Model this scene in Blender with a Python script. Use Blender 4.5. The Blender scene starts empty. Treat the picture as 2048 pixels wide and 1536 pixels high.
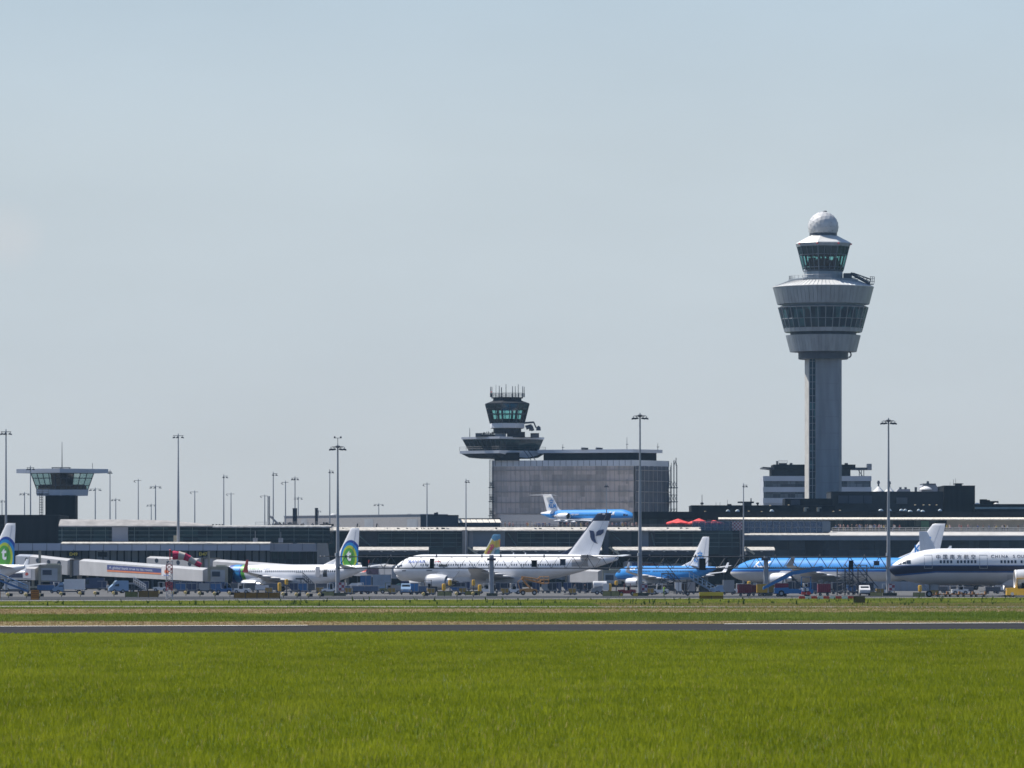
import bpy, bmesh, math, random
import numpy as np
from mathutils import Vector, Matrix
R = math.radians
random.seed(7)
SC = bpy.context.scene
COL = SC.collection
# ---------------------------------------------------------------- camera data (a level telephoto 4 m above the field)
F, CX, HY, CH = 11175.0, 1024.0, 1143.0, 4.0
def X(px, d): return (px - CX) * d / F
def Z(py, d): return CH + (HY - py) * d / F
def PX(n, d): return n * d / F          # size of n photo pixels at distance d
def GD(py): return CH * F / (py - HY)   # distance of the ground seen at row py

# ---------------------------------------------------------------- materials
_m = {}
def newmat(name):
    m = bpy.data.materials.new(name); m.use_nodes = True
    nt = m.node_tree; nt.nodes.clear()
    out = nt.nodes.new('ShaderNodeOutputMaterial')
    return m, nt, out
def M(name, col=(.5, .5, .5), rough=.6, metal=0., spec=.5, var=.12, scale=.6, stretch=(1, 1, 1), coat=0., bump=0.):
    """Principled paint / metal / stone whose colour wanders a little with dirt and weathering."""
    if name in _m: return _m[name]
    m, nt, out = newmat(name)
    b = nt.nodes.new('ShaderNodeBsdfPrincipled')
    b.inputs['Roughness'].default_value = rough; b.inputs['Metallic'].default_value = metal
    b.inputs['Specular IOR Level'].default_value = spec; b.inputs['Coat Weight'].default_value = coat
    tc = nt.nodes.new('ShaderNodeTexCoord'); mp = nt.nodes.new('ShaderNodeMapping')
    mp.inputs['Scale'].default_value = stretch
    nz = nt.nodes.new('ShaderNodeTexNoise'); nz.inputs['Scale'].default_value = scale; nz.inputs['Detail'].default_value = 4
    mr = nt.nodes.new('ShaderNodeMapRange'); mr.inputs[1].default_value = .3; mr.inputs[2].default_value = .7
    mr.inputs[3].default_value = 1 - var; mr.inputs[4].default_value = 1 + var
    mx = nt.nodes.new('ShaderNodeMix'); mx.data_type = 'RGBA'; mx.blend_type = 'MULTIPLY'
    mx.inputs[0].default_value = 1; mx.inputs[6].default_value = (*col, 1)
    L = nt.links.new
    L(tc.outputs['Object'], mp.inputs[0]); L(mp.outputs[0], nz.inputs['Vector']); L(nz.outputs[0], mr.inputs[0])
    L(mr.outputs[0], mx.inputs[7]); L(mx.outputs[2], b.inputs['Base Color']); L(b.outputs[0], out.inputs[0])
    if bump:
        bp = nt.nodes.new('ShaderNodeBump'); bp.inputs['Strength'].default_value = bump
        L(nz.outputs[0], bp.inputs['Height']); L(bp.outputs[0], b.inputs['Normal'])
    _m[name] = m
    return m
def GLASS(name, dark, light, cell=(3., 3., 1.6), rough=.12, power=2.5, spec=.25):
    """Facade glazing: every pane has its own depth of tone behind a glossy surface."""
    if name in _m: return _m[name]
    m, nt, out = newmat(name); L = nt.links.new
    b = nt.nodes.new('ShaderNodeBsdfPrincipled'); b.inputs['Roughness'].default_value = rough; b.inputs['Specular IOR Level'].default_value = spec
    tc = nt.nodes.new('ShaderNodeTexCoord')
    dv = nt.nodes.new('ShaderNodeVectorMath'); dv.operation = 'DIVIDE'; dv.inputs[1].default_value = cell
    fl = nt.nodes.new('ShaderNodeVectorMath'); fl.operation = 'FLOOR'
    wn = nt.nodes.new('ShaderNodeTexWhiteNoise'); wn.noise_dimensions = '3D'
    pw = nt.nodes.new('ShaderNodeMath'); pw.operation = 'POWER'; pw.inputs[1].default_value = power
    nz = nt.nodes.new('ShaderNodeTexNoise'); nz.inputs['Scale'].default_value = .12; nz.inputs['Detail'].default_value = 3
    mu = nt.nodes.new('ShaderNodeMath'); mu.operation = 'MULTIPLY'
    m2 = nt.nodes.new('ShaderNodeMath'); m2.operation = 'MULTIPLY'; m2.inputs[1].default_value = 1.9; m2.use_clamp = True
    mx = nt.nodes.new('ShaderNodeMix'); mx.data_type = 'RGBA'
    mx.inputs[6].default_value = (*dark, 1); mx.inputs[7].default_value = (*light, 1)
    L(tc.outputs['Object'], dv.inputs[0]); L(dv.outputs[0], fl.inputs[0]); L(fl.outputs[0], wn.inputs[0])
    L(wn.outputs[0], pw.inputs[0]); L(tc.outputs['Object'], nz.inputs['Vector'])
    L(pw.outputs[0], mu.inputs[0]); L(nz.outputs[0], mu.inputs[1]); L(mu.outputs[0], m2.inputs[0])
    L(m2.outputs[0], mx.inputs[0]); L(mx.outputs[2], b.inputs['Base Color']); L(b.outputs[0], out.inputs[0])
    _m[name] = m
    return m
def CLEAR(name, tint, gloss=.07):
    """See-through tinted cab glass."""
    if name in _m: return _m[name]
    m, nt, out = newmat(name); L = nt.links.new
    t = nt.nodes.new('ShaderNodeBsdfTransparent'); t.inputs[0].default_value = (*tint, 1)
    g = nt.nodes.new('ShaderNodeBsdfGlossy'); g.inputs['Roughness'].default_value = .05
    x = nt.nodes.new('ShaderNodeMixShader'); x.inputs[0].default_value = gloss
    L(t.outputs[0], x.inputs[1]); L(g.outputs[0], x.inputs[2]); L(x.outputs[0], out.inputs[0])
    _m[name] = m
    return m
def LIVERY(name, base, layers, rough=.42, coat=.08, spec=.4):
    """Aircraft paint: areas of colour laid out in the body's own metres. layers = [(conditions, colour)];
    a condition is (a, b, c, k): a*x + b*y + c*z + k > 0, or ('disc', cx, cz, rx, rz)."""
    m, nt, out = newmat(name); L = nt.links.new
    b = nt.nodes.new('ShaderNodeBsdfPrincipled'); b.inputs['Roughness'].default_value = rough; b.inputs['Coat Weight'].default_value = coat; b.inputs['Specular IOR Level'].default_value = spec
    tc = nt.nodes.new('ShaderNodeTexCoord')
    nz = nt.nodes.new('ShaderNodeTexNoise'); nz.inputs['Scale'].default_value = .5; nz.inputs['Detail'].default_value = 4
    L(tc.outputs['Object'], nz.inputs['Vector'])
    prev = None
    for conds, col in layers:
        acc = None
        for c in conds:
            if c[0] == 'disc':
                s = nt.nodes.new('ShaderNodeVectorMath'); s.operation = 'MULTIPLY_ADD'
                s.inputs[1].default_value = (1 / c[3], 0, 1 / c[4]); s.inputs[2].default_value = (-c[1] / c[3], 0, -c[2] / c[4])
                L(tc.outputs['Object'], s.inputs[0])
                ln = nt.nodes.new('ShaderNodeVectorMath'); ln.operation = 'LENGTH'; L(s.outputs[0], ln.inputs[0])
                g = nt.nodes.new('ShaderNodeMath'); g.operation = 'LESS_THAN'; g.inputs[1].default_value = 1; L(ln.outputs['Value'], g.inputs[0])
            else:
                dt = nt.nodes.new('ShaderNodeVectorMath'); dt.operation = 'DOT_PRODUCT'; dt.inputs[1].default_value = c[:3]
                L(tc.outputs['Object'], dt.inputs[0])
                g = nt.nodes.new('ShaderNodeMath'); g.operation = 'GREATER_THAN'; g.inputs[1].default_value = -c[3]; L(dt.outputs['Value'], g.inputs[0])
            if acc is None: acc = g.outputs[0]
            else:
                mu = nt.nodes.new('ShaderNodeMath'); mu.operation = 'MULTIPLY'; L(acc, mu.inputs[0]); L(g.outputs[0], mu.inputs[1]); acc = mu.outputs[0]
        mx = nt.nodes.new('ShaderNodeMix'); mx.data_type = 'RGBA'
        if prev is None: mx.inputs[6].default_value = (*base, 1)
        else: L(prev, mx.inputs[6])
        mx.inputs[7].default_value = (*col, 1); L(acc, mx.inputs[0]); prev = mx.outputs[2]
    mr = nt.nodes.new('ShaderNodeMapRange'); mr.inputs[1].default_value = .3; mr.inputs[2].default_value = .7
    mr.inputs[3].default_value = .93; mr.inputs[4].default_value = 1.04; L(nz.outputs[0], mr.inputs[0])
    fx = nt.nodes.new('ShaderNodeMix'); fx.data_type = 'RGBA'; fx.blend_type = 'MULTIPLY'; fx.inputs[0].default_value = 1
    if prev is None: fx.inputs[6].default_value = (*base, 1)
    else: L(prev, fx.inputs[6])
    L(mr.outputs[0], fx.inputs[7]); L(fx.outputs[2], b.inputs['Base Color']); L(b.outputs[0], out.inputs[0])
    return m

# ---------------------------------------------------------------- objects
def wloc(o):
    v = Vector((0, 0, 0))
    while o is not None: v += o.location; o = o.parent
    return v
def tag(o, label=None, cat=None, group=None, kind=None):
    if label: o['label'] = label
    if cat: o['category'] = cat
    if group: o['group'] = group
    if kind: o['kind'] = kind
    return o
def thing(name, label, cat, loc=(0, 0, 0), rz=0., group=None):
    o = bpy.data.objects.new(name, None); COL.objects.link(o)
    o.empty_display_size = .5
    o.location = loc; o.rotation_euler = (0, 0, rz)
    return tag(o, label, cat, group)
def copy_tree(o, parent=None):
    c = o.copy(); COL.objects.link(c)
    if parent is not None: c.parent = parent
    for ch in list(o.children): copy_tree(ch, c)
    return c
class MB:
    def __init__(s): s.v = []; s.f = []; s.m = []
    def add(s, vs, fs, mi=0):
        o = len(s.v); s.v.extend([tuple(v) for v in vs])
        for f in fs: s.f.append(tuple(i + o for i in f)); s.m.append(mi)
        return s
    def box(s, x0, x1, y0, y1, z0, z1, mi=0):
        return s.add([(x0, y0, z0), (x1, y0, z0), (x1, y1, z0), (x0, y1, z0), (x0, y0, z1), (x1, y0, z1), (x1, y1, z1), (x0, y1, z1)],
                     [(0, 3, 2, 1), (4, 5, 6, 7), (0, 1, 5, 4), (1, 2, 6, 5), (2, 3, 7, 6), (3, 0, 4, 7)], mi)
    def pbox(s, px0, px1, py0, py1, d, depth, mi=0):
        return s.box(X(px0, d), X(px1, d), d, d + depth, Z(py1, d), Z(py0, d), mi)
    def quad(s, a, b, c, d, mi=0): return s.add([a, b, c, d], [(0, 1, 2, 3)], mi)
    def loft(s, rings, cap0=True, cap1=True, mi=0, closed=True):
        n = len(rings[0]); vs = [p for r in rings for p in r]; fs = []
        for i in range(len(rings) - 1):
            for j in range(n if closed else n - 1):
                k = (j + 1) % n
                fs.append((i * n + j, i * n + k, (i + 1) * n + k, (i + 1) * n + j))
        if cap0: fs.append(tuple(range(n))[::-1])
        if cap1: fs.append(tuple(range((len(rings) - 1) * n, len(rings) * n)))
        return s.add(vs, fs, mi)
    def tube(s, p, q, r0, r1=None, n=6, mi=0):
        p, q = Vector(p), Vector(q); r1 = r0 if r1 is None else r1
        a = (q - p).normalized(); u = a.orthogonal().normalized(); w = a.cross(u)
        ring = lambda c, r: [c + (u * math.cos(2 * math.pi * (i + .5) / n) + w * math.sin(2 * math.pi * (i + .5) / n)) * r for i in range(n)]
        return s.loft([ring(p, r0), ring(q, r1)], mi=mi)
    def lathe(s, prof, c=(0, 0, 0), n=24, ph=0., axis='z', mi=0, cap0=True, cap1=True, sq=(1, 1)):
        rings = []
        for r, h in prof:
            ring = []
            for i in range(n):
                a = ph + 2 * math.pi * i / n; x, y = r * math.cos(a) * sq[0], r * math.sin(a) * sq[1]
                p = (x, y, h) if axis == 'z' else ((h, x, y) if axis == 'x' else (x, h, y))
                ring.append((c[0] + p[0], c[1] + p[1], c[2] + p[2]))
            rings.append(ring)
        return s.loft(rings, cap0, cap1, mi)
    def plan(s, pts, z0, z1, mi=0):
        """pts: outline seen from above, counter-clockwise (x, y)."""
        n = len(pts)
        return s.loft([[(x, y, z0) for x, y in pts], [(x, y, z1) for x, y in pts]], mi=mi)
    def side(s, pts, y0, y1, mi=0):
        """pts: outline in x,z extruded along y."""
        return s.loft([[(x, y0, z) for x, z in pts], [(x, y1, z) for x, z in pts]], mi=mi)
    def build(s, name, mats, parent=None, smooth=None, local=False, label=None):
        me = bpy.data.meshes.new(name)
        off = Vector((0, 0, 0))
        if parent is not None and not local: off = wloc(parent)
        me.from_pydata([(v[0] - off.x, v[1] - off.y, v[2] - off.z) for v in s.v], [], s.f)
        if not isinstance(mats, (list, tuple)): mats = [mats]
        for m in mats: me.materials.append(m)
        me.polygons.foreach_set('material_index', s.m)
        bm = bmesh.new(); bm.from_mesh(me); bmesh.ops.recalc_face_normals(bm, faces=bm.faces); bm.to_mesh(me); bm.free()
        if smooth is not None:
            me.polygons.foreach_set('use_smooth', [True] * len(me.polygons)); me.set_sharp_from_angle(angle=R(smooth))
        me.update()
        o = bpy.data.objects.new(name, me); COL.objects.link(o)
        if parent is not None: o.parent = parent
        if label: o['label'] = label
        return o
def text_shape(s, size, bold=0., shear=0., align='LEFT'):
    """Letter shapes as flat triangles: returns vertices (u, v) and faces."""
    cu = bpy.data.curves.new('letters', 'FONT'); cu.body = s; cu.size = size; cu.offset = bold; cu.shear = shear
    cu.align_x = align; cu.resolution_u = 3
    o = bpy.data.objects.new('letters', cu); COL.objects.link(o)
    dg = bpy.context.evaluated_depsgraph_get(); dg.update()
    me = o.evaluated_get(dg).to_mesh()
    vs = [(v.co.x, v.co.y) for v in me.vertices]; fs = [tuple(p.vertices) for p in me.polygons]
    o.evaluated_get(dg).to_mesh_clear()
    bpy.data.objects.remove(o); bpy.data.curves.remove(cu)
    return vs, fs

# ---------------------------------------------------------------- sky, sun, camera, air
SUN = Vector((-0.50, 0.27, 0.82)).normalized()
el, az = math.asin(SUN.z), math.atan2(SUN.x, SUN.y)
w = bpy.data.worlds.new('World'); SC.world = w; w.use_nodes = True
nt = w.node_tree; nt.nodes.clear()
wo = nt.nodes.new('ShaderNodeOutputWorld'); bg = nt.nodes.new('ShaderNodeBackground')
sk = nt.nodes.new('ShaderNodeTexSky'); sk.sky_type = 'NISHITA'; sk.sun_disc = False
sk.sun_elevation = el; sk.sun_rotation = az
sk.altitude = 0; sk.air_density = 1.0; sk.dust_density = 0.6; sk.ozone_density = 3.0
# low sky: whitish summer haze below about fifteen degrees, clear air above it; a faint cloud far left
geo = nt.nodes.new('ShaderNodeTexCoord'); sep = nt.nodes.new('ShaderNodeSeparateXYZ'); nt.links.new(geo.outputs['Generated'], sep.inputs[0])
SKY_K = .085
ramp = nt.nodes.new('ShaderNodeValToRGB'); ee = ramp.color_ramp.elements
EXPO = .35
def sky_lin(r, g, b): return tuple((((v / 255 + .055) / 1.055) ** 2.4) / 2 ** EXPO for v in (r, g, b)) + (1,)
stops = [(0, (196, 201, 203)), (.012, (198, 203, 206)), (.045, (200, 209, 214)), (.075, (198, 210, 217)), (.105, (188, 206, 219)), (.2, (168, 194, 216))]
ee[0].position = 0; ee[0].color = sky_lin(*stops[0][1]); ee[1].position = stops[-1][0]; ee[1].color = sky_lin(*stops[-1][1])
for p_, c_ in stops[1:-1]:
    k_ = ee.new(p_); k_.color = sky_lin(*c_)
nt.links.new(sep.outputs[2], ramp.inputs[0])
inv = nt.nodes.new('ShaderNodeVectorMath'); inv.operation = 'SCALE'; un = nt.nodes.new('ShaderNodeTexNoise'); un.inputs['Scale'].default_value = 14; un.inputs['Detail'].default_value = 3
us = nt.nodes.new('ShaderNodeMapping'); us.inputs['Scale'].default_value = (1, 1, 3); nt.links.new(geo.outputs['Generated'], us.inputs[0]); nt.links.new(us.outputs[0], un.inputs['Vector'])
ur = nt.nodes.new('ShaderNodeMapRange'); ur.inputs[1].default_value = .3; ur.inputs[2].default_value = .7; ur.inputs[3].default_value = .972 / SKY_K; ur.inputs[4].default_value = 1.028 / SKY_K
nt.links.new(un.outputs[0], ur.inputs[0]); nt.links.new(ur.outputs[0], inv.inputs[3])
ramp2 = nt.nodes.new('ShaderNodeValToRGB'); e2 = ramp2.color_ramp.elements          # the deeper blue half of the sky, away from the sun
e2[0].position = 0; e2[0].color = sky_lin(130, 156, 190); e2[1].position = .3; e2[1].color = sky_lin(84, 126, 194)
nt.links.new(sep.outputs[2], ramp2.inputs[0])
side_ = nt.nodes.new('ShaderNodeMapRange'); side_.inputs[1].default_value = .6; side_.inputs[2].default_value = -.1; nt.links.new(sep.outputs[1], side_.inputs[0])
both = nt.nodes.new('ShaderNodeMix'); both.data_type = 'RGBA'
nt.links.new(side_.outputs[0], both.inputs[0]); nt.links.new(ramp.outputs[0], both.inputs[6]); nt.links.new(ramp2.outputs[0], both.inputs[7])
nt.links.new(both.outputs[2], inv.inputs[0])
fac = nt.nodes.new('ShaderNodeMapRange'); fac.inputs[1].default_value = .12; fac.inputs[2].default_value = .4; nt.links.new(sep.outputs[2], fac.inputs[0])
cn = nt.nodes.new('ShaderNodeTexNoise'); cn.inputs['Scale'].default_value = 60; cn.inputs['Detail'].default_value = 5
nt.links.new(geo.outputs['Generated'], cn.inputs['Vector'])
cl = nt.nodes.new('ShaderNodeVectorMath'); cl.operation = 'DISTANCE'; cl.inputs[1].default_value = Vector((-1024 / F, 1, 668 / F)).normalized() + Vector((.006, .006, .003))
cs = nt.nodes.new('ShaderNodeVectorMath'); cs.operation = 'MULTIPLY_ADD'; cs.inputs[1].default_value = (.012, .012, .006)
nt.links.new(cn.outputs['Color'], cs.inputs[0]); nt.links.new(geo.outputs['Generated'], cs.inputs[2]); nt.links.new(cs.outputs[0], cl.inputs[0])
cm = nt.nodes.new('ShaderNodeMapRange'); cm.inputs[1].default_value = .0075; cm.inputs[2].default_value = .002; cm.inputs[3].default_value = 0; cm.inputs[4].default_value = .4
nt.links.new(cl.outputs['Value'], cm.inputs[0])
cx_ = nt.nodes.new('ShaderNodeMix'); cx_.data_type = 'RGBA'; cx_.inputs[7].default_value = tuple(v / SKY_K for v in sky_lin(212, 213, 215)[:3]) + (1,)
nt.links.new(cm.outputs[0], cx_.inputs[0]); nt.links.new(inv.outputs[0], cx_.inputs[6])
tint = nt.nodes.new('ShaderNodeMix'); tint.data_type = 'RGBA'
nt.links.new(fac.outputs[0], tint.inputs[0]); nt.links.new(cx_.outputs[2], tint.inputs[6]); nt.links.new(sk.outputs[0], tint.inputs[7])
nt.links.new(tint.outputs[2], bg.inputs[0]); nt.links.new(bg.outputs[0], wo.inputs[0])
bg.inputs[1].default_value = SKY_K
sl = bpy.data.lights.new('sun', 'SUN'); sl.energy = 4.9; sl.angle = R(.53); sl.color = (1, .95, .88)
so = bpy.data.objects.new('sun', sl); COL.objects.link(so); so.location = (-200, 200, 400)
so.rotation_euler = (-SUN).to_track_quat('-Z', 'Y').to_euler()
cd = bpy.data.cameras.new('camera'); cam = bpy.data.objects.new('camera', cd); COL.objects.link(cam)
cam.location = (0, 0, CH); cam.rotation_euler = (R(90), 0, 0)
cd.sensor_fit = 'HORIZONTAL'; cd.sensor_width = 36; cd.lens = 36 * F / 2048; cd.shift_y = (HY - 768) / 2048
cd.clip_start = 1; cd.clip_end = 60000
cd.dof.use_dof = True; cd.dof.focus_distance = 1000; cd.dof.aperture_fstop = 6.3
SC.camera = cam
SC.view_settings.view_transform = 'Standard'; SC.view_settings.look = 'None'
SC.view_settings.exposure = EXPO; SC.view_settings.gamma = 1
cy = SC.cycles; cy.max_bounces = 6; cy.diffuse_bounces = 3; cy.glossy_bounces = 3; cy.transmission_bounces = 4
cy.transparent_max_bounces = 12; cy.volume_bounces = 0; cy.use_denoising = True
cy.filter_width = 1.6; cy.caustics_reflective = False; cy.caustics_refractive = False; cy.sample_clamp_indirect = 6
hz, hnt, hout = newmat('hazy_air')
pv = hnt.nodes.new('ShaderNodeVolumePrincipled'); pv.inputs['Color'].default_value = (.45, .72, 1, 1)
pv.inputs['Density'].default_value = 3.9e-5; pv.inputs['Anisotropy'].default_value = 0.
hnt.links.new(pv.outputs[0], hout.inputs['Volume'])
hb = MB().box(-1300, 1300, -150, 3200, -2, 140).build('haze', hz); tag(hb, kind='stuff')

# ---------------------------------------------------------------- ground
def gnd_mat(name, cols, scale=(.05, .05, .05), s2=1.2, rough=.9):
    """Soil and turf: three colours mixed by broad and fine noise."""
    m, nt, out = newmat(name); L = nt.links.new
    b = nt.nodes.new('ShaderNodeBsdfPrincipled'); b.inputs['Roughness'].default_value = rough; b.inputs['Specular IOR Level'].default_value = .06
    tc = nt.nodes.new('ShaderNodeTexCoord'); mp = nt.nodes.new('ShaderNodeMapping'); mp.inputs['Scale'].default_value = scale
    n1 = nt.nodes.new('ShaderNodeTexNoise'); n1.inputs['Scale'].default_value = 1; n1.inputs['Detail'].default_value = 5
    n2 = nt.nodes.new('ShaderNodeTexNoise'); n2.inputs['Scale'].default_value = s2; n2.inputs['Detail'].default_value = 5
    ad = nt.nodes.new('ShaderNodeMath'); ad.operation = 'MULTIPLY_ADD'; ad.inputs[1].default_value = .6
    sb = nt.nodes.new('ShaderNodeMath'); sb.operation = 'MULTIPLY'; sb.inputs[1].default_value = .4
    cr = nt.nodes.new('ShaderNodeValToRGB'); e = cr.color_ramp.elements
    e[0].position = .35; e[0].color = (*cols[0], 1); e[1].position = .65; e[1].color = (*cols[2], 1)
    k = e.new(.5); k.color = (*cols[1], 1)
    L(tc.outputs['Object'], mp.inputs[0]); L(mp.outputs[0], n1.inputs['Vector']); L(tc.outputs['Object'], n2.inputs['Vector'])
    L(n2.outputs[0], sb.inputs[0]); L(n1.outputs[0], ad.inputs[0]); L(sb.outputs[0], ad.inputs[2])
    L(ad.outputs[0], cr.inputs[0]); L(cr.outputs[0], b.inputs['Base Color']); L(b.outputs[0], out.inputs[0])
    return m
def sheet(name, z, near, far, mat, wide=2.2):
    """A strip of ground between two lines; each line is (distance at the left frame edge, at the right frame edge)."""
    def line(l):
        a, b = (X(0, l[0]), l[0]), (X(2048, l[1]), l[1]); k = (b[1] - a[1]) / (b[0] - a[0])
        x0, x1 = -120 * wide, 120 * wide
        return (x0, a[1] + k * (x0 - a[0])), (x1, a[1] + k * (x1 - a[0]))
    (a, b), (c, d) = line(near), line(far)
    N = 24; vs = []; fs = []
    for i in range(N + 1):
        t = i / N
        vs += [(a[0] + (b[0] - a[0]) * t, a[1] + (b[1] - a[1]) * t, z), (c[0] + (d[0] - c[0]) * t, c[1] + (d[1] - c[1]) * t, z)]
        if i: fs.append((2 * i - 2, 2 * i, 2 * i + 1, 2 * i - 1))
    return tag(MB().add(vs, fs).build(name, mat), kind='structure')
turf = gnd_mat('turf_soil', [(.045, .07, .012), (.07, .105, .018), (.10, .13, .025)])
dry = gnd_mat('dead_grass_soil', [(.15, .11, .055), (.20, .15, .08), (.17, .15, .05)])
con = gnd_mat('apron_concrete', [(.085, .085, .09), (.115, .115, .117), (.15, .147, .143)], (.02, .05, .05))
asp = gnd_mat('runway_asphalt', [(.017, .017, .019), (.025, .025, .027), (.037, .036, .038)], (.01, .12, .1))
grav = gnd_mat('road_gravel', [(.16, .15, .14), (.21, .195, .18), (.26, .24, .22)], (.1, .1, .1))
wht = M('road_paint', (.75, .75, .72), .7, var=.25, scale=.4)
tag(MB().add([(-20000, -3000, 0), (20000, -3000, 0), (20000, 40000, 0), (-20000, 40000, 0)], [(0, 1, 2, 3)]).build('ground', turf), kind='structure')
RN, RF = (GD(1266) - 6, GD(1258) - 6), (GD(1253.2), GD(1246.2))     # near and far edge of the runway
sheet('runway', .03, RN, RF, asp)
def edge_paint(a, b):   # the far edge line survives in two stretches, worn away between them
    k = (RF[1] - RF[0]) / (X(2048, RF[1]) - X(0, RF[0])); y = lambda x: RF[0] + k * (x - X(0, RF[0])); vs, fs = [], []; n = 40
    for i in range(n + 1): x = a + (b - a) * i / n; o = .25 * math.sin(i * 1.7); vs += [(x, y(x) - 4.3 + o, .06), (x, y(x) - 2.4 + o, .06)]; fs += [(2 * i - 2, 2 * i, 2 * i + 1, 2 * i - 1)] if i else []
    tag(MB().add(vs, fs).build('runway_edge_line', wht), kind='structure')
edge_paint(-200, -15); edge_paint(16, 220)
sheet('dry_verge', .03, (RF[0] + .5, RF[1] + .5), (GD(1244), GD(1242)), dry)
sheet('dead_grass_strip', .03, (GD(1229), GD(1224.5)), (GD(1218.5), GD(1217)), dry)
sheet('perimeter_road', .05, (GD(1215), GD(1216)), (GD(1212.6), GD(1213.8)), grav)
sheet('apron', .04, (GD(1204), GD(1196.5)), (2400, 2400), con, 4)
sheet('taxiway', .06, (GD(1204) + .4, GD(1196.5) + .4), (GD(1194.5), GD(1191)), gnd_mat('taxiway_asphalt', [(.03, .033, .04), (.045, .048, .055), (.075, .075, .078)], (.02, .1, .1)))
sheet('taxiway_edge_line', .09, (GD(1203), GD(1195.8)), (GD(1202.6), GD(1195.5)), M('line_paint', (.6, .58, .5), .7))

# ---------------------------------------------------------------- grass blades
def leafmat(name):
    m, nt, out = newmat(name); L = nt.links.new
    at = nt.nodes.new('ShaderNodeAttribute'); at.attribute_name = 'leaf'
    d = nt.nodes.new('ShaderNodeBsdfDiffuse'); t = nt.nodes.new('ShaderNodeBsdfTranslucent'); g = nt.nodes.new('ShaderNodeBsdfGlossy')
    g.inputs['Roughness'].default_value = .45
    x = nt.nodes.new('ShaderNodeMixShader'); x.inputs[0].default_value = .45
    y = nt.nodes.new('ShaderNodeMixShader'); y.inputs[0].default_value = .008
    L(at.outputs['Color'], d.inputs[0]); L(at.outputs['Color'], t.inputs[0])
    L(d.outputs[0], x.inputs[1]); L(t.outputs[0], x.inputs[2]); L(x.outputs[0], y.inputs[1]); L(g.outputs[0], y.inputs[2]); L(y.outputs[0], out.inputs[0])
    return m
LEAF = leafmat('grass_leaf')
rng = np.random.default_rng(3)
def blades(name, x, y, h, wd, cols, zbase=0., lean=.5, per=3):
    """Many single-triangle blades, `per` to a tuft at (x, y); one mesh."""
    n = len(x); x = np.repeat(x, per); y = np.repeat(y, per); h = np.repeat(h, per) * rng.uniform(.6, 1.1, n * per)
    wd = np.repeat(wd, per); cols = np.repeat(cols, per, axis=0) * rng.uniform(.90, 1.09, (n * per, 1))
    x = x + rng.normal(0, .06, n * per); y = y + rng.normal(0, .06, n * per)
    a = rng.uniform(0, math.pi, n * per); b = rng.uniform(0, 2 * math.pi, n * per); l = h * lean * rng.uniform(.2, 1, n * per)
    V = np.empty((n * per, 3, 3))
    V[:, 0] = np.stack([x - np.cos(a) * wd, y - np.sin(a) * wd, np.full_like(x, zbase)], 1)
    V[:, 1] = np.stack([x + np.cos(a) * wd, y + np.sin(a) * wd, np.full_like(x, zbase)], 1)
    V[:, 2] = np.stack([x + np.cos(b) * l, y + np.sin(b) * l, zbase + h], 1)
    k = n * per; me = bpy.data.meshes.new(name)
    me.vertices.add(k * 3); me.vertices.foreach_set('co', V.reshape(-1))
    me.loops.add(k * 3); me.loops.foreach_set('vertex_index', np.arange(k * 3, dtype=np.int32))
    me.polygons.add(k); me.polygons.foreach_set('loop_start', np.arange(0, k * 3, 3, dtype=np.int32))
    at = me.attributes.new('leaf', 'FLOAT_COLOR', 'POINT')
    at.data.foreach_set('color', np.concatenate([np.repeat(cols, 3, axis=0), np.ones((k * 3, 1))], 1).reshape(-1))
    me.materials.append(LEAF); me.update(calc_edges=True); me.validate()
    o = bpy.data.objects.new(name, me); COL.objects.link(o)
    return o
def smooth_noise(x, y, s, seed):
    r = np.random.default_rng(seed); G = r.random((64, 64))
    u, v = x / s, y / s; i, j = np.floor(u).astype(int), np.floor(v).astype(int); fu, fv = u - i, v - j
    fu, fv = fu * fu * (3 - 2 * fu), fv * fv * (3 - 2 * fv); g = lambda a, b: G[a % 64, b % 64]
    return (g(i, j) * (1 - fu) + g(i + 1, j) * fu) * (1 - fv) + (g(i, j + 1) * (1 - fu) + g(i + 1, j + 1) * fu) * fv
def mixc(t, a, b): return np.array(a)[None] * (1 - t[:, None]) + np.array(b)[None] * t[:, None]
def edge(l, x):   # distance of a ground line at x
    a, b = (X(0, l[0]), l[0]), (X(2048, l[1]), l[1])
    return a[1] + (b[1] - a[1]) / (b[0] - a[0]) * (x - a[0])
# foreground field
N = 640000
dd = 96 + (405 - 96) * rng.random(N) ** 1.0
keep = rng.random(N) < (96 / dd) ** .55
dd = dd[keep]; xx = (rng.random(len(dd)) - .5) * (dd * 2048 / F + 46)
ok = dd < edge(RN, xx) - .2 + 1.2 * (smooth_noise(xx, dd, 1.7, 4) - .5); xx, dd = xx[ok], dd[ok]
n1, n2, n3 = smooth_noise(xx, dd * .35, 3.1, 1), smooth_noise(xx, dd * .4, .9, 2), rng.random(len(xx))
c = mixc(np.clip(n1 * .75 + n2 * .6 + .2 * n3 - .28, 0, 1), (.165, .208, .012), (.252, .292, .022))
big = smooth_noise(xx, dd * .16, 7, 8); olive = smooth_noise(xx + 50, dd * .22, 2.2, 9)
c *= (1.0 + .16 * big)[:, None]; c = c * (1 - .2 * np.clip(olive - .62, 0, 1)[:, None]) + np.array((.26, .23, .07))[None] * (.5 * np.clip(olive - .62, 0, 1)[:, None])
straw = n3 > .985 - .03 * np.clip((170 - dd) / 70, 0, 1); c[straw] = (.36, .32, .13); c[n3 < .010] = (.30, .34, .16)
c *= np.array((1.13, 1.07, .82))[None]
near = np.clip((dd - 330) / 50, 0, 1)[:, None]; c = c * (1 + .18 * near)
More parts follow.
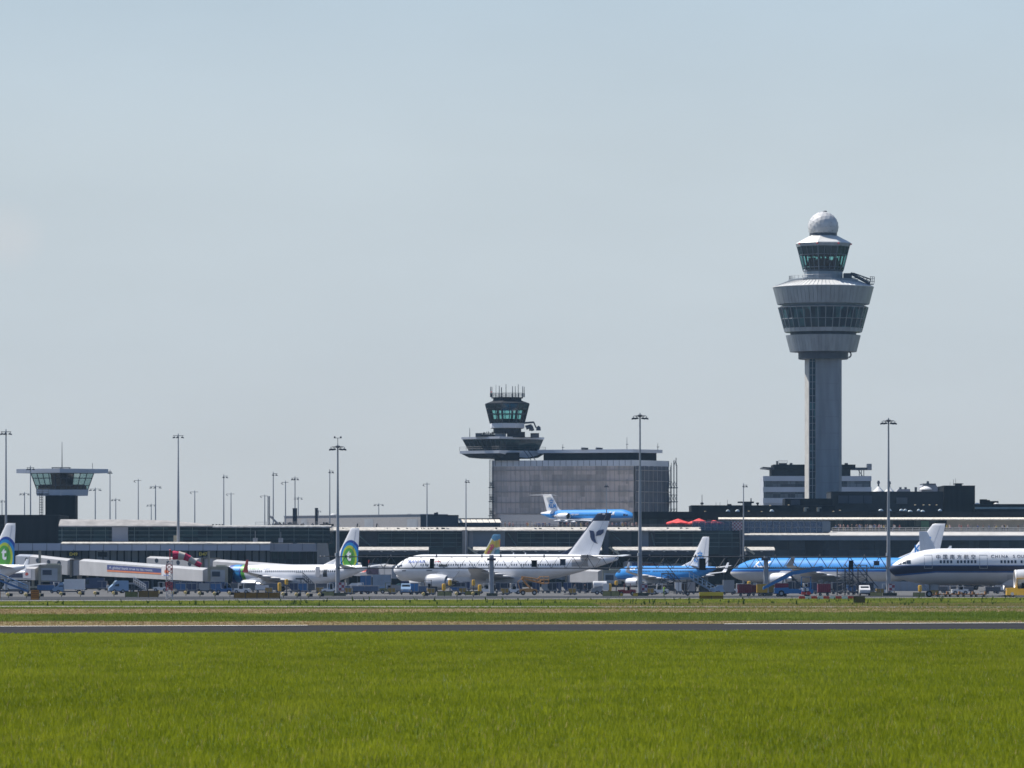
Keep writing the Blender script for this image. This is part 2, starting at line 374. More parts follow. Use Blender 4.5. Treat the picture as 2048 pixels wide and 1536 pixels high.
tag(blades('grass', xx, dd, (.09 + .13 * rng.random(len(xx)) + .05 * n1) * np.clip(1.25 - dd / 600, .5, 1), .0095 + .00005 * dd, c), kind='stuff')
# rough verge between runway and apron
N = 340000
dd = 385 + (860 - 385) * rng.random(N); xx = (rng.random(N) - .5) * (dd * 2048 / F + 90)
e0, e1 = edge(RF, xx) + .4, edge((GD(1204), GD(1196.5)), xx) - .5
onroad = (dd > edge((GD(1215), GD(1216)), xx) - .5) & (dd < edge((GD(1212.6), GD(1213.8)), xx) + .5)
ok = (dd > e0) & (dd < e1) & ~(onroad & (rng.random(N) < np.clip(.97 - (xx + 20) / 110, .35, .97)))
xx, dd = xx[ok], dd[ok]; nz1 = smooth_noise(xx, dd * .3, 6, 5); nz2 = smooth_noise(xx, dd * .5, 1.6, 6)
jit = (nz1 - .5) * 17 + (nz2 - .5) * 10
A = dd + jit
tan = A < edge((GD(1244.5), GD(1243)), xx)
tan |= (A > edge((GD(1229), GD(1224.5)), xx)) & (A < edge((GD(1218.5), GD(1217.5)), xx))
part = (A > edge((GD(1216), GD(1217)), xx)) & (xx > 10) & (A < edge((GD(1207), GD(1207)), xx)) & (nz2 > .35)
c = mixc(np.clip(nz1 * .7 + nz2 * .6 - .15, 0, 1), (.115, .175, .014), (.235, .275, .045))
ct = mixc(np.clip(nz2, 0, 1), (.265, .185, .08), (.34, .25, .12)); c[tan] = ct[tan]; c[part] = (ct * .9 + c * .2)[part]
yl = A > edge((GD(1210), GD(1206)), xx); c[yl & ~part] *= np.array((1.6, 1.35, 1.5))
gmix = tan & (rng.random(len(xx)) < np.clip(.10 + xx / 110, .05, .5)); c[gmix] = mixc(nz1, (.12, .17, .02), (.25, .27, .06))[gmix]
thin = tan & ~gmix & (rng.random(len(xx)) < .35)
xx, dd, c, nz2, tan = xx[~thin], dd[~thin], c[~thin], nz2[~thin], tan[~thin]
h = (.10 + .16 * rng.random(len(xx))) * np.where(tan, .7, 1); wd = np.full(len(xx), .035)
tall = (~tan) & (rng.random(len(xx)) < .004) & (dd > 640); h[tall] *= 3.2; wd[tall] = .12; c[tall] = (.05, .085, .012)
tag(blades('verge_grass', xx, dd, h, wd, c, per=2), kind='stuff')
# ================================================================ BUILDINGS
panel = M('tower_cladding', (.28, .315, .35), .45, .3, var=.16, scale=.8, stretch=(1, 1, .15))
panel2 = M('tower_cladding_grey', (.255, .285, .315), .48, .3, var=.16, scale=.8, stretch=(1, 1, .15))
pale = M('pale_roof_metal', (.66, .66, .64), .5, .1, var=.1, scale=.5)
whitec = M('white_panels', (.56, .585, .63), .55, var=.1, scale=.15)
white2 = M('white_panels_grey', (.44, .465, .51), .55, var=.1, scale=.15)
dark = M('dark_cladding', (.026, .030, .037), .7, 0, .15, var=.25, scale=.2, stretch=(3, 3, .3))
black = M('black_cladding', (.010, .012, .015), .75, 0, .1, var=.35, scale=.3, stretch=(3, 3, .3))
slate = M('slate_cladding', (.06, .072, .095), .6, 0, .2, var=.08, scale=.1)
steel = M('grey_steel', (.30, .31, .33), .45, .5, var=.15)
dsteel = M('dark_steel', (.07, .078, .095), .55, .3, var=.2)
concrete = M('concrete', (.38, .37, .35), .8, var=.15, scale=.3, bump=.1)
shaftc = M('tower_concrete', (.28, .30, .32), .8, 0, .2, var=.22, scale=.5, stretch=(1, 1, .10))
beige = M('beige_metal', (.42, .39, .30), .6, var=.15)
red = M('signal_red', (.55, .03, .04), .5)
roofw = M('roof_gravel_white', (.47, .445, .40), .9, var=.35, scale=1.1, bump=.5)
gl_tower = GLASS('tower_glazing', (.010, .022, .034), (.06, .15, .16), (1.4, 1.4, 2.3))
gl_green = GLASS('green_glazing', (.006, .014, .017), (.022, .055, .055), (3.4, 50, 1.7))
gl_blue = GLASS('blue_glazing', (.012, .018, .028), (.05, .07, .09), (2.6, 50, 3.2))
gl_pale = GLASS('pale_glazing', (.05, .06, .075), (.22, .25, .27), (2.2, 50, 3), power=1.2)
cab = CLEAR('cab_glass', (.46, .75, .73), .06)
amber = M('amber_lamp', (.8, .55, .25), .4)

def octo(cx, cy, r, ph, n=8): return [(cx + r * math.cos(ph + 2 * math.pi * i / n), cy + r * math.sin(ph + 2 * math.pi * i / n)) for i in range(n)]
def rail(mb, pts, h=1.1, r=.035, bars=2, step=1.5):
    """Railing of posts and bars along a 3-D polyline."""
    for a, b in zip(pts, pts[1:]):
        a, b = Vector(a), Vector(b); n = max(1, int((b - a).length / step)); up = Vector((0, 0, h))
        for i in range(n + 1): p = a.lerp(b, i / n); mb.tube(p, p + up, r, n=4)
        for k in range(bars): mb.tube(a + up * (k + 1) / bars, b + up * (k + 1) / bars, r, n=4)
    return mb
def mullions(mb, rb, rt, zb, zt, c, n, ph, w=.09, rows=()):
    """Upright bars on a leaning ring of glass, with horizontal bars at the given heights (0..1)."""
    for i in range(n):
        a = ph + 2 * math.pi * i / n; k = Vector((math.cos(a), math.sin(a), 0)); c0 = Vector((c[0], c[1], 0))
        mb.tube(c0 + k * rb + Vector((0, 0, zb)), c0 + k * rt + Vector((0, 0, zt)), w, n=4)
    for t in rows:
        r, z = rb + (rt - rb) * t, zb + (zt - zb) * t
        pts = [Vector((c[0] + r * math.cos(ph + 2 * math.pi * i / n), c[1] + r * math.sin(ph + 2 * math.pi * i / n), z)) for i in range(n)]
        for a, b in zip(pts, pts[1:] + pts[:1]): mb.tube(a, b, w * .8, n=4)
def oct_mull(mb, rb, rt, zb, zt, c, ph, per, w, rows=()):
    """Bars on an eight-sided cab: `per` panes on each side."""
    P = [Vector((math.cos(ph + math.pi / 4 * i), math.sin(ph + math.pi / 4 * i), 0)) for i in range(9)]
    c0 = Vector((c[0], c[1], 0))
    for i in range(8):
        for j in range(per):
            k = P[i].lerp(P[i + 1], j / per)
            mb.tube(c0 + k * rb + Vector((0, 0, zb)), c0 + k * rt + Vector((0, 0, zt)), w * (1.6 if j == 0 else 1), n=4)
        for t in rows:
            r, z = rb + (rt - rb) * t, zb + (zt - zb) * t
            mb.tube(c0 + P[i] * r + Vector((0, 0, z)), c0 + P[i + 1] * r + Vector((0, 0, z)), w, n=4)

# ---------------------------------------------------------------- the tall control tower
def control_tower():
    d = 1540.; s = d / F; cx = X(1646.5, d); c = (cx, d); z = lambda py: Z(py, d)
    T = thing('control_tower', 'tall grey air traffic control tower with white radome ball on top', 'control tower', (cx, d, 0))
    r = lambda n: n * s
    # shaft: broad slab, recessed lift glazing and a round concrete stair column
    b = MB(); x0, x1 = cx + r(-16.5), cx + r(35.5)
    b.plan([(x0, d - r(30)), (x1 - .8, d - r(30)), (x1, d - r(30) + .8), (x1, d + r(30)), (x0, d + r(30))], 0, z(716)); b.build('shaft', shaftc, T)
    b = MB()
    for py in range(735, 1010, 33): b.box(x0 + .05, x1 - .9, d - r(30) - .02, d - r(30) + .02, z(py) - .05, z(py) + .05)
    b.build('shaft_joint', M('joint_shadow_gap', (.2, .205, .215), .8), T)
    b = MB().box(cx + r(-29), x0, d - r(22), d + r(26), 0, z(716)); b.build('lift_glazing', gl_tower, T)
    b = MB()
    for k in range(34): b.box(cx + r(-29), x0, d - r(22) - .10, d - r(22) - .003, 1 + k * 1.9, 1.12 + k * 1.9)
    for k in (.0, .5, 1.): xx_ = cx + r(-29) + (x0 - cx + r(29)) * k; b.box(xx_ - .09, xx_ + .09, d - r(22) - .16, d - r(22) - .11, 0, z(716))
    b.build('glazing_bar', steel, T)
    b = MB().plan([(cx + r(-36.5), d + 1.5), (cx + r(-29.5), d - 1.9), (cx + r(-28.5), d - 1.9), (cx + r(-28.5), d + 3)], 0, z(716)); b.build('stair_column', M('pale_concrete', (.46, .45, .42), .8), T)
    # collar under the head
    MB().lathe([(r(48), z(719)), (r(50), z(718)), (r(50), z(705)), (r(60), z(703.4))], (*c, 0), 48).build('collar', dsteel, T)
    b = MB(); e = [Vector((cx + r(50) - .1 + .7 * math.cos(a), d - 3, z(710) + .8 * math.sin(a))) for a in [k * .5 - 1.6 for k in range(8)]]
    for p, q in zip(e, e[1:]): b.tube(p, q, .22, n=6)
    b.build('pipe_bend', dsteel, T)
    # two rings of upright panels around a ring of windows
    def ring(name, rb, rt, yb, yt, n, mats):
        m = MB(); rg = random.Random(int(yb))
        for i in range(n):
            a0, a1 = 2 * math.pi * i / n, 2 * math.pi * (i + 1) / n; e = .0022
            p = lambda a, rr, zz: (cx + rr * math.cos(a), d + rr * math.sin(a), zz)
            o = rg.uniform(-.02, .02)
            m.loft([[p(a0 + e, r(rb) - 1, z(yb)), p(a0 + e, r(rb) + o, z(yb)), p(a1 - e, r(rb) + o, z(yb)), p(a1 - e, r(rb) - 1, z(yb))],
                    [p(a0 + e, r(rt) - 1, z(yt)), p(a0 + e, r(rt) + o, z(yt)), p(a1 - e, r(rt) + o, z(yt)), p(a1 - e, r(rt) - 1, z(yt))]], mi=rg.choice((0, 0, 1)))
        return m.build(name, mats, T)
    ring('lower_band', 66.6, 75, 704, 671, 64, [panel, panel2])
    ring('upper_band', 92, 100.8, 609, 575.5, 72, [panel, panel2])
    MB().lathe([(r(60), z(703.6)), (r(65), z(703.6)), (r(73.4), z(671.5)), (r(66), z(669.5)), (r(66), z(663.8)), (r(76), z(663.8))], (*c, 0), 64).build('shadow_gap', dsteel, T)
    g = MB().lathe([(r(76.7), z(664)), (r(89.7), z(615.5))], (*c, 0), 36).build('office_glazing', gl_tower, T)
    b = MB(); mullions(b, r(77), r(90), z(664), z(615.5), c, 36, 0, .10, (.52,)); b.build('window_bar', panel, g)
    MB().lathe([(r(76), z(665)), (r(77.2), z(664.6)), (r(79.1), z(657)), (r(78.2), z(656.8))], (*c, 0), 36, cap0=False, cap1=False).build('sill_band', panel, g)
    MB().lathe([(r(89.2), z(617)), (r(90.3), z(615)), (r(84), z(612.5)), (r(82), z(613)), (r(82), z(608)), (r(91), z(609.3))], (*c, 0), 36).build('head_band', panel2, g)
    MB().lathe([(r(98.5), z(576.4)), (r(101.4), z(575.2)), (r(101.2), z(574.2)), (r(70), z(562.5))], (*c, 0), 72).build('terrace_roof', pale, T)
    b = MB()
    for i in range(72):
        a = 2 * math.pi * i / 72; k = Vector((math.cos(a), math.sin(a), 0)); c0 = Vector((cx, d, 0))
        b.tube(c0 + k * r(100.6) + Vector((0, 0, z(574.1))), c0 + k * r(70.5) + Vector((0, 0, z(562.7) + .08)), .07, n=4)
    b.build('roof_seam', panel, T)
    MB().lathe([(r(70), z(565)), (r(70), z(559.5)), (r(66), z(558.8)), (r(40), z(558))], (*c, 0), 48).build('plant_deck', panel2, T)
    b = MB(); rail(b, [(cx + r(68) * math.cos(R(a)), d + r(68) * math.sin(R(a)), z(559.4)) for a in range(150, 291, 10)], 1.0, .05); b.build('deck_railing', steel, T)
    # the cab
    ph = R(-15 - 90 + 360)
    MB().lathe([(r(39.5), z(559)), (r(39.5), z(543.5))], (*c, 0), 8, ph).build('cab_neck', panel, T)
    MB().lathe([(r(40.5), z(543.6)), (r(41.2), z(543)), (r(41.2), z(540.5)), (r(40), z(540))], (*c, 0), 8, ph).build('cab_sill', dsteel, T)
    g = MB().lathe([(r(40.8), z(541)), (r(53), z(493.3))], (*c, 0), 8, ph, cap0=False, cap1=False).build('cab_window', cab, T)
    b = MB(); oct_mull(b, r(40.9), r(53.1), z(541), z(493.3), c, ph, 3, .085, (.12, .65)); b.build('window_bar', M('cab_frame', (.16, .19, .23), .5, .3), g)
    MB().lathe([(r(1), z(540.4)), (r(39.5), z(540.4))], (*c, 0), 8, ph).build('cab_floor', black, T)
    MB().lathe([(r(39), z(540)), (r(39.4), z(535.5)), (r(31), z(522)), (r(26), z(521)), (r(25), z(540))], (*c, 0), 8, ph).build('control_desk', black, T)
    b = MB(); rg = random.Random(5)
    for i in range(26):
        a = rg.uniform(0, 2 * math.pi); q = Vector((cx + r(27) * math.cos(a), d + r(27) * math.sin(a), z(522)))
        b.box(q.x - .45, q.x + .45, q.y - .1, q.y + .1, q.z - .2, q.z + rg.uniform(.3, 1.0))
    b.build('desk_screen', black, T)
    MB().lathe([(r(47.6), z(511)), (r(52.3), z(494.2)), (r(51.7), z(494.2)), (r(47), z(511))], (*c, 0), 8, ph, cap0=False, cap1=False).build('sun_blind', M('blind_fabric', (.02, .026, .04), .7), T)
    b = MB()
    for i in range(8):
        a = ph + math.pi / 4 * i; b.tube((cx + r(36.5) * math.cos(a), d + r(36.5) * math.sin(a), z(540)), (cx + r(46) * math.cos(a), d + r(46) * math.sin(a), z(494)), .25, n=6)
    b.build('cab_post', black, T)
    MB().lathe([(r(50), z(493.6)), (r(54.6), z(493.6)), (r(56.4), z(487.2)), (r(55), z(486.6)), (r(50), z(487))], (*c, 0), 8, ph).build('eave', panel, T)
    MB().lathe([(r(56.2), z(487.1)), (r(54.6), z(485.4)), (r(28), z(471.5))], (*c, 0), 8, ph).build('cab_roof', pale, T)
    MB().lathe([(r(27.6), z(471.8)), (r(27.6), z(466))], (*c, 0), 28).build('radome_base', dsteel, T)
    for a in (-15 - 90, 30 - 90, 75 - 90, -60 - 90):
        MB().lathe([(.28, z(490.5)), (.32, z(489.5)), (.2, z(487.6))], (cx + r(56.5) * math.cos(R(a)), d + r(56.5) * math.sin(R(a)), 0), 8).build('warning_lamp', red, T)
    bm = bmesh.new(); bmesh.ops.create_icosphere(bm, subdivisions=3, radius=r(30.6))
    bmesh.ops.rotate(bm, verts=bm.verts, cent=(0, 0, 0), matrix=Matrix.Rotation(.35, 3, 'X') @ Matrix.Rotation(.6, 3, 'Z'))
    cut = -r(13.5); bmesh.ops.bisect_plane(bm, geom=bm.verts[:] + bm.edges[:] + bm.faces[:], plane_co=(0, 0, cut), plane_no=(0, 0, -1), clear_outer=True)
    me = bpy.data.meshes.new('radome'); pts = [v.co.copy() for v in bm.verts]; bm.to_mesh(me); bm.free()
    me.materials.append(M('radome_white', (.56, .56, .56), .5, var=.16, scale=.45))
    o = bpy.data.objects.new('radome', me); COL.objects.link(o); o.parent = T; o.location = (0, 0, z(453.8))
    b = MB()
    for p in pts:
        if p.z > cut + .3 and rng.random() < .6:
            q = p + Vector((cx, d, z(453.8))); e = .11; b.add([q + Vector(v) * e for v in ((1, 0, 0), (-1, 0, 0), (0, 1, 0), (0, -1, 0), (0, 0, 1), (0, 0, -1))], [(0, 2, 4), (2, 1, 4), (1, 3, 4), (3, 0, 4), (2, 0, 5), (1, 2, 5), (3, 1, 5), (0, 3, 5)])
    b.build('panel_hub', dsteel, o)
    MB().lathe([(.5, z(424)), (.55, z(422.6)), (.3, z(421.4))], (cx + .5, d, 0), 10).build('beacon', dsteel, T)
    # stair gantry and basket on the right, white post on the left
    b = MB(); P = lambda px, py, dy=0: Vector((X(px, d), d + dy, z(py)))
    b.box(X(1687, d), X(1703, d), d - 2, d + 1.5, z(556.5), z(547)); b.box(X(1687, d), X(1712, d), d - 2.2, d - 1.6, z(557.5), z(556))
    for dy in (-2, .4):
        b.tube(P(1701, 546.8, dy), P(1739, 568, dy), .32, n=6); b.tube(P(1706, 546.5, dy), P(1741, 559, dy), .09, n=4); b.tube(P(1704, 548, dy), P(1740, 563.5, dy), .06, n=4)
        for k in range(6): t = k / 5; b.tube(P(1703 + 36 * t, 547 + 21 * t, dy), P(1706 + 35 * t, 546.5 + 12.5 * t, dy), .06, n=4)
    b.box(X(1736, d), X(1747, d), d - 2.2, d + .6, z(569.5), z(568.3))
    for px in (1739, 1743, 1747): b.tube(P(px, 568, -2), P(px + 1, 554, -2), .07, n=4)
    for py in (554, 558, 563): b.tube(P(1739, py, -2), P(1748.5, py + .5, -2), .07, n=4)
    b.build('stair_gantry', dsteel, T)
    b = MB().tube(P(1606.5, 559, -7), P(1606.5, 541, -7), .18, n=6); b.box(X(1602, d), X(1612, d), d - 8, d - 6, z(560), z(557.8)); b.box(X(1604, d), X(1612, d), d - 7.3, d - 6.7, z(545), z(544)); b.build('white_mast', M('white_paint', (.8, .8, .78), .5), T)
control_tower()

# ---------------------------------------------------------------- the old tower on its draped office block
def old_block():
    d = 1580.; z = lambda py: Z(py, d); x = lambda px, dy=0: X(px, d + dy)
    T = thing('office_block', 'long office block wrapped in grey brown scaffold netting under the old tower', 'building', (X(1126, d), d, 0))
    net, nt, out = newmat('scaffold_netting'); L = nt.links.new
    b_ = nt.nodes.new('ShaderNodeBsdfPrincipled'); b_.inputs['Roughness'].default_value = .9; b_.inputs['Specular IOR Level'].default_value = .1
    tc = nt.nodes.new('ShaderNodeTexCoord')
    mp = nt.nodes.new('ShaderNodeMapping'); mp.inputs['Scale'].default_value = (.9, .9, .06); n1 = nt.nodes.new('ShaderNodeTexNoise'); n1.inputs['Scale'].default_value = 1.1; n1.inputs['Detail'].default_value = 7
    wv = nt.nodes.new('ShaderNodeVectorMath'); wv.operation = 'DIVIDE'; wv.inputs[1].default_value = (3.1, 3.1, 3.15); fl = nt.nodes.new('ShaderNodeVectorMath'); fl.operation = 'FLOOR'
    wn = nt.nodes.new('ShaderNodeTexWhiteNoise'); a1 = nt.nodes.new('ShaderNodeMath'); a1.operation = 'MULTIPLY_ADD'; a1.inputs[1].default_value = .62
    cr = nt.nodes.new('ShaderNodeValToRGB'); e = cr.color_ramp.elements; e[0].position = .38; e[0].color = (.36, .32, .30, 1); e[1].position = .95; e[1].color = (.60, .52, .48, 1)
    k = e.new(.66); k.color = (.46, .41, .38, 1)
    L(tc.outputs['Object'], mp.inputs[0]); L(mp.outputs[0], n1.inputs['Vector']); L(tc.outputs['Object'], wv.inputs[0]); L(wv.outputs[0], fl.inputs[0]); L(fl.outputs[0], wn.inputs[0])
    L(wn.outputs[0], a1.inputs[0]); L(n1.outputs[0], a1.inputs[2]); L(a1.outputs[0], cr.inputs[0]); L(cr.outputs[0], b_.inputs['Base Color']); L(b_.outputs[0], out.inputs[0])
    net2 = M('netting_shadow_side', (.11, .12, .145), .9, var=.2, scale=.5, stretch=(1, 1, .25))  # same netting, with the shaded face's darker blue tone put into its colour
    A, B_, C_, D_ = (x(985, 9), d + 9), (x(1268), d), (x(1337, 14), d + 14), (x(1060, 26), d + 26)
    ins = lambda o: [(A[0] + o, A[1] + o * .2), (B_[0], B_[1] + o), (C_[0] - o, C_[1]), (D_[0], D_[1] - o)]
    MB().plan(ins(.6), 0, z(932)).build('wall', concrete, T)
    # netting hung in bays with creases; each bay a slightly bellied sheet
    b = MB(); rg = random.Random(2)
    for (p, q, nb) in ((A, B_, 26), (B_, C_, 9)):
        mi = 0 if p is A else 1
        P, Q = Vector((*p, 0)), Vector((*q, 0)); nrm = (Q - P).normalized().cross(Vector((0, 0, 1)))
        if nrm.y > 0: nrm = -nrm
        nu, nv = nb * 4, 24; zs = [z(1052) + (z(931.5) - z(1052)) * j / nv for j in range(nv + 1)]
        grid = []
        for i in range(nu + 1):
            row = []
            for j in range(nv + 1):
                u = (i % 4) / 4; v = (j % 4) / 4
                off = .25 + .35 * math.sin(math.pi * u) * math.sin(math.pi * v + .3) * rg.uniform(.4, 1) + .12 * math.sin(i * .9 + j * .7)
                pt = P.lerp(Q, i / nu) + nrm * off; row.append((pt.x, pt.y, zs[j]))
            grid.append(row)
        b.loft(grid, False, False, mi, closed=False)
    b.build('scaffold_netting', [net, net2], T, smooth=60)
    # floor lines and standards of the scaffold pressing through the netting
    b = MB()
    for (p, q, nb) in ((A, B_, 30), (B_, C_, 8)):
        P, Q = Vector((*p, 0)), Vector((*q, 0)); nrm = (Q - P).normalized().cross(Vector((0, 0, 1)))
        if nrm.y > 0: nrm = -nrm
        zz = z(931.5) - 1.2
        while zz > 12: b.tube(P + nrm * .68 + Vector((0, 0, zz)), Q + nrm * .68 + Vector((0, 0, zz)), .10, n=4); zz -= 3.05
        for i in range(nb + 1): c_ = P.lerp(Q, i / nb) + nrm * .62; b.tube(c_ + Vector((0, 0, 12)), c_ + Vector((0, 0, z(932))), .06, n=4)
    b.build('scaffold_grid', M('netted_tube', (.38, .355, .34), .8), T)
    MB().plan([(A[0] - .1, A[1] - .4), (B_[0], B_[1] - .5), (C_[0] + .2, C_[1]), (D_[0], D_[1])], z(931.8), z(920)).build('parapet', whitec, T)
    b = MB()
    for k in range(24):
        t = (k + .5) / 24; b.box(A[0] + (B_[0] - A[0]) * t - .05, A[0] + (B_[0] - A[0]) * t + .05, A[1] + (B_[1] - A[1]) * t - .56, A[1] + (B_[1] - A[1]) * t - .3, z(931), z(920.3))
    b.build('panel_joint', slate, T)
    MB().plan([(x(1087, 12), d + 12), (x(1266, 5), d + 5), (x(1313, 12), d + 12), (x(1130, 20), d + 20)], z(920), z(904.5)).build('penthouse', black, T)
    MB().plan([(x(1075, 10.5), d + 10.5), (x(1266, 2.5), d + 2.5), (x(1325, 11), d + 11), (x(1125, 22), d + 22)], z(904.6), z(898)).build('penthouse_roof', whitec, T)
    for px in (1163, 1192): b = MB().box(x(px), x(px + 14), d + 6, d + 9, z(898.2), z(894.5)); b.box(x(px), x(px + 8), d + 5.6, d + 9.2, z(895), z(893.6), 1); b.build('roof_unit', [dsteel, pale], T)
    for px, h in ((1126, 12), (1255, 26), (1317, 14)):
        b = MB().tube((x(px), d + 8, z(899)), (x(px), d + 8, z(899 - h)), .1, .05, 5); b.tube((x(px - 2), d + 8, z(899 - h * .45)), (x(px + 3), d + 8, z(899 - h * .45)), .08, n=4); b.build('antenna', dsteel, T)
    def scaffold(pxa, pxb, top, y0, y1):
        m = MB(); xs = [X(pxa + (pxb - pxa) * k / 3, y0) for k in range(4)]
        for yy in (y0, y1):
            for xx_ in xs: m.tube((xx_, yy, 0), (xx_, yy, Z(top, y0) + rng.uniform(0, 1.5)), .075, n=4)
            for k in range(14):
                zz = 1.8 + k * 2.0
                if zz < Z(top, y0): m.tube((xs[0] - .2, yy, zz), (xs[-1] + .2, yy, zz), .06, n=4)
        for k in range(7):
            zz = 3.8 + 4 * k
            if zz < Z(top, y0) - 1: m.box(xs[0] - .3, xs[-1] + .3, y0, y1, zz, zz + .16)
            for j in range(3): m.tube((xs[j], y0, zz), (xs[j + 1], y0, zz + 2), .05, n=4); m.tube((xs[j + 1], y0, zz), (xs[j], y0, zz + 2), .05, n=4)
        return m
    tag(scaffold(979, 987, 923, d + 7.5, d + 9.5).build('scaffold', dsteel), 'narrow tube scaffold at the left end of the draped office block', 'scaffold', 'scaffolds on the draped block')
    m = scaffold(1337, 1354, 930, d + 10, d + 15)
    m.tube((X(1352, d + 10), d + 10, Z(930, d)), (X(1352, d + 10), d + 10, Z(914, d)), .1, n=4)
    m.tube((X(1348, d + 10), d + 10, Z(930, d)), (X(1353, d + 10), d + 10, Z(916, d)), .08, n=4)
    tag(m.build('scaffold', dsteel), 'wide tube scaffold at the right end of the draped office block', 'scaffold', 'scaffolds on the draped block')

def old_tower():
    d = 1590.; s = d / F; z = lambda py: Z(py, d); r = lambda n: n * s; cx = X(1014.5, d); c = (cx, d); x = lambda px: X(px, d)
    T = thing('old_control_tower', 'old dark glazed control tower with whip antennas on the draped office block', 'control tower', (cx, d, z(921)))
    MB().plan([(x(988.5), d - 4), (x(1039), d - 4), (x(1039), d + 4), (x(988.5), d + 4)], z(921), z(906)).build('base', black, T)
    # viewing deck: a bent plan with its corner towards the field
    L_, Fp, Rp = (-95.5, 4.), (-16, -5.5), (77, 6.)
    def poly(k, dx=0): return [(cx + r(L_[0] * k + dx), d + L_[1]), (cx + r(Fp[0] * k), d + Fp[1] * k), (cx + r(Rp[0] * k), d + Rp[1]), (cx + r(48 * k), d + 12 * k), (cx + r(-62 * k), d + 12 * k)]
    lo = lambda k, zz, dx=0: [(px_, py_, zz) for px_, py_ in poly(k, dx)]
    MB().loft([lo(.55, z(917)), lo(.8, z(915)), lo(.97, z(907))]).build('deck_underside', dark, T)
    MB().loft([lo(.995, z(907)), lo(1.0, z(901.2))]).build('deck_parapet', whitec, T)
    MB().add([(cx + r(-15), d - 5.7, z(901.3)), (cx + r(75), d + 5.2, z(901.3)), (cx + r(62), d + 4.4, z(910)), (cx + r(40), d + 2.2, z(915.5)), (cx + r(20), d - .4, z(914)), (cx + r(-15), d - 5.6, z(907))],
             [(0, 1, 2, 3, 4, 5)]).build('white_skirt', whitec, T)
    g = MB().loft([lo(.80, z(901.5)), lo(.935, z(878))], False, False).build('deck_window', gl_green, T)
    b = MB()
    A0, A1 = poly(.805), poly(.94)
    for i in (0, 1):
        for k in range(9):
            t = k / 8; p = Vector((*A0[i], z(901.5))).lerp(Vector((*A0[i + 1], z(901.5))), t); q = Vector((*A1[i], z(878))).lerp(Vector((*A1[i + 1], z(878))), t); b.tube(p, q, .07, n=4)
        b.tube(Vector((*A0[i], z(893.4))), Vector((*A0[i + 1], z(893.4))), .09, n=4)
    b.build('window_bar', dsteel, g)
    MB().loft([lo(.93, z(878.4)), lo(.965, z(877.8)), lo(.965, z(873.6))]).build('deck_roof', whitec, T)
    b = MB(); P5 = poly(1.0); rail(b, [(*P5[0], z(901)), (*P5[1], z(901)), (*P5[2], z(901))], r(7.5), .045, 2, 2.4)
    b.build('railing', dsteel, T)
    for (a, bb, t0, t1, m) in ((951, 963, 873.6, 866.5, dsteel), (1061, 1078, 875, 866.5, dsteel), (990, 1012, 873.6, 865.5, panel2), (1014, 1050, 875, 864, dark)):
        MB().box(x(a), x(bb), d - 2, d + 3, z(t0), z(t1)).build('plant_box', m, T)
    b = MB()
    for k in range(16): px = 964 + k * 1.6; b.tube((x(px), d - 2, z(873.6)), (x(px + random.uniform(-1, 1)), d - 2, z(866.5 - random.uniform(0, 3.5))), .1, n=4)
    b.box(x(963), x(990), d - 2.5, d - 1.5, z(873.6), z(869.5)); b.build('dish_cluster', dark, T)
    b = MB().tube((x(939.5), d - 1, z(874)), (x(939.5), d - 1, z(856)), .12, .07, 5); b.build('antenna', dsteel, T)
    # cab
    ph = R(-15.5 - 90)
    MB().lathe([(r(29), z(867)), (r(29), z(857)), (r(35), z(857.2))], (*c, 0), 8, ph).build('cab_neck', dark, T)
    MB().lathe([(r(33.5), z(857)), (r(35.6), z(856)), (r(35.4), z(847)), (r(34), z(846.5))], (*c, 0), 8, ph).build('cab_parapet', whitec, T)
    g = MB().lathe([(r(35), z(847)), (r(45), z(808))], (*c, 0), 8, ph, cap0=False, cap1=False).build('cab_window', cab, T)
    b = MB(); oct_mull(b, r(35.1), r(45.2), z(847), z(808), c, ph, 2, .11, (.48, .76)); b.build('window_bar', M('cab_frame_dark', (.03, .036, .048), .6), g)
    MB().lathe([(r(41.5), z(820)), (r(44.6), z(808.5)), (r(44), z(808.5)), (r(40.6), z(820))], (*c, 0), 8, ph, cap0=False, cap1=False).build('sun_blind', M('blind_fabric'), T)
    MB().lathe([(r(2), z(846.6)), (r(34), z(846.6)), (r(34.4), z(840)), (r(30), z(838.5)), (r(24), z(838)), (r(23), z(846))], (*c, 0), 8, ph).build('control_desk', black, T)
    b = MB()
    for i in range(8):
        a = ph + math.pi / 4 * i; b.tube((cx + r(33) * math.cos(a), d + r(33) * math.sin(a), z(846)), (cx + r(40) * math.cos(a), d + r(40) * math.sin(a), z(808)), .3, n=6)
    b.build('cab_post', black, T)
    MB().lathe([(r(45.8), z(808.3)), (r(45.6), z(806.8)), (r(30), z(801.5)), (r(29), z(797)), (r(33), z(796.8)), (r(33), z(794.8))], (*c, 0), 8, ph).build('cab_roof', dark, T)
    b = MB(); Pp = [(cx + r(32.5) * math.cos(ph + math.pi / 4 * i), d + r(32.5) * math.sin(ph + math.pi / 4 * i), z(794.8)) for i in range(9)]
    rail(b, Pp, r(8.5), .04, 3, 1.6); b.build('roof_railing', dsteel, T)
    for px, h, w_ in ((981.5, 13, .14), (984, 13, .1), (992, 17, .06), (998.5, 15, .12), (1003, 12, .16), (1012, 18.5, .1), (1025, 14, .13), (1030.5, 14, .1), (1036.5, 18, .1), (1045.5, 14, .14), (1048.5, 13, .1)):
        b = MB().tube((x(px), d - 2, z(794.8)), (x(px), d - 2, z(787)), w_ * 1.6, n=5); b.tube((x(px), d - 2, z(787)), (x(px), d - 2, z(787 - h)), w_, w_ * .8, 5); b.build('whip_antenna', dsteel, T)
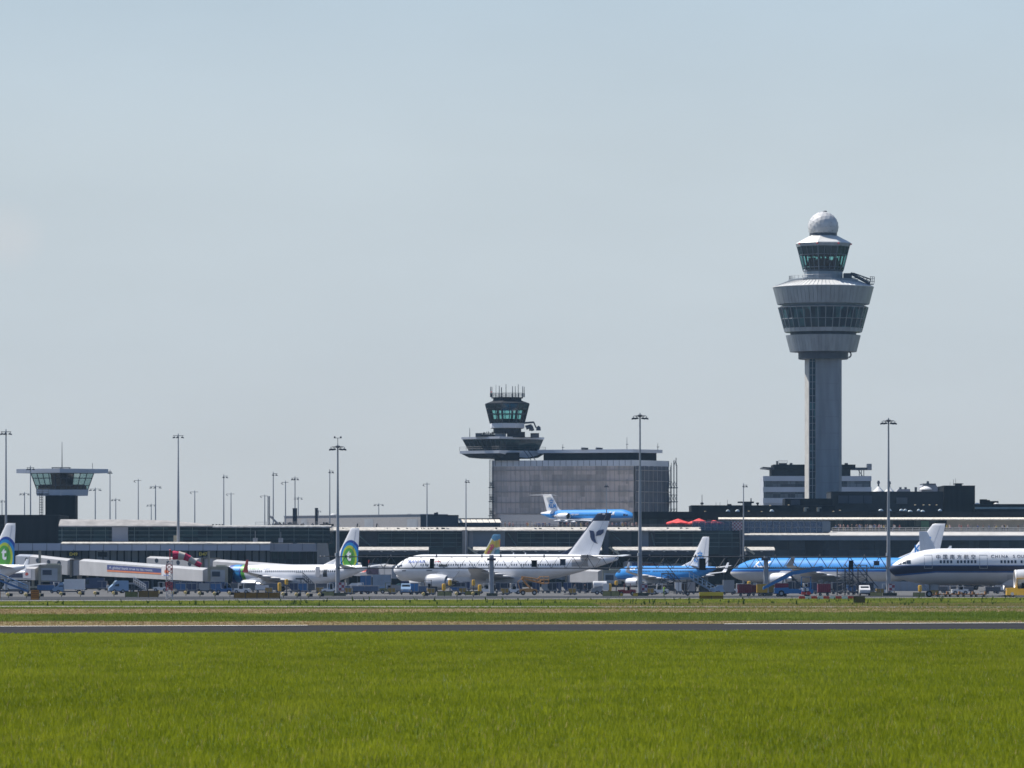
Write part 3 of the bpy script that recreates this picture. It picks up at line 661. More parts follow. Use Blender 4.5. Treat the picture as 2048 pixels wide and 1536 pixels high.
    MB().lathe([(.2, z(785.5)), (.25, z(784.5)), (.12, z(783.4))], (x(983), d - 2.4, 0), 8).build('warning_lamp', red, T)
    # window cleaning cradle on its arm
    b = MB(); P = lambda px, py: Vector((x(px), d - 3, z(py)))
    b.tube(P(1048, 846.5), P(1067, 845), .28, n=6); b.tube(P(1067, 844), P(1072, 856), .2, n=6); b.tube(P(1052, 857), P(1064, 852), .5, n=6); b.tube(P(1062, 852), P(1066, 862), .45, n=6); b.tube(P(1050, 853), P(1062, 850), .18, n=5)
    b.box(x(1058), x(1067), d - 4, d - 2, z(862), z(857)); b.build('cleaning_arm', dsteel, T)
    b = MB().side([(x(1072), z(861.5)), (x(1081.5), z(861.5)), (x(1081), z(855)), (x(1077), z(852)), (x(1072.5), z(855))], d - 4, d - 2); b.build('cradle', slate, T)
    b = MB()
    for k in (0, 1.2): b.tube((x(1047) + k, d - 5, z(901)), (x(1062) + k, d - 5, z(921)), .12, n=4)
    b.build('stair', dsteel, T)
old_block(); old_tower()

# ---------------------------------------------------------------- white office block behind the tall tower
def pale_block():
    d = 1660.; z = lambda py: Z(py, d); x = lambda px: X(px, d)
    T = thing('office_block', 'white banded office block with black penthouse behind the tall tower', 'building', (x(1635), d, 0))
    MB().box(x(1527), x(1742), d + .5, d + 22, 0, z(953)).build('wall', white2, T)
    for a, b_ in ((962, 952), (984, 974), (1006, 996), (1028, 1018)): MB().pbox(1526, 1743, b_, a, d, 1.2).build('white_band', whitec, T)
    for t, b_ in ((962, 974), (984, 996)):
        g = MB().pbox(1528, 1741, t, b_, d + .3, 1).build('window_strip', gl_pale, T)
        m = MB()
        for k in range(17): m.pbox(1528 + k * 13.2, 1528.9 + k * 13.2, t, b_, d + .12, .17)
        m.build('window_bar', dsteel, g)
    MB().pbox(1543, 1701, 936, 953, d + 3, 14).build('penthouse', dark, T)
    MB().pbox(1547, 1711, 929, 938, d + 2, 17).build('penthouse_cap', black, T)
    m = MB().add([(x(1526), d + 1, z(936)), (x(1549), d + 1, z(938.5)), (x(1549), d + 20, z(938.5)), (x(1526), d + 20, z(936)), (x(1526), d + 1, z(933.5)), (x(1549), d + 1, z(934.8)), (x(1549), d + 20, z(934.8)), (x(1526), d + 20, z(933.5))],
                 [(0, 3, 2, 1), (4, 5, 6, 7), (0, 1, 5, 4), (1, 2, 6, 5), (2, 3, 7, 6), (3, 0, 4, 7)]); m.build('roof_overhang', dsteel, T)
    m = MB().pbox(1704, 1735, 935, 940, d + 2, 4).pbox(1734, 1743.5, 927.5, 940, d + 2, 4, 1)
    for px in (1718, 1722, 1727): m.pbox(px, px + 1.4, 940, 953, d + 3, .3)
    m.tube((x(1718), d + 3, z(940)), (x(1727), d + 3, z(953)), .1, n=4); m.build('radar_platform', [dsteel, steel], T)
    for px, w_, t in ((1553, 3, 922), (1580, 5, 926), (1558, 16, 926), (1690, 6, 926)): MB().pbox(px, px + w_, t, 929.3, d + 5, 3).build('roof_unit', dsteel, T)
    m = MB(); rail(m, [(x(1558), d + 4, z(926)), (x(1576), d + 4, z(926))], .8, .04); m.build('railing', dsteel, T)
pale_block()

# ---------------------------------------------------------------- low control tower at the left and its black hall
def low_tower():
    d = 1330.; z = lambda py: Z(py, d); s = d / F; x = lambda px: X(px, d); cx = x(124); r = lambda n: n * s
    T = thing('low_control_tower', 'squat apron control tower with wide flat white roof above the black hall', 'control tower', (cx, d, 0))
    MB().plan([(x(93), d - 3.5), (x(153), d - 3.5), (x(153), d + 4), (x(93), d + 4)], 0, z(991)).build('shaft', black, T)
    q = lambda k, zz, f: [(cx + r(-k), d + 1, zz), (cx, d - k * s * f, zz), (cx + r(k), d + 1, zz), (cx + r(k * .6), d + k * s * .7, zz), (cx + r(-k * .6), d + k * s * .7, zz)]
    MB().loft([q(51, z(991.5), .6), q(52.5, z(979), .6)]).build('parapet', whitec, T)
    g = MB().loft([q(51, z(979.5), .6), q(63, z(946.5), .6)], False, False).build('cab_window', CLEAR('cab_glass_grey', (.50, .62, .62), .09), T)
    b = MB(); A0, A1 = q(51, z(979.5), .605), q(63, z(946.5), .605)
    for i in (0, 1):
        for k in range(6):
            b.tube(Vector(A0[i]).lerp(Vector(A0[i + 1]), k / 5), Vector(A1[i]).lerp(Vector(A1[i + 1]), k / 5), .11, n=4)
        for t in (.0, .26, .7, 1): b.tube(Vector(A0[i]).lerp(Vector(A1[i]), t), Vector(A0[i + 1]).lerp(Vector(A1[i + 1]), t), .1, n=4)
    b.build('window_bar', dsteel, g)
    MB().loft([q(49, z(979), .6), q(48, z(972), .55), q(44, z(969), .5)]).build('control_desk', black, T)
    MB().loft([q(20, z(979), .3), q(24, z(947), .3)]).build('inner_core', dark, T)
    MB().loft([q(63, z(946.4), .62), q(92, z(946.2), .62), q(92, z(938), .62)]).build('flat_roof', whitec, T)
    m = MB().pbox(103, 140, 934.5, 936, d - 2, 3)
    for px in (104, 120, 138): m.pbox(px, px + 1.5, 935, 938.3, d - 2, .4)
    m.build('roof_frame', dsteel, T)
    MB().tube((cx, d, z(938)), (cx, d, z(884)), .13, .05, 5).build('antenna', dsteel, T)
    MB().tube((x(185), d, z(938)), (x(185), d, z(926)), .06, n=4).build('antenna', dsteel, T)
    m = MB()
    for px in (82, 85.5, 88.5): m.tube((x(px), d - 4, z(1032)), (x(px), d - 4, z(985)), .08, n=4)
    for k in range(9): m.tube((x(82), d - 4, z(1030 - 5 * k)), (x(88.5), d - 4, z(1030 - 5 * k)), .07, n=4)
    m.box(x(78), x(102), d - 7.5, d - 5, z(990), z(988)); rail(m, [(x(78), d - 7.4, z(988)), (x(102), d - 7.4, z(988))], 1.1, .05, 2, 1.2)
    m.build('ladder', dsteel, T)
low_tower()
d = 1285.
T = thing('black_hall', 'windowless black clad hall at the left edge below the squat tower', 'building', (X(20, d), d, 0))
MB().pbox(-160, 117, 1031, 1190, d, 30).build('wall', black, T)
MB().pbox(-160, 117.4, 1029.6, 1031.2, d - .1, 30.2).build('roof_edge', dark, T)
# ================================================================ TERMINAL
def slope(px0, px1, py_top, py_bot, d, run, n=1, tops=None):
    """A roof edge that rises away from the field: front edge at py_bot, back edge `run` metres behind at py_top."""
    m = MB(); N = len(tops) - 1 if tops else n
    rings = []
    for i in range(N + 1):
        px = px0 + (px1 - px0) * i / N; t = tops[i] if tops else py_top
        zt, zb = Z(t, d + run), Z(py_bot, d)
        rings.append([(X(px, d), d, zb - .25), (X(px, d), d, zb), (X(px, d), d + run * .45, zb + (zt - zb) * .62), (X(px, d), d + run, zt), (X(px, d), d + run + 4, zt), (X(px, d), d + run + 4, zb - .25)])
    return m.loft(rings)
def hbars(px0, px1, rows, d, th=.09, proud=.12):
    m = MB()
    for py in rows: m.box(X(px0, d), X(px1, d), d - proud, d - .004, Z(py, d) - th / 2, Z(py, d) + th / 2)
    return m
def vbars(pxs, py0, py1, d, w=.14, proud=.16, m=None):
    m = m or MB()
    for px in pxs: m.box(X(px, d) - w / 2, X(px, d) + w / 2, d - proud, d - .006, Z(py1, d), Z(py0, d))
    return m
def fr(a, b, st):
    r = []; x = a
    while x < b: r.append(x); x += st
    return r
lineg = M('green_frame', (.12, .17, .17), .5, var=.3, scale=.8)
fasc = M('fascia_panels', (.42, .46, .54), .5, var=.07, scale=.12)
fasc2 = M('fascia_panels_grey', (.30, .31, .345), .55, var=.08, scale=.15)
deckm = M('terrace_concrete', (.52, .50, .47), .85, var=.15, scale=.4)
bluec = M('blue_grey_panel', (.16, .195, .24), .5, var=.1, scale=.2)
brownc = M('brown_grey_concrete', (.25, .235, .225), .8, var=.12)

def left_pier():
    d = 1262.
    T = thing('terminal_pier', 'long green glazed terminal pier with a white rounded roof edge, left of the frame', 'terminal', (X(390, d), d, 0))
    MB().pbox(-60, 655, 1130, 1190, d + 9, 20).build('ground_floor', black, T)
    for px in fr(-30, 640, 37): MB().pbox(px, px + 4, 1128, 1190, d + 3, .6).build('column', slate, T)
    for a, b, mt in ((62, 540, gl_pale), (540, 634, gl_green), (-60, 62, gl_blue)):
        g = MB().pbox(a, b, 1101, 1129, d + 4, 18).build('window_strip', mt, T)
        vbars(fr(a + 2, b, 14.2 if a > 0 else 24), 1101, 1129, d + 4, .30 if mt is gl_pale else .2).build('window_bar', black if mt is gl_pale else slate, g)
    MB().pbox(-60, 655, 1127.5, 1131, d + 2, 20).build('floor_slab', slate, T)
    MB().pbox(-60, 540, 1086.5, 1101, d, 22).build('fascia', fasc, T)
    MB().pbox(540, 634, 1087, 1103, d + .4, 22).build('fascia', fasc2, T)
    vbars(fr(-20, 634, 28.4), 1087, 1101, d, .10, .03).build('panel_joint', slate, T)
    m = MB().add([(X(634, d), d + .3, Z(1087, d)), (X(650, d), d + 7, Z(1086, d)), (X(656, d), d + 7, Z(1140, d)), (X(634, d), d + .3, Z(1140, d)),
                  (X(634, d), d + 20, Z(1087, d)), (X(650, d), d + 20, Z(1086, d)), (X(656, d), d + 20, Z(1140, d)), (X(634, d), d + 20, Z(1140, d))],
                 [(0, 3, 2, 1), (4, 5, 6, 7), (0, 1, 5, 4), (1, 2, 6, 5), (2, 3, 7, 6), (3, 0, 4, 7)]); m.build('end_wall', brownc, T)
    slope(122, 540, 1083.8, 1086.8, d - .2, 3.5).build('ledge', roofw, T)
    g = MB().pbox(117, 660, 1051, 1086, d + 12, 25).build('glass_wall', gl_green, T)
    hbars(117, 660, (1061.5, 1070, 1078), d + 12, .10).build('window_bar', lineg, g)
    vbars(fr(124, 660, 29), 1052, 1085, d + 12, .10).build('window_bar', lineg, g)
    MB().pbox(224, 256, 1052, 1083, d + 11.3, 4).build('blank_panel', fasc2, T)
    m = MB()
    for px, py in ((510, 1062), (561, 1064)): m.pbox(px, px + 1, py, 1085, d + 9, .3); m.pbox(px - 4, px + 5, 1076, 1085, d + 9, .3)
    m.build('fire_stair', steel, T)
    tops = [1038.6, 1038.6, 1038.8, 1038.8, 1039, 1039, 1039.2, 1039.5, 1040, 1041, 1042.5, 1044.8, 1047.5, 1050.3]
    slope(117, 425, 0, 1051.6, d + 10.5, 6, tops=tops).build('roof', M('roof_white', (.30, .29, .28), .8, var=.24, scale=.5, bump=.3), T, smooth=40)
    slope(425, 662, 1050.3, 1053, d + 10.5, 3).build('roof_edge', M('roof_gravel_grey', (.42, .42, .41), .9, var=.4, scale=1.2, bump=.4), T)
    MB().pbox(117, 662, 1052, 1054, d + 11, 2).build('gutter', dark, T)
    # rooftop clutter
    rg = random.Random(11)
    for k in range(26):
        px = rg.uniform(530, 655); h = rg.uniform(1.5, 6); w_ = rg.uniform(2, 10)
        m = MB().pbox(px, px + w_, 1051 - h, 1051.3, d + 16 + rg.uniform(0, 6), rg.uniform(1, 2.5)); m.pbox(px + w_ * .2, px + w_ * .7, 1051 - h - 1.5, 1051 - h, d + 17, .8)
        m.build('roof_unit', rg.choice((dark, slate, steel, dsteel)), T)
    m = MB(); rail(m, [(X(505, d), d + 15, Z(1051, d)), (X(655, d), d + 15, Z(1051, d))], .9, .04, 2, 2.2); m.build('roof_railing', steel, T)
    m = MB().pbox(640, 667, 1048, 1052, d + 14, 2); m.build('roof_unit', black, T)
    m = MB()
    for px in (424, 431, 437, 443): m.pbox(px, px + 3.5, 1048.5, 1051, d + 15, 1.5)
    m.build('roof_vent', dark, T)
    tag(MB().lathe([(PX(4.6, d), 0), (PX(4.6, d), Z(1016, d)), (PX(4.9, d), Z(1015.6, d)), (PX(4.9, d), Z(1014, d))], (X(581.5, d), d + 24, 0), 20).build('chimney', slate, smooth=40), 'thicker of two dark round flues above the pier roof, left one', 'chimney', 'roof flues')
    tag(MB().lathe([(PX(3.1, d), 0), (PX(3.1, d), Z(1016, d)), (PX(3.5, d), Z(1015.5, d)), (PX(3.5, d), Z(1013.5, d))], (X(625.5, d), d + 24, 0), 16).build('chimney', slate, smooth=40), 'thinner of two dark round flues above the pier roof, right one', 'chimney', 'roof flues')
    m = MB().tube((X(529, d), d + 18, Z(1052, d)), (X(529, d), d + 18, Z(990, d)), .14, n=5); m.tube((X(531.5, d), d + 19, Z(1052, d)), (X(531.5, d), d + 19, Z(990, d)), .14, n=5)
    for k in range(10): m.tube((X(529, d), d + 18, Z(1050 - 6 * k, d)), (X(531.5, d), d + 19, Z(1047 - 6 * k, d)), .06, n=4)
    m.tube((X(533, d), d + 18, Z(1031, d)), (X(552, d), d + 18, Z(1049, d)), .25, n=5); m.tube((X(533, d), d + 18, Z(1032, d)), (X(541, d), d + 18, Z(1032, d)), .18, n=5)
    tag(m.build('roof_mast', steel), 'slim double pole lattice mast with a slanted arm on the pier roof', 'mast')

def middle_pier():
    d = 1440.
    T = thing('terminal_pier', 'dark green glazed terminal wing with two white gravel roof strips, middle of the frame', 'terminal', (X(1070, d), d, 0))
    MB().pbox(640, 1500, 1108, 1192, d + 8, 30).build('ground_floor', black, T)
    for px in fr(690, 1495, 42): MB().pbox(px, px + 3, 1106, 1192, d + 5.5, .6).build('column', dsteel, T)
    g = MB().pbox(655, 1481, 1061, 1110, d + 2, 36).build('glass_wall', gl_green, T)
    for a, b in ((757, 922), (1035, 1206), (1308, 1478)):
        hbars(a, b, (1066.5, 1076, 1085, 1093), d + 2, .13, .16).build('window_bar', lineg, g)
        vbars(fr(a, b, 26), 1064, 1096, d + 2, .09, .1).build('window_bar', lineg, g)
    for a, b in ((707, 755), (1011, 1034), (1219, 1263), (1298, 1310)):
        m = MB().pbox(a, b, 1062.5, 1094, d + 1.2, 1)
        m.build('blank_bay', M('bay_dark', (.016, .022, .032), .5), T)
        m = MB(); m.tube((X(a + 5, d), d + 1.1, Z(1066, d)), (X(min(b, a + 36), d), d + 1.1, Z(1094, d)), .14, n=4); m.build('brace', lineg, T)
    MB().pbox(935, 1010, 1062.5, 1095, d + .9, 1.5).build('blank_panel', bluec, T)
    MB().pbox(1282, 1297, 1062.5, 1095, d + .9, 1.5).build('blank_panel', bluec, T)
    MB().pbox(938, 946, 1063, 1095, d + .6, .5).build('downpipe', fasc2, T)
    for a, b in ((924.5, 935.5), (1208, 1217.5), (1480.5, 1489)):
        MB().pbox(a, b, 1060, 1192, d - 1.5, 3).build('pier_wall', brownc if a < 1000 else slate, T)
    slope(664, 1402, 1054.3, 1060.5, d - 1, 5.5).build('roof', roofw, T)
    MB().pbox(664, 1402, 1060.2, 1063, d - .8, 3).build('eave', dark, T)
    rg = random.Random(4)
    for k in range(30):
        px = rg.uniform(670, 1400); w_ = rg.uniform(1, 6); m = MB().pbox(px, px + w_, 1056.5 - rg.uniform(0, 1.5), 1059, d + .3 + rg.random(), .6).pbox(px + .2, px + .8, 1055, 1059, d + .8, .3); m.build('roof_unit', rg.choice((dark, slate, steel)), T)
    for a, b in ((708, 857), (946, 1204), (1226, 1408), (1492, 1550)):
        dd_ = d - 16
        c = MB().pbox(a + 2, b - 1, 1100.5, 1109, dd_ + .6, 16).build('canopy', slate, T)
        slope(a, b, 1093.8, 1100, dd_, 6).build('roof', roofw, c)
        MB().pbox(a + 1, b - 2, 1100, 1102, dd_ + .3, 1).build('gutter', dark, c)
        hbars(a + 2, b - 1, (1109.5, 1113), dd_ + 2, .2).build('window_bar', slate, c)
        for px in fr(a + 8, b - 5, 23.5):
            MB().lathe([(.18, Z(1103.8, dd_)), (.34, Z(1103.2, dd_)), (.3, Z(1102.4, dd_)), (.1, Z(1101.8, dd_))], (X(px, dd_), dd_ + .3, 0), 8).build('lamp', M('lamp_cowl', (.6, .58, .52), .4), c)
        for px in fr(a + 6, b - 2, 47): MB().pbox(px, px + 1.8, 1109, 1192, dd_ + 4, .3).build('column', dsteel, T)
    for px in (934, 1217, 1488):
        m = MB().side([(X(px, d - 16), Z(1096, d)), (X(px + 4, d - 16), Z(1094, d)), (X(px + 22, d - 16), Z(1107, d)), (X(px + 20, d - 16), Z(1110, d))], d - 17, d - 14); m.build('stair_enclosure', beige, T)

def terrace_hall():
    d = 1452.
    T = thing('terminal_hall', 'black roofed main terminal hall with a white edged spectator terrace, right of the frame', 'terminal', (X(1700, d), d, 0))
    MB().pbox(1489, 2250, 1079, 1192, d + 3, 60).build('wall', gl_blue, T)
    vbars(fr(1500, 2240, 25), 1080, 1125, d + 3, .13, .1).build('window_bar', dark, T)
    MB().pbox(1610, 1645, 1081, 1120, d + 2.6, .6).build('blank_bay', dark, T)
    hbars(1489, 2240, (1095, 1107), d + 3, .08, .08).build('window_bar', dark, T)
    MB().pbox(1489, 2250, 1070.5, 1080.5, d - .3, 12).build('fascia', M('terrace_fascia', (.20, .235, .285), .6, var=.08), T)
    slope(1660, 2250, 1064.2, 1070.8, d - .6, 3.4).build('parapet', deckm, T)
    slope(1400, 1660, 1066.2, 1069.8, d - .4, 3).build('parapet', roofw, T)
    MB().box(X(1000, d), X(2250, d), d + 3.2, d + 120, Z(1072, d), Z(1066, d)).build('terrace_deck', deckm, T)
    # set back upper floor
    u = d + 30
    MB().pbox(1268, 2250, 1024, 1064.8, u + 4, 50).build('upper_wall', dark, T)
    g = MB().pbox(1268, 1880, 1038, 1065, u + 2, 2.1).build('window_strip', GLASS('terrace_glazing', (.012, .02, .022), (.10, .13, .13), (1.9, 50, 4)), T)
    vbars(fr(1270, 1880, 11), 1039, 1064, u + 2, .14, .12).build('window_bar', dark, g)
    MB().pbox(1894, 2250, 1038.5, 1064, u + 1.5, 2).build('rendered_wall', M('cream_render', (.40, .38, .34), .85), T)
    MB().pbox(1842, 1858, 1042, 1062, u + 1.6, .4).build('green_panel', M('green_poster', (.06, .18, .12), .5), T)
    MB().pbox(1268, 2250, 1023.4, 1038, u - 1.5, 6).build('upper_fascia', black, T)
    slope(1437, 2250, 1034.4, 1037.8, u - 3.4, 1.8).build('sun_shelf', M('bright_metal', (.86, .80, .68), .5, var=.3, scale=2.), T)
    # roofline blocks
    for a, b, t, dy in ((1383, 1670, 1011.5, 8), (1662, 1890, 984, 14), (1888, 1950, 972, 12), (1949, 2250, 1009, 9)):
        MB().pbox(a, b, t, 1026, u + dy, 22).build('roof_block', black if a != 1662 else M('black_block', (.016, .018, .023), .7, var=.2), T)
        MB().pbox(a - .6, b + .6, t - 1, t, u + dy - .3, 22.6).build('roof_edge', dark, T)
    MB().pbox(1570, 1665, 997, 1012, u + 10, 14).build('roof_block', black, T)
    MB().pbox(1582, 1600, 999, 1010, u + 9.5, 1).build('grey_panel', slate, T)
    MB().pbox(1677, 1744, 991, 1007, u + 13.4, .8).build('grey_panel', slate, T); MB().pbox(1793, 1815, 995, 1008, u + 13.4, .8).build('grey_panel', M('grey_panel_dull', (.10, .105, .115), .7), T)
    vbars((1697, 1727), 991, 1007, u + 13.4, .2, .1).build('panel_joint', dark, T)
    MB().pbox(1950, 2250, 1014, 1018, u + 8.6, .5).build('green_strip', M('sea_green_strip', (.28, .36, .36), .5), T)
    for px, w_, t in ((1476, 32, 1003), (1513, 5, 1005), (1455, 8, 1008)):
        m = MB().pbox(px, px + w_, t, t + 3, u + 12, 3).pbox(px + w_ * .3, px + w_ * .8, t + 2, 1012.5, u + 12.5, 2); m.build('roof_unit', dark, T)
    for px, t, w_ in ((1502, 995, .22), (1404, 988, .1), (1432, 1003, .06), (1440, 1003, .06), (1455, 998, .06), (1907, 957, .07), (1900, 962, .05), (1911, 955, .06)):
        MB().tube((X(px, u + 14), u + 14, Z(1014, u)), (X(px, u + 14), u + 14, Z(t, u)), w_, w_ * .7, 5).build('antenna', dsteel, T)
    MB().lathe([(.3, Z(1008, u)), (.5, Z(1006, u)), (.3, Z(1003.5, u))], (X(1404, u + 14), u + 14, 0), 8).build('camera_housing', dark, T)
    m = MB().pbox(1911, 1924, 966.5, 972, u + 15, 3).pbox(1908, 1927, 967, 968.5, u + 15, 3); m.build('roof_unit', black, T)
    m = MB().pbox(1961, 1974, 998.5, 1009, u + 12, 3).pbox(1974, 1997, 1002, 1009, u + 13, 3).pbox(1966, 1980, 1000, 1003, u + 11.5, 2); m.build('roof_unit', black, T)
    for px in (1954, 1992): MB().lathe([(.75, Z(1009, u)), (.75, Z(1006.6, u)), (.3, Z(1004.6, u))], (X(px, u + 12), u + 11, 0), 10).build('dish', pale, T)
    # skylight domes and vents on the lower black roof
    dm = M('skylight_dome', (.62, .70, .72), .25, var=.2); gm = M('brass_vent', (.75, .6, .36), .35)
    for px, py, w_ in ((1458, 1020.5, 4.2), (1477, 1020.5, 4.6), (1546, 1020.5, 4.6), (1765, 1019.5, 5), (1783, 1019.5, 4), (1806, 1019.3, 4), (1814, 1019.3, 4), (1824, 1021.5, 5), (1841, 1019.5, 3.5), (1849, 1021.5, 5), (1884, 1019.5, 4)):
        zz = Z(py + 2, u); MB().lathe([(PX(w_, u), zz), (PX(w_, u), zz + .12), (PX(w_ * .7, u), zz + .38), (PX(w_ * .2, u), zz + .52)], (X(px, u), u + 6.5, 0), 14, sq=(1, .5)).build('skylight', dm, T, smooth=60)
    for px, py in ((1500, 1021.5), (1412, 1022), (1526, 1022.5), (1670, 1022), (1683, 1020), (1543, 1010), (1580, 1009), (1834, 1009), (1851, 1009), (1863, 1009), (1877, 1009)):
        MB().lathe([(.15, Z(py + 1.2, u)), (.28, Z(py + .6, u)), (.2, Z(py - .6, u))], (X(px, u), u + 6.2, 0), 8).build('roof_vent', gm, T)
    for px in (1608, 1634): m = MB().pbox(px, px + 5, 1015, 1023, u + 6.4, 1).pbox(px + 2, px + 9, 1014.5, 1016.5, u + 6.2, 1); m.build('roof_vent', beige, T)
    # cloak of low walls and wind screens on the terrace
    g = MB()
    for k in range(22): g.pbox(1386 + k * 12.4, 1386 + k * 12.4 + 11.9, 1043, 1065.5, d + 3.6, .05)
    wind, wnt, wout = newmat('wind_screen_glass')
    tr = wnt.nodes.new('ShaderNodeBsdfTransparent'); tr.inputs[0].default_value = (.62, .7, .8, 1)
    df = wnt.nodes.new('ShaderNodeBsdfPrincipled'); df.inputs['Base Color'].default_value = (.16, .21, .30, 1); df.inputs['Roughness'].default_value = .2
    mxs = wnt.nodes.new('ShaderNodeMixShader'); mxs.inputs[0].default_value = .5
    wnt.links.new(tr.outputs[0], mxs.inputs[1]); wnt.links.new(df.outputs[0], mxs.inputs[2]); wnt.links.new(mxs.outputs[0], wout.inputs[0])
    w0 = tag(g.build('wind_screen', wind), 'long row of blue tinted glass wind screens along the terrace edge', 'wind screen')
    m = MB(); vbars(fr(1385, 1660, 12.4), 1042, 1066, d + 3.6, .14, .1, m)
    m.pbox(1385, 1658, 1042, 1043.2, d + 3.5, .12).pbox(1385, 1658, 1054, 1054.8, d + 3.5, .12); m.build('screen_frame', steel, w0)
    MB().pbox(1645, 1661, 1043, 1064, d + 3.2, .6).build('end_panel', bluec, w0)

def roof_boxes():
    d = 1478.
    cor = M('corrugated_grey', (.40, .385, .375), .7, var=.16, scale=1.6, stretch=(2, 1, 4))
    T = thing('plant_house', 'long grey corrugated plant house on the roof behind two flues', 'roof building', (X(842, d), d, Z(1060, d)))
    dy = 47.; P0, P1 = Vector((X(568, d + dy), d + dy, 0)), Vector((X(842, d), d, 0)); u_ = (P1 - P0).normalized(); n_ = Vector((u_.y, -u_.x, 0)); zlo, zhi = Z(1064, d), Z(1029.5, d)
    q_ = [P0, P1, P1 - n_ * 9, P0 - n_ * 9]
    MB().plan([(v.x, v.y) for v in q_], zlo, zhi).build('wall', cor, T)
    MB().plan([(v.x, v.y) for v in (P0 + n_ * .15, P1 + n_ * .15, P1 - n_ * 9.1, P0 - n_ * 9.1)], zhi + .004, zhi + .2).build('roof_edge', fasc2, T)
    def wp(px, py, off):   # point on the slanted wall at photo column px
        k = (px - CX) / F; P = P0 + n_ * off; t = (k * P.y - P.x) / (u_.x - k * u_.y); Q = P + u_ * t; return (Q.x, Q.y, Z(py, Q.y))
    for a, bb in ((602, 614), (729, 746), (814, 835)): MB().add([wp(a, 1058, .05), wp(bb, 1058, .05), wp(bb, 1038, .05), wp(a, 1038, .05)], [(0, 1, 2, 3)]).build('hatch', M('hatch_grey', (.40, .42, .44), .6), T)
    for px in (713, 752): MB().tube(wp(px, 1059, .3), wp(px + 2, 1047, .3), .16, n=5).build('vent_pipe', slate, T)
    for px in (668, 815): x_, y_, z_ = wp(px, 1029.5, -2); MB().box(x_, x_ + 1.1, y_, y_ + 1.5, zhi, zhi + .3).build('roof_unit', slate, T)
    x_, y_, z_ = wp(667, 1029, -3); MB().lathe([(.2, zhi), (.9, zhi + .2), (.9, zhi + .4), (.4, zhi + .65)], (x_, y_, 0), 12).build('dish', pale, T)
    d2 = d - 4
    T = thing('plant_house', 'slate blue boxy plant house on the roof, right end of the grey one', 'roof building', (X(878, d2), d2, Z(1060, d2)))
    MB().pbox(841, 916, 1031, 1062, d2, 16).build('wall', slate, T); MB().pbox(840.4, 916.6, 1030, 1031.4, d2 - .2, 16.4).build('roof_edge', dark, T)
    MB().pbox(868, 876, 1025.5, 1030, d2 + 4, 2).pbox(872, 876, 1024.5, 1030, d2 + 3.7, 1).build('roof_unit', slate, T)
    # saw-tooth rooflights
    T = thing('sawtooth_roof', 'two rows of cream sawtooth rooflights beside the slate blue plant house', 'roof', (X(958, d), d, Z(1062, d)))
    MB().pbox(917, 1001, 1036.5, 1039, d + 14, 8).build('back_wall', dark, T)
    MB().pbox(917, 1001, 1047, 1062, d + 1, 12).build('base_wall', slate, T)
    for row, (pt, pb, dy) in enumerate(((1038.5, 1045, 7), (1048, 1054.5, 1))):
        dd_ = d + dy
        for k in range(7):
            a = 917 + k * 12; z0, z1 = Z(pb, dd_), Z(pt, dd_)
            m = MB().add([(X(a + 3, dd_), dd_, z0), (X(a + 13.5, dd_), dd_, z0), (X(a + 10, dd_), dd_ + 3.2, z1), (X(a - .5, dd_), dd_ + 3.2, z1), (X(a + 3, dd_), dd_ + 4, z0), (X(a + 13.5, dd_), dd_ + 4, z0)],
                         [(0, 1, 2, 3), (1, 5, 2), (0, 3, 4), (4, 5, 1, 0), (3, 2, 5, 4)]); m.build('rooflight', M('cream_rooflight', (.72, .67, .58), .6, var=.1), T)
        MB().pbox(916, 1001, pb + .2, pb + 2, dd_ - .1, 2).build('gutter', slate, T)
    # grey plant wall in front of the old block and the terrace recess below the roof-top plane
    d3 = 1548.
    T = thing('plant_house', 'low grey corrugated wall in front of the draped office block', 'roof building', (X(1050, d3), d3, Z(1064, d3)))
    MB().pbox(1000, 1118, 1029.5, 1064, d3, 10).build('wall', M('corrugated_blue_grey', (.40, .40, .41), .7, var=.15, scale=1.6, stretch=(2, 1, 4)), T)
    MB().pbox(1118, 1275, 1040, 1064, d3 + 4, 6).build('side_wall', slate, T)
    m = MB(); rail(m, [(X(1003, d3), d3 - 24, Z(1060, d3)), (X(1062, d3), d3 - 24, Z(1060, d3))], 2.2, .04, 6, 1.0); tag(m.build('mesh_fence', dsteel), 'tall mesh fence on the roof below the draped office block', 'fence')
left_pier(); middle_pier(); terrace_hall(); roof_boxes()

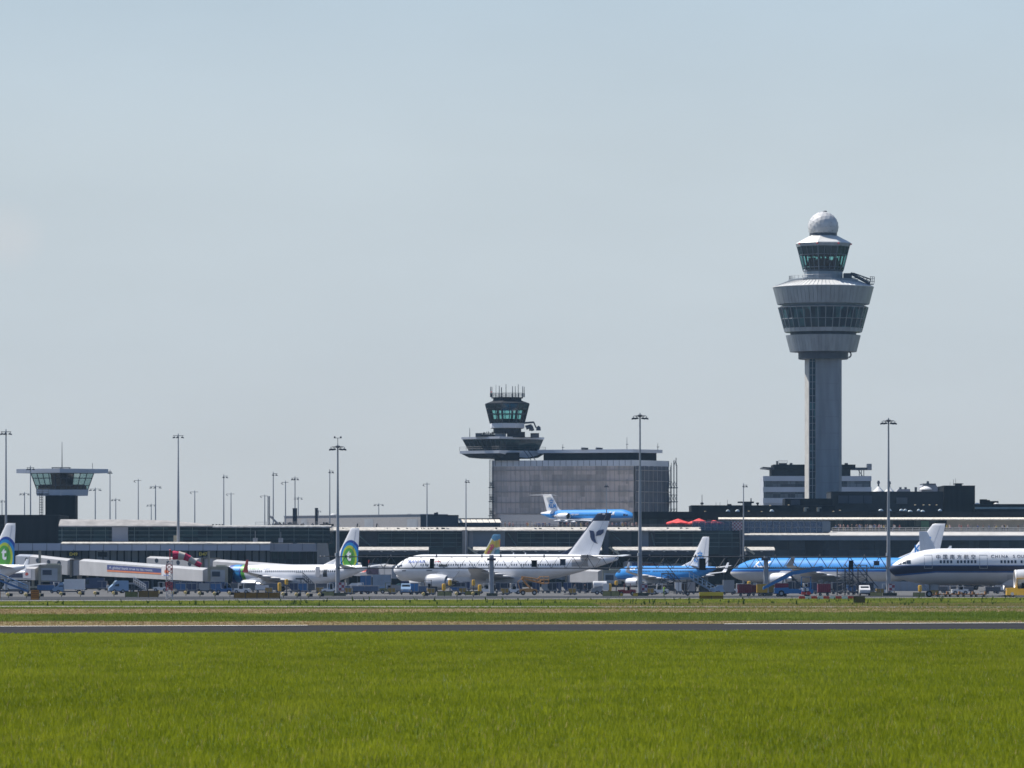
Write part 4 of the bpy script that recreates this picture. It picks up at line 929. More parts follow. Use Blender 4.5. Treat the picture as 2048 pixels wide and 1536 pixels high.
# terrace railing, umbrellas, tents, checkered cabinet
m = MB(); dR = 1456.2; rail(m, [(X(1664, dR), dR, Z(1065.5, dR)), (X(2120, dR), dR, Z(1065.5, dR))], PX(10, dR), .045, 3, 1.7); tag(m.build('railing', M('pale_steel', (.5, .5, .5), .4)), 'steel terrace railing in front of the spectators, right of the wind screens', 'railing')
m = MB(); rail(m, [(X(1002, dR), dR, 15.2), (X(1384, dR), dR, 15.2)], 1.05, .045, 3, 1.7); tag(m.build('railing', dsteel), 'dark terrace railing below the blue rooftop plane', 'railing')
def parasol(px, py, w, h, d, lab, par=None):
    T = thing('parasol', lab, 'parasol', (X(px, d), d, Z(1066, 1452.)), 0, 'red parasols on the terrace')
    n = 8; R_ = PX(w / 2, d); z1, z0 = Z(py, d), Z(py + h, d); m = MB()
    ring = lambda r, z, sag: [(X(px, d) + r * math.cos(2 * math.pi * (i + .5) / 16), d + r * math.sin(2 * math.pi * (i + .5) / 16), z - (sag if i % 2 else 0)) for i in range(16)]
    m.loft([ring(.15, z1, 0), ring(R_ * .45, z1 - (z1 - z0) * .42, .1), ring(R_, z0 + .15, .16), ring(R_, z0 - .2, .16)], cap1=False)
    m.build('canopy', M('red_canvas', (.80, .07, .065), .8, var=.08), T)
    MB().tube((X(px, d), d, Z(1066, 1452.)), (X(px, d), d, z1), .06, n=6).build('pole', steel, T)
parasol(1356, 1037.5, 48, 8.5, 1470., 'wide red parasol on the terrace, left of the pair')
parasol(1398, 1037, 46, 9, 1467., 'wide red parasol on the terrace, behind the wind screen')
parasol(1428, 1040.5, 40, 6, 1472., 'faded red parasol low behind the wind screens, near the checkered box')
chk, cnt, cout = newmat('checker_paint')
cb = cnt.nodes.new('ShaderNodeBsdfPrincipled'); cb.inputs['Roughness'].default_value = .6
ck = cnt.nodes.new('ShaderNodeTexChecker'); ck.inputs['Scale'].default_value = 2.2; ck.inputs['Color1'].default_value = (.30, .06, .08, 1); ck.inputs['Color2'].default_value = (.58, .55, .56, 1)
ctc = cnt.nodes.new('ShaderNodeTexCoord'); cnt.links.new(ctc.outputs['Object'], ck.inputs[0]); cnt.links.new(ck.outputs[0], cb.inputs[0]); cnt.links.new(cb.outputs[0], cout.inputs[0])
def cabinet(px, w, t, b, d, lab, z0=0.):
    T = thing('checkered_cabinet', lab, 'cabinet', (X(px, d), d, z0), 0, 'red and white checkered cabinets')
    m = MB().box(-PX(w / 2, d), PX(w / 2, d), 0, 1.2, Z(b, d) - z0, Z(t, d) - z0); m.build('housing', chk, T, local=True)
    MB().box(-PX(w / 2, d) - .05, PX(w / 2, d) + .05, -.05, 1.25, Z(t, d) - z0, Z(t, d) - z0 + .08).build('lid', steel, T, local=True)
    m = MB()
    for sx in (-.4, .4): m.box(PX(w, d) * sx - .05, PX(w, d) * sx + .05, .4, .6, 0, Z(b, d) - z0)
    m.build('foot', dsteel, T, local=True)
cabinet(1474.5, 19, 1043, 1064.5, 1454.6, 'large red and white checkered cabinet on the terrace edge', Z(1066, 1452.))
def tent(px, py_top, w, h, d, lab, post=True):
    T = thing('white_canopy', lab, 'canopy', (X(px, d), d, Z(984, d)), 0, 'white peaked canopies behind the black roof')
    r_ = PX(w / 2, d); z1, z0 = Z(py_top, d), Z(py_top + h, d)
    MB().lathe([(r_, z0 - .8), (r_, z0), (r_ * .7, z0 + (z1 - z0) * .3), (r_ * .4, z0 + (z1 - z0) * .62), (r_ * .14, z1), (0.05, z1 + .05)], (X(px, d), d, 0), 12).build('membrane', M('tent_white', (.75, .75, .74), .7, var=.06), T, smooth=50)
    if post: MB().lathe([(.25, z1), (.25, z1 + .8), (.5, z1 + 1.0), (.3, z1 + 1.8)], (X(px, d), d, 0), 8).build('vent_cap', dsteel, T)

tent(1724, 976, 17, 8, 1700., 'smallest white peaked canopy against the banded office block', False)
tent(1757, 973, 26, 11, 1720., 'white peaked canopy directly left of the tall lamp mast')
tent(1779, 974, 22, 10, 1725., 'white peaked canopy partly behind the tall lamp mast')
d = 1730.; T = thing('roof_house', 'grey ship-like plant house with a white canopy and funnel behind the black roof', 'roof building', (X(1860, d), d, 0))
MB().side([(X(1843, d), Z(990, d)), (X(1884, d), Z(990, d)), (X(1878, d), Z(979, d)), (X(1871, d), Z(968, d)), (X(1847, d), Z(968, d)), (X(1843, d), Z(974, d))], d, d + 12).build('housing', fasc2, T)
MB().lathe([(PX(13, d), Z(979, d)), (PX(11, d), Z(976.5, d)), (PX(3, d), Z(972.5, d))], (X(1851, d), d - 1, 0), 14).build('canopy', M('tent_white'), T)
MB().tube((X(1857, d), d + 3, Z(968, d)), (X(1857, d), d + 3, Z(962, d)), .5, .35, 8).build('funnel', dsteel, T)
MB().pbox(1846, 1872, 967, 969, d - .5, 13).build('roof_edge', slate, T)
d = 1735.; T = thing('roof_house', 'low grey plant house with two short flues between canopy and ship-like house', 'roof building', (X(1808, d), d, 0))
MB().side([(X(1793, d), Z(990, d)), (X(1822, d), Z(990, d)), (X(1820, d), Z(978, d)), (X(1797, d), Z(978, d)), (X(1793, d), Z(983, d))], d, d + 9).build('housing', fasc2, T)
for px in (1802, 1812.5, 1833): MB().tube((X(px, d), d + 3, Z(984, d)), (X(px, d), d + 3, Z(974, d)), .42, .42, 8).build('flue', dsteel, T)
# ================================================================ AIRCRAFT
W_ = (.82, .83, .85)
KLM = (.035, .26, .66); NAVY = (.008, .016, .05)
rubber = M('rubber', (.02, .02, .022), .8); chrome = M('bare_metal', (.55, .55, .56), .3, .7, var=.1)
darkin = M('intake_dark', (.02, .022, .026), .5); pane = M('cabin_window', (.03, .045, .075), .2, var=.4, scale=3)
greyw = M('wing_grey', (.46, .47, .49), .4, var=.08); linec = M('door_line', (.30, .32, .36), .5); gearm = M('gear_paint', (.42, .43, .44), .5)
def ellipse_ring(x, zc, ry, rz, n): return [(x, ry * math.sin(2 * math.pi * (i + .5) / n), zc + rz * math.cos(2 * math.pi * (i + .5) / n)) for i in range(n)]
def airfoil(le, chord, th, up, back=(1, 0, 0)):
    le, up, back = Vector(le), Vector(up), Vector(back)
    P = [(0, 0), (.04, .42), (.18, .85), (.4, 1.), (.7, .6), (1, .06), (1, -.06), (.7, -.5), (.4, -.75), (.18, -.62), (.04, -.36)]
    return [le + back * (chord * u) + up * (th * chord * .5 * v) for u, v in P]
class Plane:
    """An airliner in its own metres: nose at x=0 pointing to -x, tail at x=L, ground at z=0."""
    def __init__(s, name, label, px, d, theta, **k):
        s.k = k; g = k.get
        s.L, s.W, s.H, s.zb = k['L'], k['W'], k['H'], k['zb']
        rz = R(-theta) if k.get('dir', 'l') == 'l' else R(180 + theta)
        s.T = thing(name, label, 'airliner', (X(px, d), d, g('base', 0.)), rz, k.get('group'))
        L, W, H, zb = s.L, s.W, s.H, s.zb; D = H
        s.Ln, s.xt = g('nose', 1.55) * D, g('taper', .66) * L
        s.ztop, s.ztip, s.zend = zb + H, zb + H * g('tip', .42), zb + H * g('tailz', .80)
        s.fin_mat = k.get('fin_mat')
        s.st = []
        for i in range(17):
            u = (i / 16) ** 1.6; x = s.Ln * u; s.st.append((x,) + s.prof(x))
        nm = 10
        for i in range(1, nm): x = s.Ln + (s.xt - s.Ln) * i / nm; s.st.append((x,) + s.prof(x))
        for i in range(15): x = s.xt + (L - s.xt) * i / 14; s.st.append((x,) + s.prof(x))
        m = MB(); m.loft([ellipse_ring(x, zc, max(ry, .03), max(rz, .03), 40) for x, zc, ry, rz in s.st])
        s.body = m.build('fuselage', k['paint'], s.T, smooth=45, local=True)
    def prof(s, x):
        L, W, H, zb = s.L, s.W, s.H, s.zb
        if x < s.Ln:
            u = x / s.Ln
            ft = (1 - (1 - u) ** s.k.get('pt', 2.0)) ** s.k.get('qt', .72); fb = (1 - (1 - u) ** 2.3) ** .55; fw = (1 - (1 - u) ** 2.2) ** .55
            t, b, w = s.ztip + (s.ztop - s.ztip) * ft, s.ztip + (zb - s.ztip) * fb, W / 2 * fw
        elif x > s.xt:
            v = (x - s.xt) / (L - s.xt)
            t = s.ztop + (s.zend + .09 * H - s.ztop) * v ** 2.2; b = zb + (s.zend - .07 * H - zb) * (v ** 1.45); w = W / 2 * (1 - .9 * v ** 1.7)
        else: t, b, w = s.ztop, zb, W / 2
        return (t + b) / 2, w, (t - b) / 2
    def surf(s, x, z, side=-1, off=.02):
        zc, ry, rz = s.prof(x); q = max(-.995, min(.995, (z - zc) / max(rz, .01)))
        return (x, side * (ry * math.sqrt(1 - q * q) + off), z)
    def patch(s, m, x0, x1, z0, z1, side=-1, off=.02, n=3, mi=0):
        g = [[s.surf(x0 + (x1 - x0) * i / n, z0 + (z1 - z0) * j / n, side, off) for j in range(n + 1)] for i in range(n + 1)]
        m.loft(g, False, False, mi, closed=False)
    def windows(s, z, spans, step, w, h, sides=(-1, 1), mat=None, skip=.0):
        m = MB(); rg = random.Random(int(s.L * 10))
        for a, b in spans:
            x = a
            while x < b:
                if rg.random() >= skip:
                    for sd in sides: s.patch(m, x, x + w, z, z + h, sd, .02, 2)
                x += step
        return m.build('cabin_windows', mat or pane, s.body, local=True)
    def cockpit(s, panes, mat=None):
        m = MB()
        for x0, x1, z0, z1 in panes:
            for sd in (-1, 1): s.patch(m, x0, x1, z0, z1, sd, .025, 3)
        return m.build('cockpit_window', mat or pane, s.T, local=True)
    def door(s, x, z, w=1.0, h=1.9, sides=(-1,), mat=None, t=.07):
        for sd in sides:
            m = MB()
            for a in ((x, x + t, z, z + h), (x + w - t, x + w, z, z + h), (x, x + w, z + h - t, z + h), (x, x + w, z, z + t)): s.patch(m, *a, sd, .016, 4)
            m.build('door', mat or linec, s.body, local=True)
    def letters(s, txt, x, z, size, mat, side=-1, bold=0., shear=0., name='lettering', stretch=1.):
        vs, fs = text_shape(txt, size, bold, shear); m = MB()
        if not vs: return
        wv = max(v[0] for v in vs)
        pts = []
        for u, v in vs:
            xx = x + u * stretch if side == -1 else x + (wv - u) * stretch
            pts.append(s.surf(xx, z + v, side, .03))
        m.add(pts, fs); m.build(name, mat, s.body, local=True)
    def fin(s, x_le, chord_r, height, sweep, chord_t, paint, th=.10, dorsal=None, z0=None, tipround=True):
        z0 = s.ztop - .35 if z0 is None else z0
        if x_le + chord_r * .5 > s.xt: z0 = min(z0, s.prof(x_le + chord_r * .5)[0] + s.prof(x_le + chord_r * .5)[2] - .3)
        sec = [airfoil((x_le, 0, z0), chord_r, th, (0, 1, 0)), airfoil((x_le + sweep * .93, 0, z0 + height * .93), chord_r + (chord_t - chord_r) * .93, th * .9, (0, 1, 0))]
        sec += [airfoil((x_le + sweep * .985, 0, z0 + height * .985), chord_t * .99, th * .8, (0, 1, 0)), airfoil((x_le + sweep * 1.03 + chord_t * .08, 0, z0 + height), chord_t * .86, th * .3, (0, 1, 0))]
        m = MB().loft(sec)
        if dorsal: m.loft([airfoil((x_le - dorsal, 0, z0 - .1), dorsal + 1.5, .05, (0, 1, 0)), airfoil((x_le + sweep * .22, 0, z0 + height * .22), 1., .12, (0, 1, 0))])
        s.finz, s.finx = z0, x_le; s.fin_d = (x_le, z0, chord_r, chord_t, sweep, height, th)
        f = m.build('fin', paint, s.T, smooth=45, local=True); s.fin_o = f
        # rudder seam
        m = MB()
        for sd in (-1, 1):
            a = Vector((x_le + chord_r * .72, sd * chord_r * th * .26, z0 + .3)); b = Vector((x_le + sweep * .95 + chord_t * .72, sd * chord_t * th * .24, z0 + height * .95)); m.tube(a, b, .025, n=4)
        m.build('rudder_seam', linec, f, local=True)
        return f
    def fin_letters(s, txt, x, z, size, mat, bold=0., rot=0., sides=(-1, 1), name='lettering'):
        vs, fs = text_shape(txt, size, bold)
        if not vs: return
        wv = max(v[0] for v in vs); x_le, z0, cr, ct, sw, h, th = s.fin_d
        for sd in sides:
            pts = []
            for u, v in vs:
                if sd == 1: u = wv - u
                uu, vv = u * math.cos(rot * -sd) - v * math.sin(rot * -sd), u * math.sin(rot * -sd) + v * math.cos(rot * -sd)
                xx, zz = x + uu, z + vv; t = max(0, min(1, (zz - z0) / h))
                pts.append((xx, sd * ((cr + (ct - cr) * t) * th * .51 + .02), zz))
            MB().add(pts, fs).build(name, mat, s.fin_o, local=True)
    def fin_shape(s, poly, mat, name='emblem', sides=(-1, 1)):
        x_le, z0, cr, ct, sw, h, th = s.fin_d
        for sd in sides:
            m = MB(); m.add([(x, sd * ((cr + (ct - cr) * (z - z0) / h) * th * .51 + .03), z) for x, z in poly], [tuple(range(len(poly)))]); m.build(name, mat, s.fin_o, local=True)
    def hstab(s, x, z, half, cr, ct, sweep, mat, dih=.1):
        for sd in (-1, 1):
            y0 = .3 * sd if s.k.get('ttail') else .45 * s.prof(x + cr * .4)[1] * sd
            m = MB().loft([airfoil((x, y0, z), cr, .1, (0, 0, 1)), airfoil((x + sweep, sd * half, z + half * dih), ct, .09, (0, 0, 1)), airfoil((x + sweep + ct * .25, sd * (half + .25), z + half * dih), ct * .6, .05, (0, 0, 1))])
            m.build('tailplane', mat, s.T, smooth=40, local=True)
    def wing(s, x, z, half, cr, ct, sweep, mat, dih=.10, wl=None, wl_mat=None, wl_h=2.4, flex=.0):
        s.wx, s.wz = x, z
        for sd in (-1, 1):
            y0 = s.W * .30 * sd; kx = x + sweep * .36
            m = MB().loft([airfoil((x, y0, z), cr, .13, (0, 0, 1)),
                           airfoil((kx, sd * half * .38, z + half * .38 * dih), cr * .62, .12, (0, 0, 1)),
                           airfoil((x + sweep * .72, sd * half * .74, z + half * .74 * dih + flex * .5), (cr * .62 + ct) * .46, .11, (0, 0, 1)),
                           airfoil((x + sweep, sd * half, z + half * dih + flex), ct, .1, (0, 0, 1))])
            m.build('wing', mat, s.T, smooth=40, local=True)
            m = MB()
            for f in (.30, .5, .68):
                yy, xx, zz = sd * half * f, x + sweep * f + cr * (.78 - .62 * f), z + half * f * dih - .25
                m.lathe([(.05, xx - 1.2), (.28, xx), (.26, xx + 1.4), (.04, xx + 3.)], (0, yy, zz), 8, axis='x')
            m.build('flap_track', mat, s.T, smooth=50, local=True)
            if wl:
                xt, yt, zt = x + sweep, sd * half, z + half * dih + flex
                m = MB().loft([airfoil((xt, yt, zt), ct, .09, (0, 0, 1)), airfoil((xt + ct * .2, yt + sd * .35, zt + .18), ct * .82, .09, (0, -sd * .5, .8)),
                               airfoil((xt + ct * .55, yt + sd * .6, zt + wl_h * .45), ct * .62, .09, (0, -sd, .15)), airfoil((xt + ct * 1.0, yt + sd * .75, zt + wl_h), ct * .36, .08, (0, -sd, .1))])
                m.build('winglet', wl_mat or mat, s.T, smooth=40, local=True)
    def engine(s, x, y, z, r, l, mat, core=chrome, lip=None, pylon=True, sides=(-1, 1)):
        for sd in sides:
            yy = y * sd
            m = MB().lathe([(r * .80, x + .25), (r * .86, x + .03), (r * .93, x), (r * 1.0, x + l * .12), (r * 1.03, x + l * .3), (r * .97, x + l * .62), (r * .80, x + l * .86), (r * .76, x + l * .86)], (0, yy, z), 28, axis='x', cap0=False, cap1=False)
            e = m.build('engine', mat, s.T, smooth=45, local=True)
            MB().lathe([(r * .80, x + .3), (r * .78, x + .8), (.0, x + .82)], (0, yy, z), 24, axis='x', cap0=False).build('intake', darkin, e, local=True)
            MB().lathe([(r * .01, x + .3), (r * .22, x + .7), (r * .24, x + .85)], (0, yy, z), 14, axis='x').build('spinner', chrome, e, smooth=50, local=True)
            MB().lathe([(r * .77, x + l * .84), (r * .55, x + l * .84), (r * .52, x + l), (r * .40, x + l * 1.13), (r * .30, x + l * 1.13)], (0, yy, z), 24, axis='x', cap0=False).build('core_cowl', core, e, smooth=40, local=True)
            MB().lathe([(r * .3, x + l * 1.12), (r * .2, x + l * 1.25), (.02, x + l * 1.4)], (0, yy, z), 16, axis='x').build('exhaust_cone', darkin, e, smooth=40, local=True)
            MB().lathe([(r * .84, x + .12), (r * .875, x + .0), (r * .94, x - .02), (r * .99, x + .2)], (0, yy, z), 28, axis='x', cap0=False, cap1=False).build('intake_lip', lip or chrome, e, smooth=60, local=True)
            if pylon:
                m = MB().side([(x + l * .25, z + r * .8), (x + l * .5, z + r * 1.35), (x + l * 1.4, z + r * 1.35), (x + l * 1.2, z + r * .6), (x + l * .8, z + r * .5)], yy - .14, yy + .14); m.build('pylon', mat, s.T, local=True)
    def gear(s, xn, xm, ym, rn, rm, axles=1, wn=2):
        z1 = s.zb + .4
        def wheels(x, y, r, n, g):
            for i in range(n):
                yy = y + (i - (n - 1) / 2) * r * 1.1
                w = MB().lathe([(r * .55, yy - .19 * r * 2), (r * .95, yy - .17 * r * 2), (r, yy - .1 * r), (r, yy + .1 * r), (r * .95, yy + .17 * r * 2), (r * .55, yy + .19 * r * 2)], (x, 0, r), 18, axis='y').build('tyre', rubber, g, smooth=40, local=True)
                MB().lathe([(r * .5, yy - .4 * r), (r * .5, yy + .4 * r)], (x, 0, r), 12, axis='y').build('wheel_hub', gearm, g, local=True)
        m = MB().tube((xn, 0, rn), (xn + .1, 0, z1), .13, n=8); m.tube((xn, 0, rn * 1.6), (xn - 1.2, 0, z1), .07, n=6)
        m.box(xn + .2, xn + 1.4, -.65, -.6, z1 - 1.2, z1 - .3).box(xn + .2, xn + 1.4, .6, .65, z1 - 1.2, z1 - .3).tube((xn, -rn * .7, rn), (xn, rn * .7, rn), .09, n=6)
        g = m.build('nose_gear', gearm, s.T, local=True); wheels(xn, 0, rn, wn, g)
        for sd in (-1, 1):
            m = MB().tube((xm, ym * sd, rm), (xm + .1, ym * sd, z1 + .6), .22, n=8); m.tube((xm, ym * sd, rm * 1.5), (xm - .2, ym * sd * .5, z1), .1, n=6).tube((xm, ym * sd - rm * .7, rm), (xm, ym * sd + rm * .7, rm), .12, n=6)
            m.box(xm - .6, xm + .8, ym * sd + sd * .25, ym * sd + sd * .3, rm * 2, z1 + .4)
            g = m.build('main_gear', gearm, s.T, local=True)
            for a in range(axles): wheels(xm + (a - (axles - 1) / 2) * rm * 2.4, ym * sd, rm, 2, g)
    def antenna(s, x, h=.5, z=None):
        z = s.prof(x)[0] + s.prof(x)[2]
        MB().loft([airfoil((x, 0, z - .05), .6, .08, (0, 1, 0)), airfoil((x + .35, 0, z + h), .3, .06, (0, 1, 0))]).build('blade_antenna', W_mat, s.T, local=True)
W_mat = M('aircraft_white', W_, .3, coat=.4, var=.04)
blue_ink = M('blue_paint', (.02, .10, .45), .4); navy_ink = M('navy_ink', NAVY, .4); red_ink = M('red_ink', (.6, .03, .04), .4); green_ink = M('green_ink', (.09, .42, .06), .4)
klm_ink = M('airline_blue', KLM, .35); white_ink = M('white_ink', (.8, .8, .8), .4)
def crown(P, x, z, w, mat):
    """The little crown of bars, balls and cross over the airline's name."""
    b = w * .5
    P.fin_shape([(x - b * .75, z), (x + b * .75, z), (x + b * .8, z + .22 * w), (x - b * .8, z + .22 * w)], mat)
    for k in (-.75, -.38, 0, .38, .75):
        c = (x + k * b, z + .45 * w + (.1 * w if k == 0 else 0)); q = .12 * w
        P.fin_shape([(c[0] + q * math.cos(a * math.pi / 4), c[1] + q * math.sin(a * math.pi / 4)) for a in range(8)], mat)
    P.fin_shape([(x - .05 * w, z + .6 * w), (x + .05 * w, z + .6 * w), (x + .05 * w, z + .85 * w), (x - .05 * w, z + .85 * w)], mat)

# --- big airliner entering at the right: white with a navy band
def china_plane():
    d = 862.; L = 63.7; H = 5.64; zb = 1.92
    band = lambda z0, z1: [(.0, 0, 1, -z0), (.0, 0, -1, z1)]
    dip = .055   # the band sinks towards the nose
    paint = LIVERY('white_navy_paint', W_, [
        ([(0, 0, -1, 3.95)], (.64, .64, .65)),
        ([(.0, 0, 1, -3.82), (0, 0, -1, 4.98)], (.03, .10, .30)), ([(-.09, 0, 1, -3.18), (-1, 0, 0, 7), (0, 0, -1, 4.98)], (.03, .10, .30)),
        ([(.0, 0, 1, -4.05), (0, 0, -1, 4.86)], NAVY), ([(-.09, 0, 1, -3.42), (-1, 0, 0, 7), (0, 0, -1, 4.84)], NAVY)])
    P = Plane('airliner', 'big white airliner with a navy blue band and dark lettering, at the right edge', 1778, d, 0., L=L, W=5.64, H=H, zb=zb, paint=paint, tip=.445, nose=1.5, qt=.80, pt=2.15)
    S = d / F; xo = lambda px: (px - 1778) * S; zo = lambda py: Z(py, d)
    P.cockpit([(xo(1795), xo(1801.5), zo(1129), zo(1123)), (xo(1803.2), xo(1810.4), zo(1127.6), zo(1119.6)), (xo(1811.2), xo(1819.5), zo(1127.4), zo(1120.2))])
    P.windows(zo(1126.5), [(xo(1877), xo(1900)), (xo(1911), xo(1948)), (xo(1998), xo(2028)), (xo(2038), 56)], .535, .30, .46)
    for px in (1846, 1956): P.door(xo(px), zo(1137), 1.25, 2.1)
    P.door(xo(1956) + 27, zo(1137), 1.25, 2.1)
    cj = '\u4e2d\u56fd\u5357\u65b9\u822a\u7a7a'
    for k, ch in enumerate(cj): P.letters(ch, xo(1869 + 14 * k), zo(1117.5), .78, navy_ink, bold=.004, name='lettering')
    P.letters('C', xo(1979), zo(1115.8), .68, navy_ink, stretch=1.15, bold=.004)
    x = xo(1987)
    for word in ('HINA', 'SOUTHERN'):
        for ch in word:
            P.letters(ch, x, zo(1115.8), .68, navy_ink, stretch=1.05, bold=.004); x += .36 if ch == 'I' else .62
        x += .55
    P.antenna(xo(1895), .42)
    P.wing(24, 2.7, 29.5, 11.5, 2.6, 15.5, greyw, .09, wl=True, wl_mat=W_mat, wl_h=1.7)
    P.engine(xo(2018), 9.3, zo(1160), 1.62, 5.6, M('nacelle_white', (.66, .67, .69), .35, coat=.3, var=.06), lip=white_ink)
    P.fin(52, 9.5, 8.9, 7.2, 3.6, LIVERY('navy_fin_paint', (.015, .05, .2), []), dorsal=3.)
    P.hstab(55.5, 5.6, 9.7, 5.5, 2.2, 5., greyw)
    P.gear(xo(1858), 31, 5.3, .53, .70, 2)
    m = MB()
    for sd in (-1, 1): P.patch(m, 18.0, 22.5, 2.7, 3.5, sd, .3, 4)
    m.build('wing_root_fairing', greyw, P.T, local=True)
    MB().side([(17., 1.95), (20, 1.6), (36, 1.6), (40, 2.1), (40, 3.2), (19, 3.1)], -2.3, 2.3).build('belly_fairing', M('belly_grey', (.52, .52, .53), .4), P.T, smooth=50, local=True)
    m = MB().tube((xo(1858) + 1.2, -.5, 1.9), (xo(1858) + 2.4, -.5, 1.9), .05); m.build('gear_door_hinge', gearm, P.T, local=True)
china_plane()

# --- white widebody with bird emblem, middle
def iran_plane():
    d = 1138.; L = 52.5; th = R(31); X0 = X(788.5, d)
    def xo(px): q = (px - CX) / F; return (q * d - X0) / (math.cos(th) - q * math.sin(th))
    def zo(py, x=18.): return CH + (HY - py) * (d + x * math.sin(th)) / F
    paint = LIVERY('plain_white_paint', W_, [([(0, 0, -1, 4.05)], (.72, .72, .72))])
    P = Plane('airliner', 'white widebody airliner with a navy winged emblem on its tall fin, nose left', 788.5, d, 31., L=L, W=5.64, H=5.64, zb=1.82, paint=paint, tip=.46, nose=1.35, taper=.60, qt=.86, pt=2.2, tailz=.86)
    P.cockpit([(xo(803), xo(807.5), zo(1135), zo(1131)), (xo(808.2), xo(812), zo(1134), zo(1129.8)), (xo(812.6), xo(816.5), zo(1133.2), zo(1129.6))])
    P.windows(zo(1131.5), [(8, 41)], .55, .25, .36, skip=.12)
    P.letters('IRAN AIR', xo(828), zo(1126), .95, blue_ink, bold=.012, shear=.2, stretch=1.1)
    m = MB(); [P.patch(m, xo(884 + 3.2 * k), xo(886.2 + 3.2 * k), zo(1124.6 - (k % 2) * .8), zo(1122.8 - (k % 3) * .5), -1, .02, 2) for k in range(4)]; m.build('red_script', red_ink, P.T, local=True)
    for px, w_, h_ in ((860.5, 1.0, 2.0),): P.door(xo(px), zo(1137), w_, h_, mat=linec)
    m = MB(); P.patch(m, xo(893), xo(911), zo(1133.5), zo(1129), -1, .03); m.build('open_hatch', darkin, P.T, local=True)
    m = MB(); P.patch(m, xo(817), xo(826), zo(1142.3), zo(1140.6), -1, .02); P.patch(m, xo(869), xo(880), zo(1142), zo(1140.4), -1, .02); m.build('registration_mark', navy_ink, P.T, local=True)
    m = MB(); P.patch(m, xo(1148), xo(1176), zo(1133.5), zo(1119.5), -1, .02, 5); m.build('tail_panel', M('tail_grey_panel', (.34, .33, .325), .5), P.T, local=True)  # plain grey rectangle on the port side of the rear fuselage
    P.wing(19., 2.6, 22.0, 10.8, 2.4, 12.0, greyw, .10)
    P.engine(xo(861) + 4.6, 7.9, zo(1163.5, 6), 1.6, 5.2, M('nacelle_pale', (.60, .61, .63), .35, coat=.3, var=.06))
    kf = (zo(1031, 48) - zo(1109, 41)) / (xo(1189) - xo(1131)); P.fin(xo(1128), xo(1190) - xo(1129), zo(1030, 48) - 7.15, xo(1188) - xo(1128), xo(1216) - xo(1189), LIVERY('winged_fin_paint', W_, [([(0, 0, 1, -zo(1046, 47))], NAVY), ([(-kf, 0, 1, kf * (xo(1131) + .25) - zo(1109, 41))], NAVY)]), dorsal=2.4)
    fx, fz = lambda px: xo(px), lambda py: zo(py, 45.)
    em = M('emblem_navy', (.02, .035, .10), .5)
    P.fin_shape([(fx(1173.5), fz(1064)), (fx(1175), fz(1070)), (fx(1175.5), fz(1077)), (fx(1178), fz(1083)), (fx(1183), fz(1087.5)), (fx(1190), fz(1090)), (fx(1187), fz(1086.5)), (fx(1184.3), fz(1080)), (fx(1184), fz(1072)), (fx(1182), fz(1065.5)), (fx(1178), fz(1064.6))], em)
    P.fin_shape([(fx(1186), fz(1075)), (fx(1187), fz(1067.5)), (fx(1191), fz(1064)), (fx(1201), fz(1062.5)), (fx(1200), fz(1069)), (fx(1195), fz(1073.5))], em)
    P.fin_shape([(fx(1198), fz(1034)), (fx(1203), fz(1034)), (fx(1203), fz(1031)), (fx(1198), fz(1031))], white_ink)
    P.hstab(44.2, 6.5, 8.1, 5.0, 2.0, 4.6, W_mat, .10)
    P.gear(6.8, 25.5, 4.8, .5, .62, 2)
    MB().side([(15., 2.0), (17, 1.55), (29.5, 1.55), (32, 2.0), (32, 3), (16.5, 3)], -2.2, 2.2).build('belly_fairing', M('belly_grey'), P.T, smooth=50, local=True)
    m = MB()
    for px in (1028, 1051): m.tube((xo(px), -.2, P.ztop - .05), (xo(px), -.2, P.ztop + .35), .12, n=6)
    m.build('blade_antenna', W_mat, P.T, local=True)
iran_plane()

# --- twin-jet with green target fins (two of them), blue ones, holiday one: a common short-haul build
def twinjet(label, px, d, theta, paint, fin_paint, L=39.5, wl_mat=None, nac=None, **k):
    P = Plane('airliner', label, px, d, theta, L=L, W=3.76, H=4.01, zb=1.35, paint=paint, tip=.44, nose=1.3, taper=.68, qt=.82, pt=2.1, tailz=.86, **k)
    e = L - 39.5
    P.cockpit([(1.15, 1.75, 3.75, 4.3), (1.8, 2.4, 3.7, 4.4), (2.45, 3.0, 3.75, 4.4)])
    P.windows(3.85, [(5.2, 6.8), (7.4, 13.5), (14.2, 33 + e)], .51, .27, .38)
    P.wing(13.6 + e * .45, 2.05, 17.2, 7.6, 1.6, 8.6, greyw, .105, wl=True, wl_mat=wl_mat or W_mat)
    P.engine(11.2 + e * .45, 4.9, 1.35, 1.0, 4.2, nac or W_mat)
    P.fin(30.3 + e, 6.6, 7.6, 4.9, 2.2, fin_paint, dorsal=3.6, z0=4.95)
    P.hstab(33.7 + e, 4.6, 7.2, 3.8, 1.3, 3.6, greyw, .12)
    P.gear(3.9, 19.5 + e * .45, 2.9, .34, .56)
    MB().side([(11 + e * .45, 1.4), (12.6 + e * .45, 1.05), (21 + e * .45, 1.05), (23.5 + e * .45, 1.5), (22 + e * .45, 2.4), (12 + e * .45, 2.4)], -1.6, 1.6).build('belly_fairing', greyw, P.T, smooth=50, local=True)
    return P
GR, YE, LB, DB = (.10, .40, .045), (.50, .60, .04), (.02, .26, .62), (.012, .06, .34)
def target(cx, cz, r):   # rings of a round emblem, outermost first
    return [([('disc', cx, cz, r, r * 1.35)], DB), ([('disc', cx - .15, cz, r * .86, r * 1.17)], LB), ([('disc', cx - .3, cz, r * .70, r * .96)], YE), ([('disc', cx - .4, cz, r * .56, r * .76)], GR)]
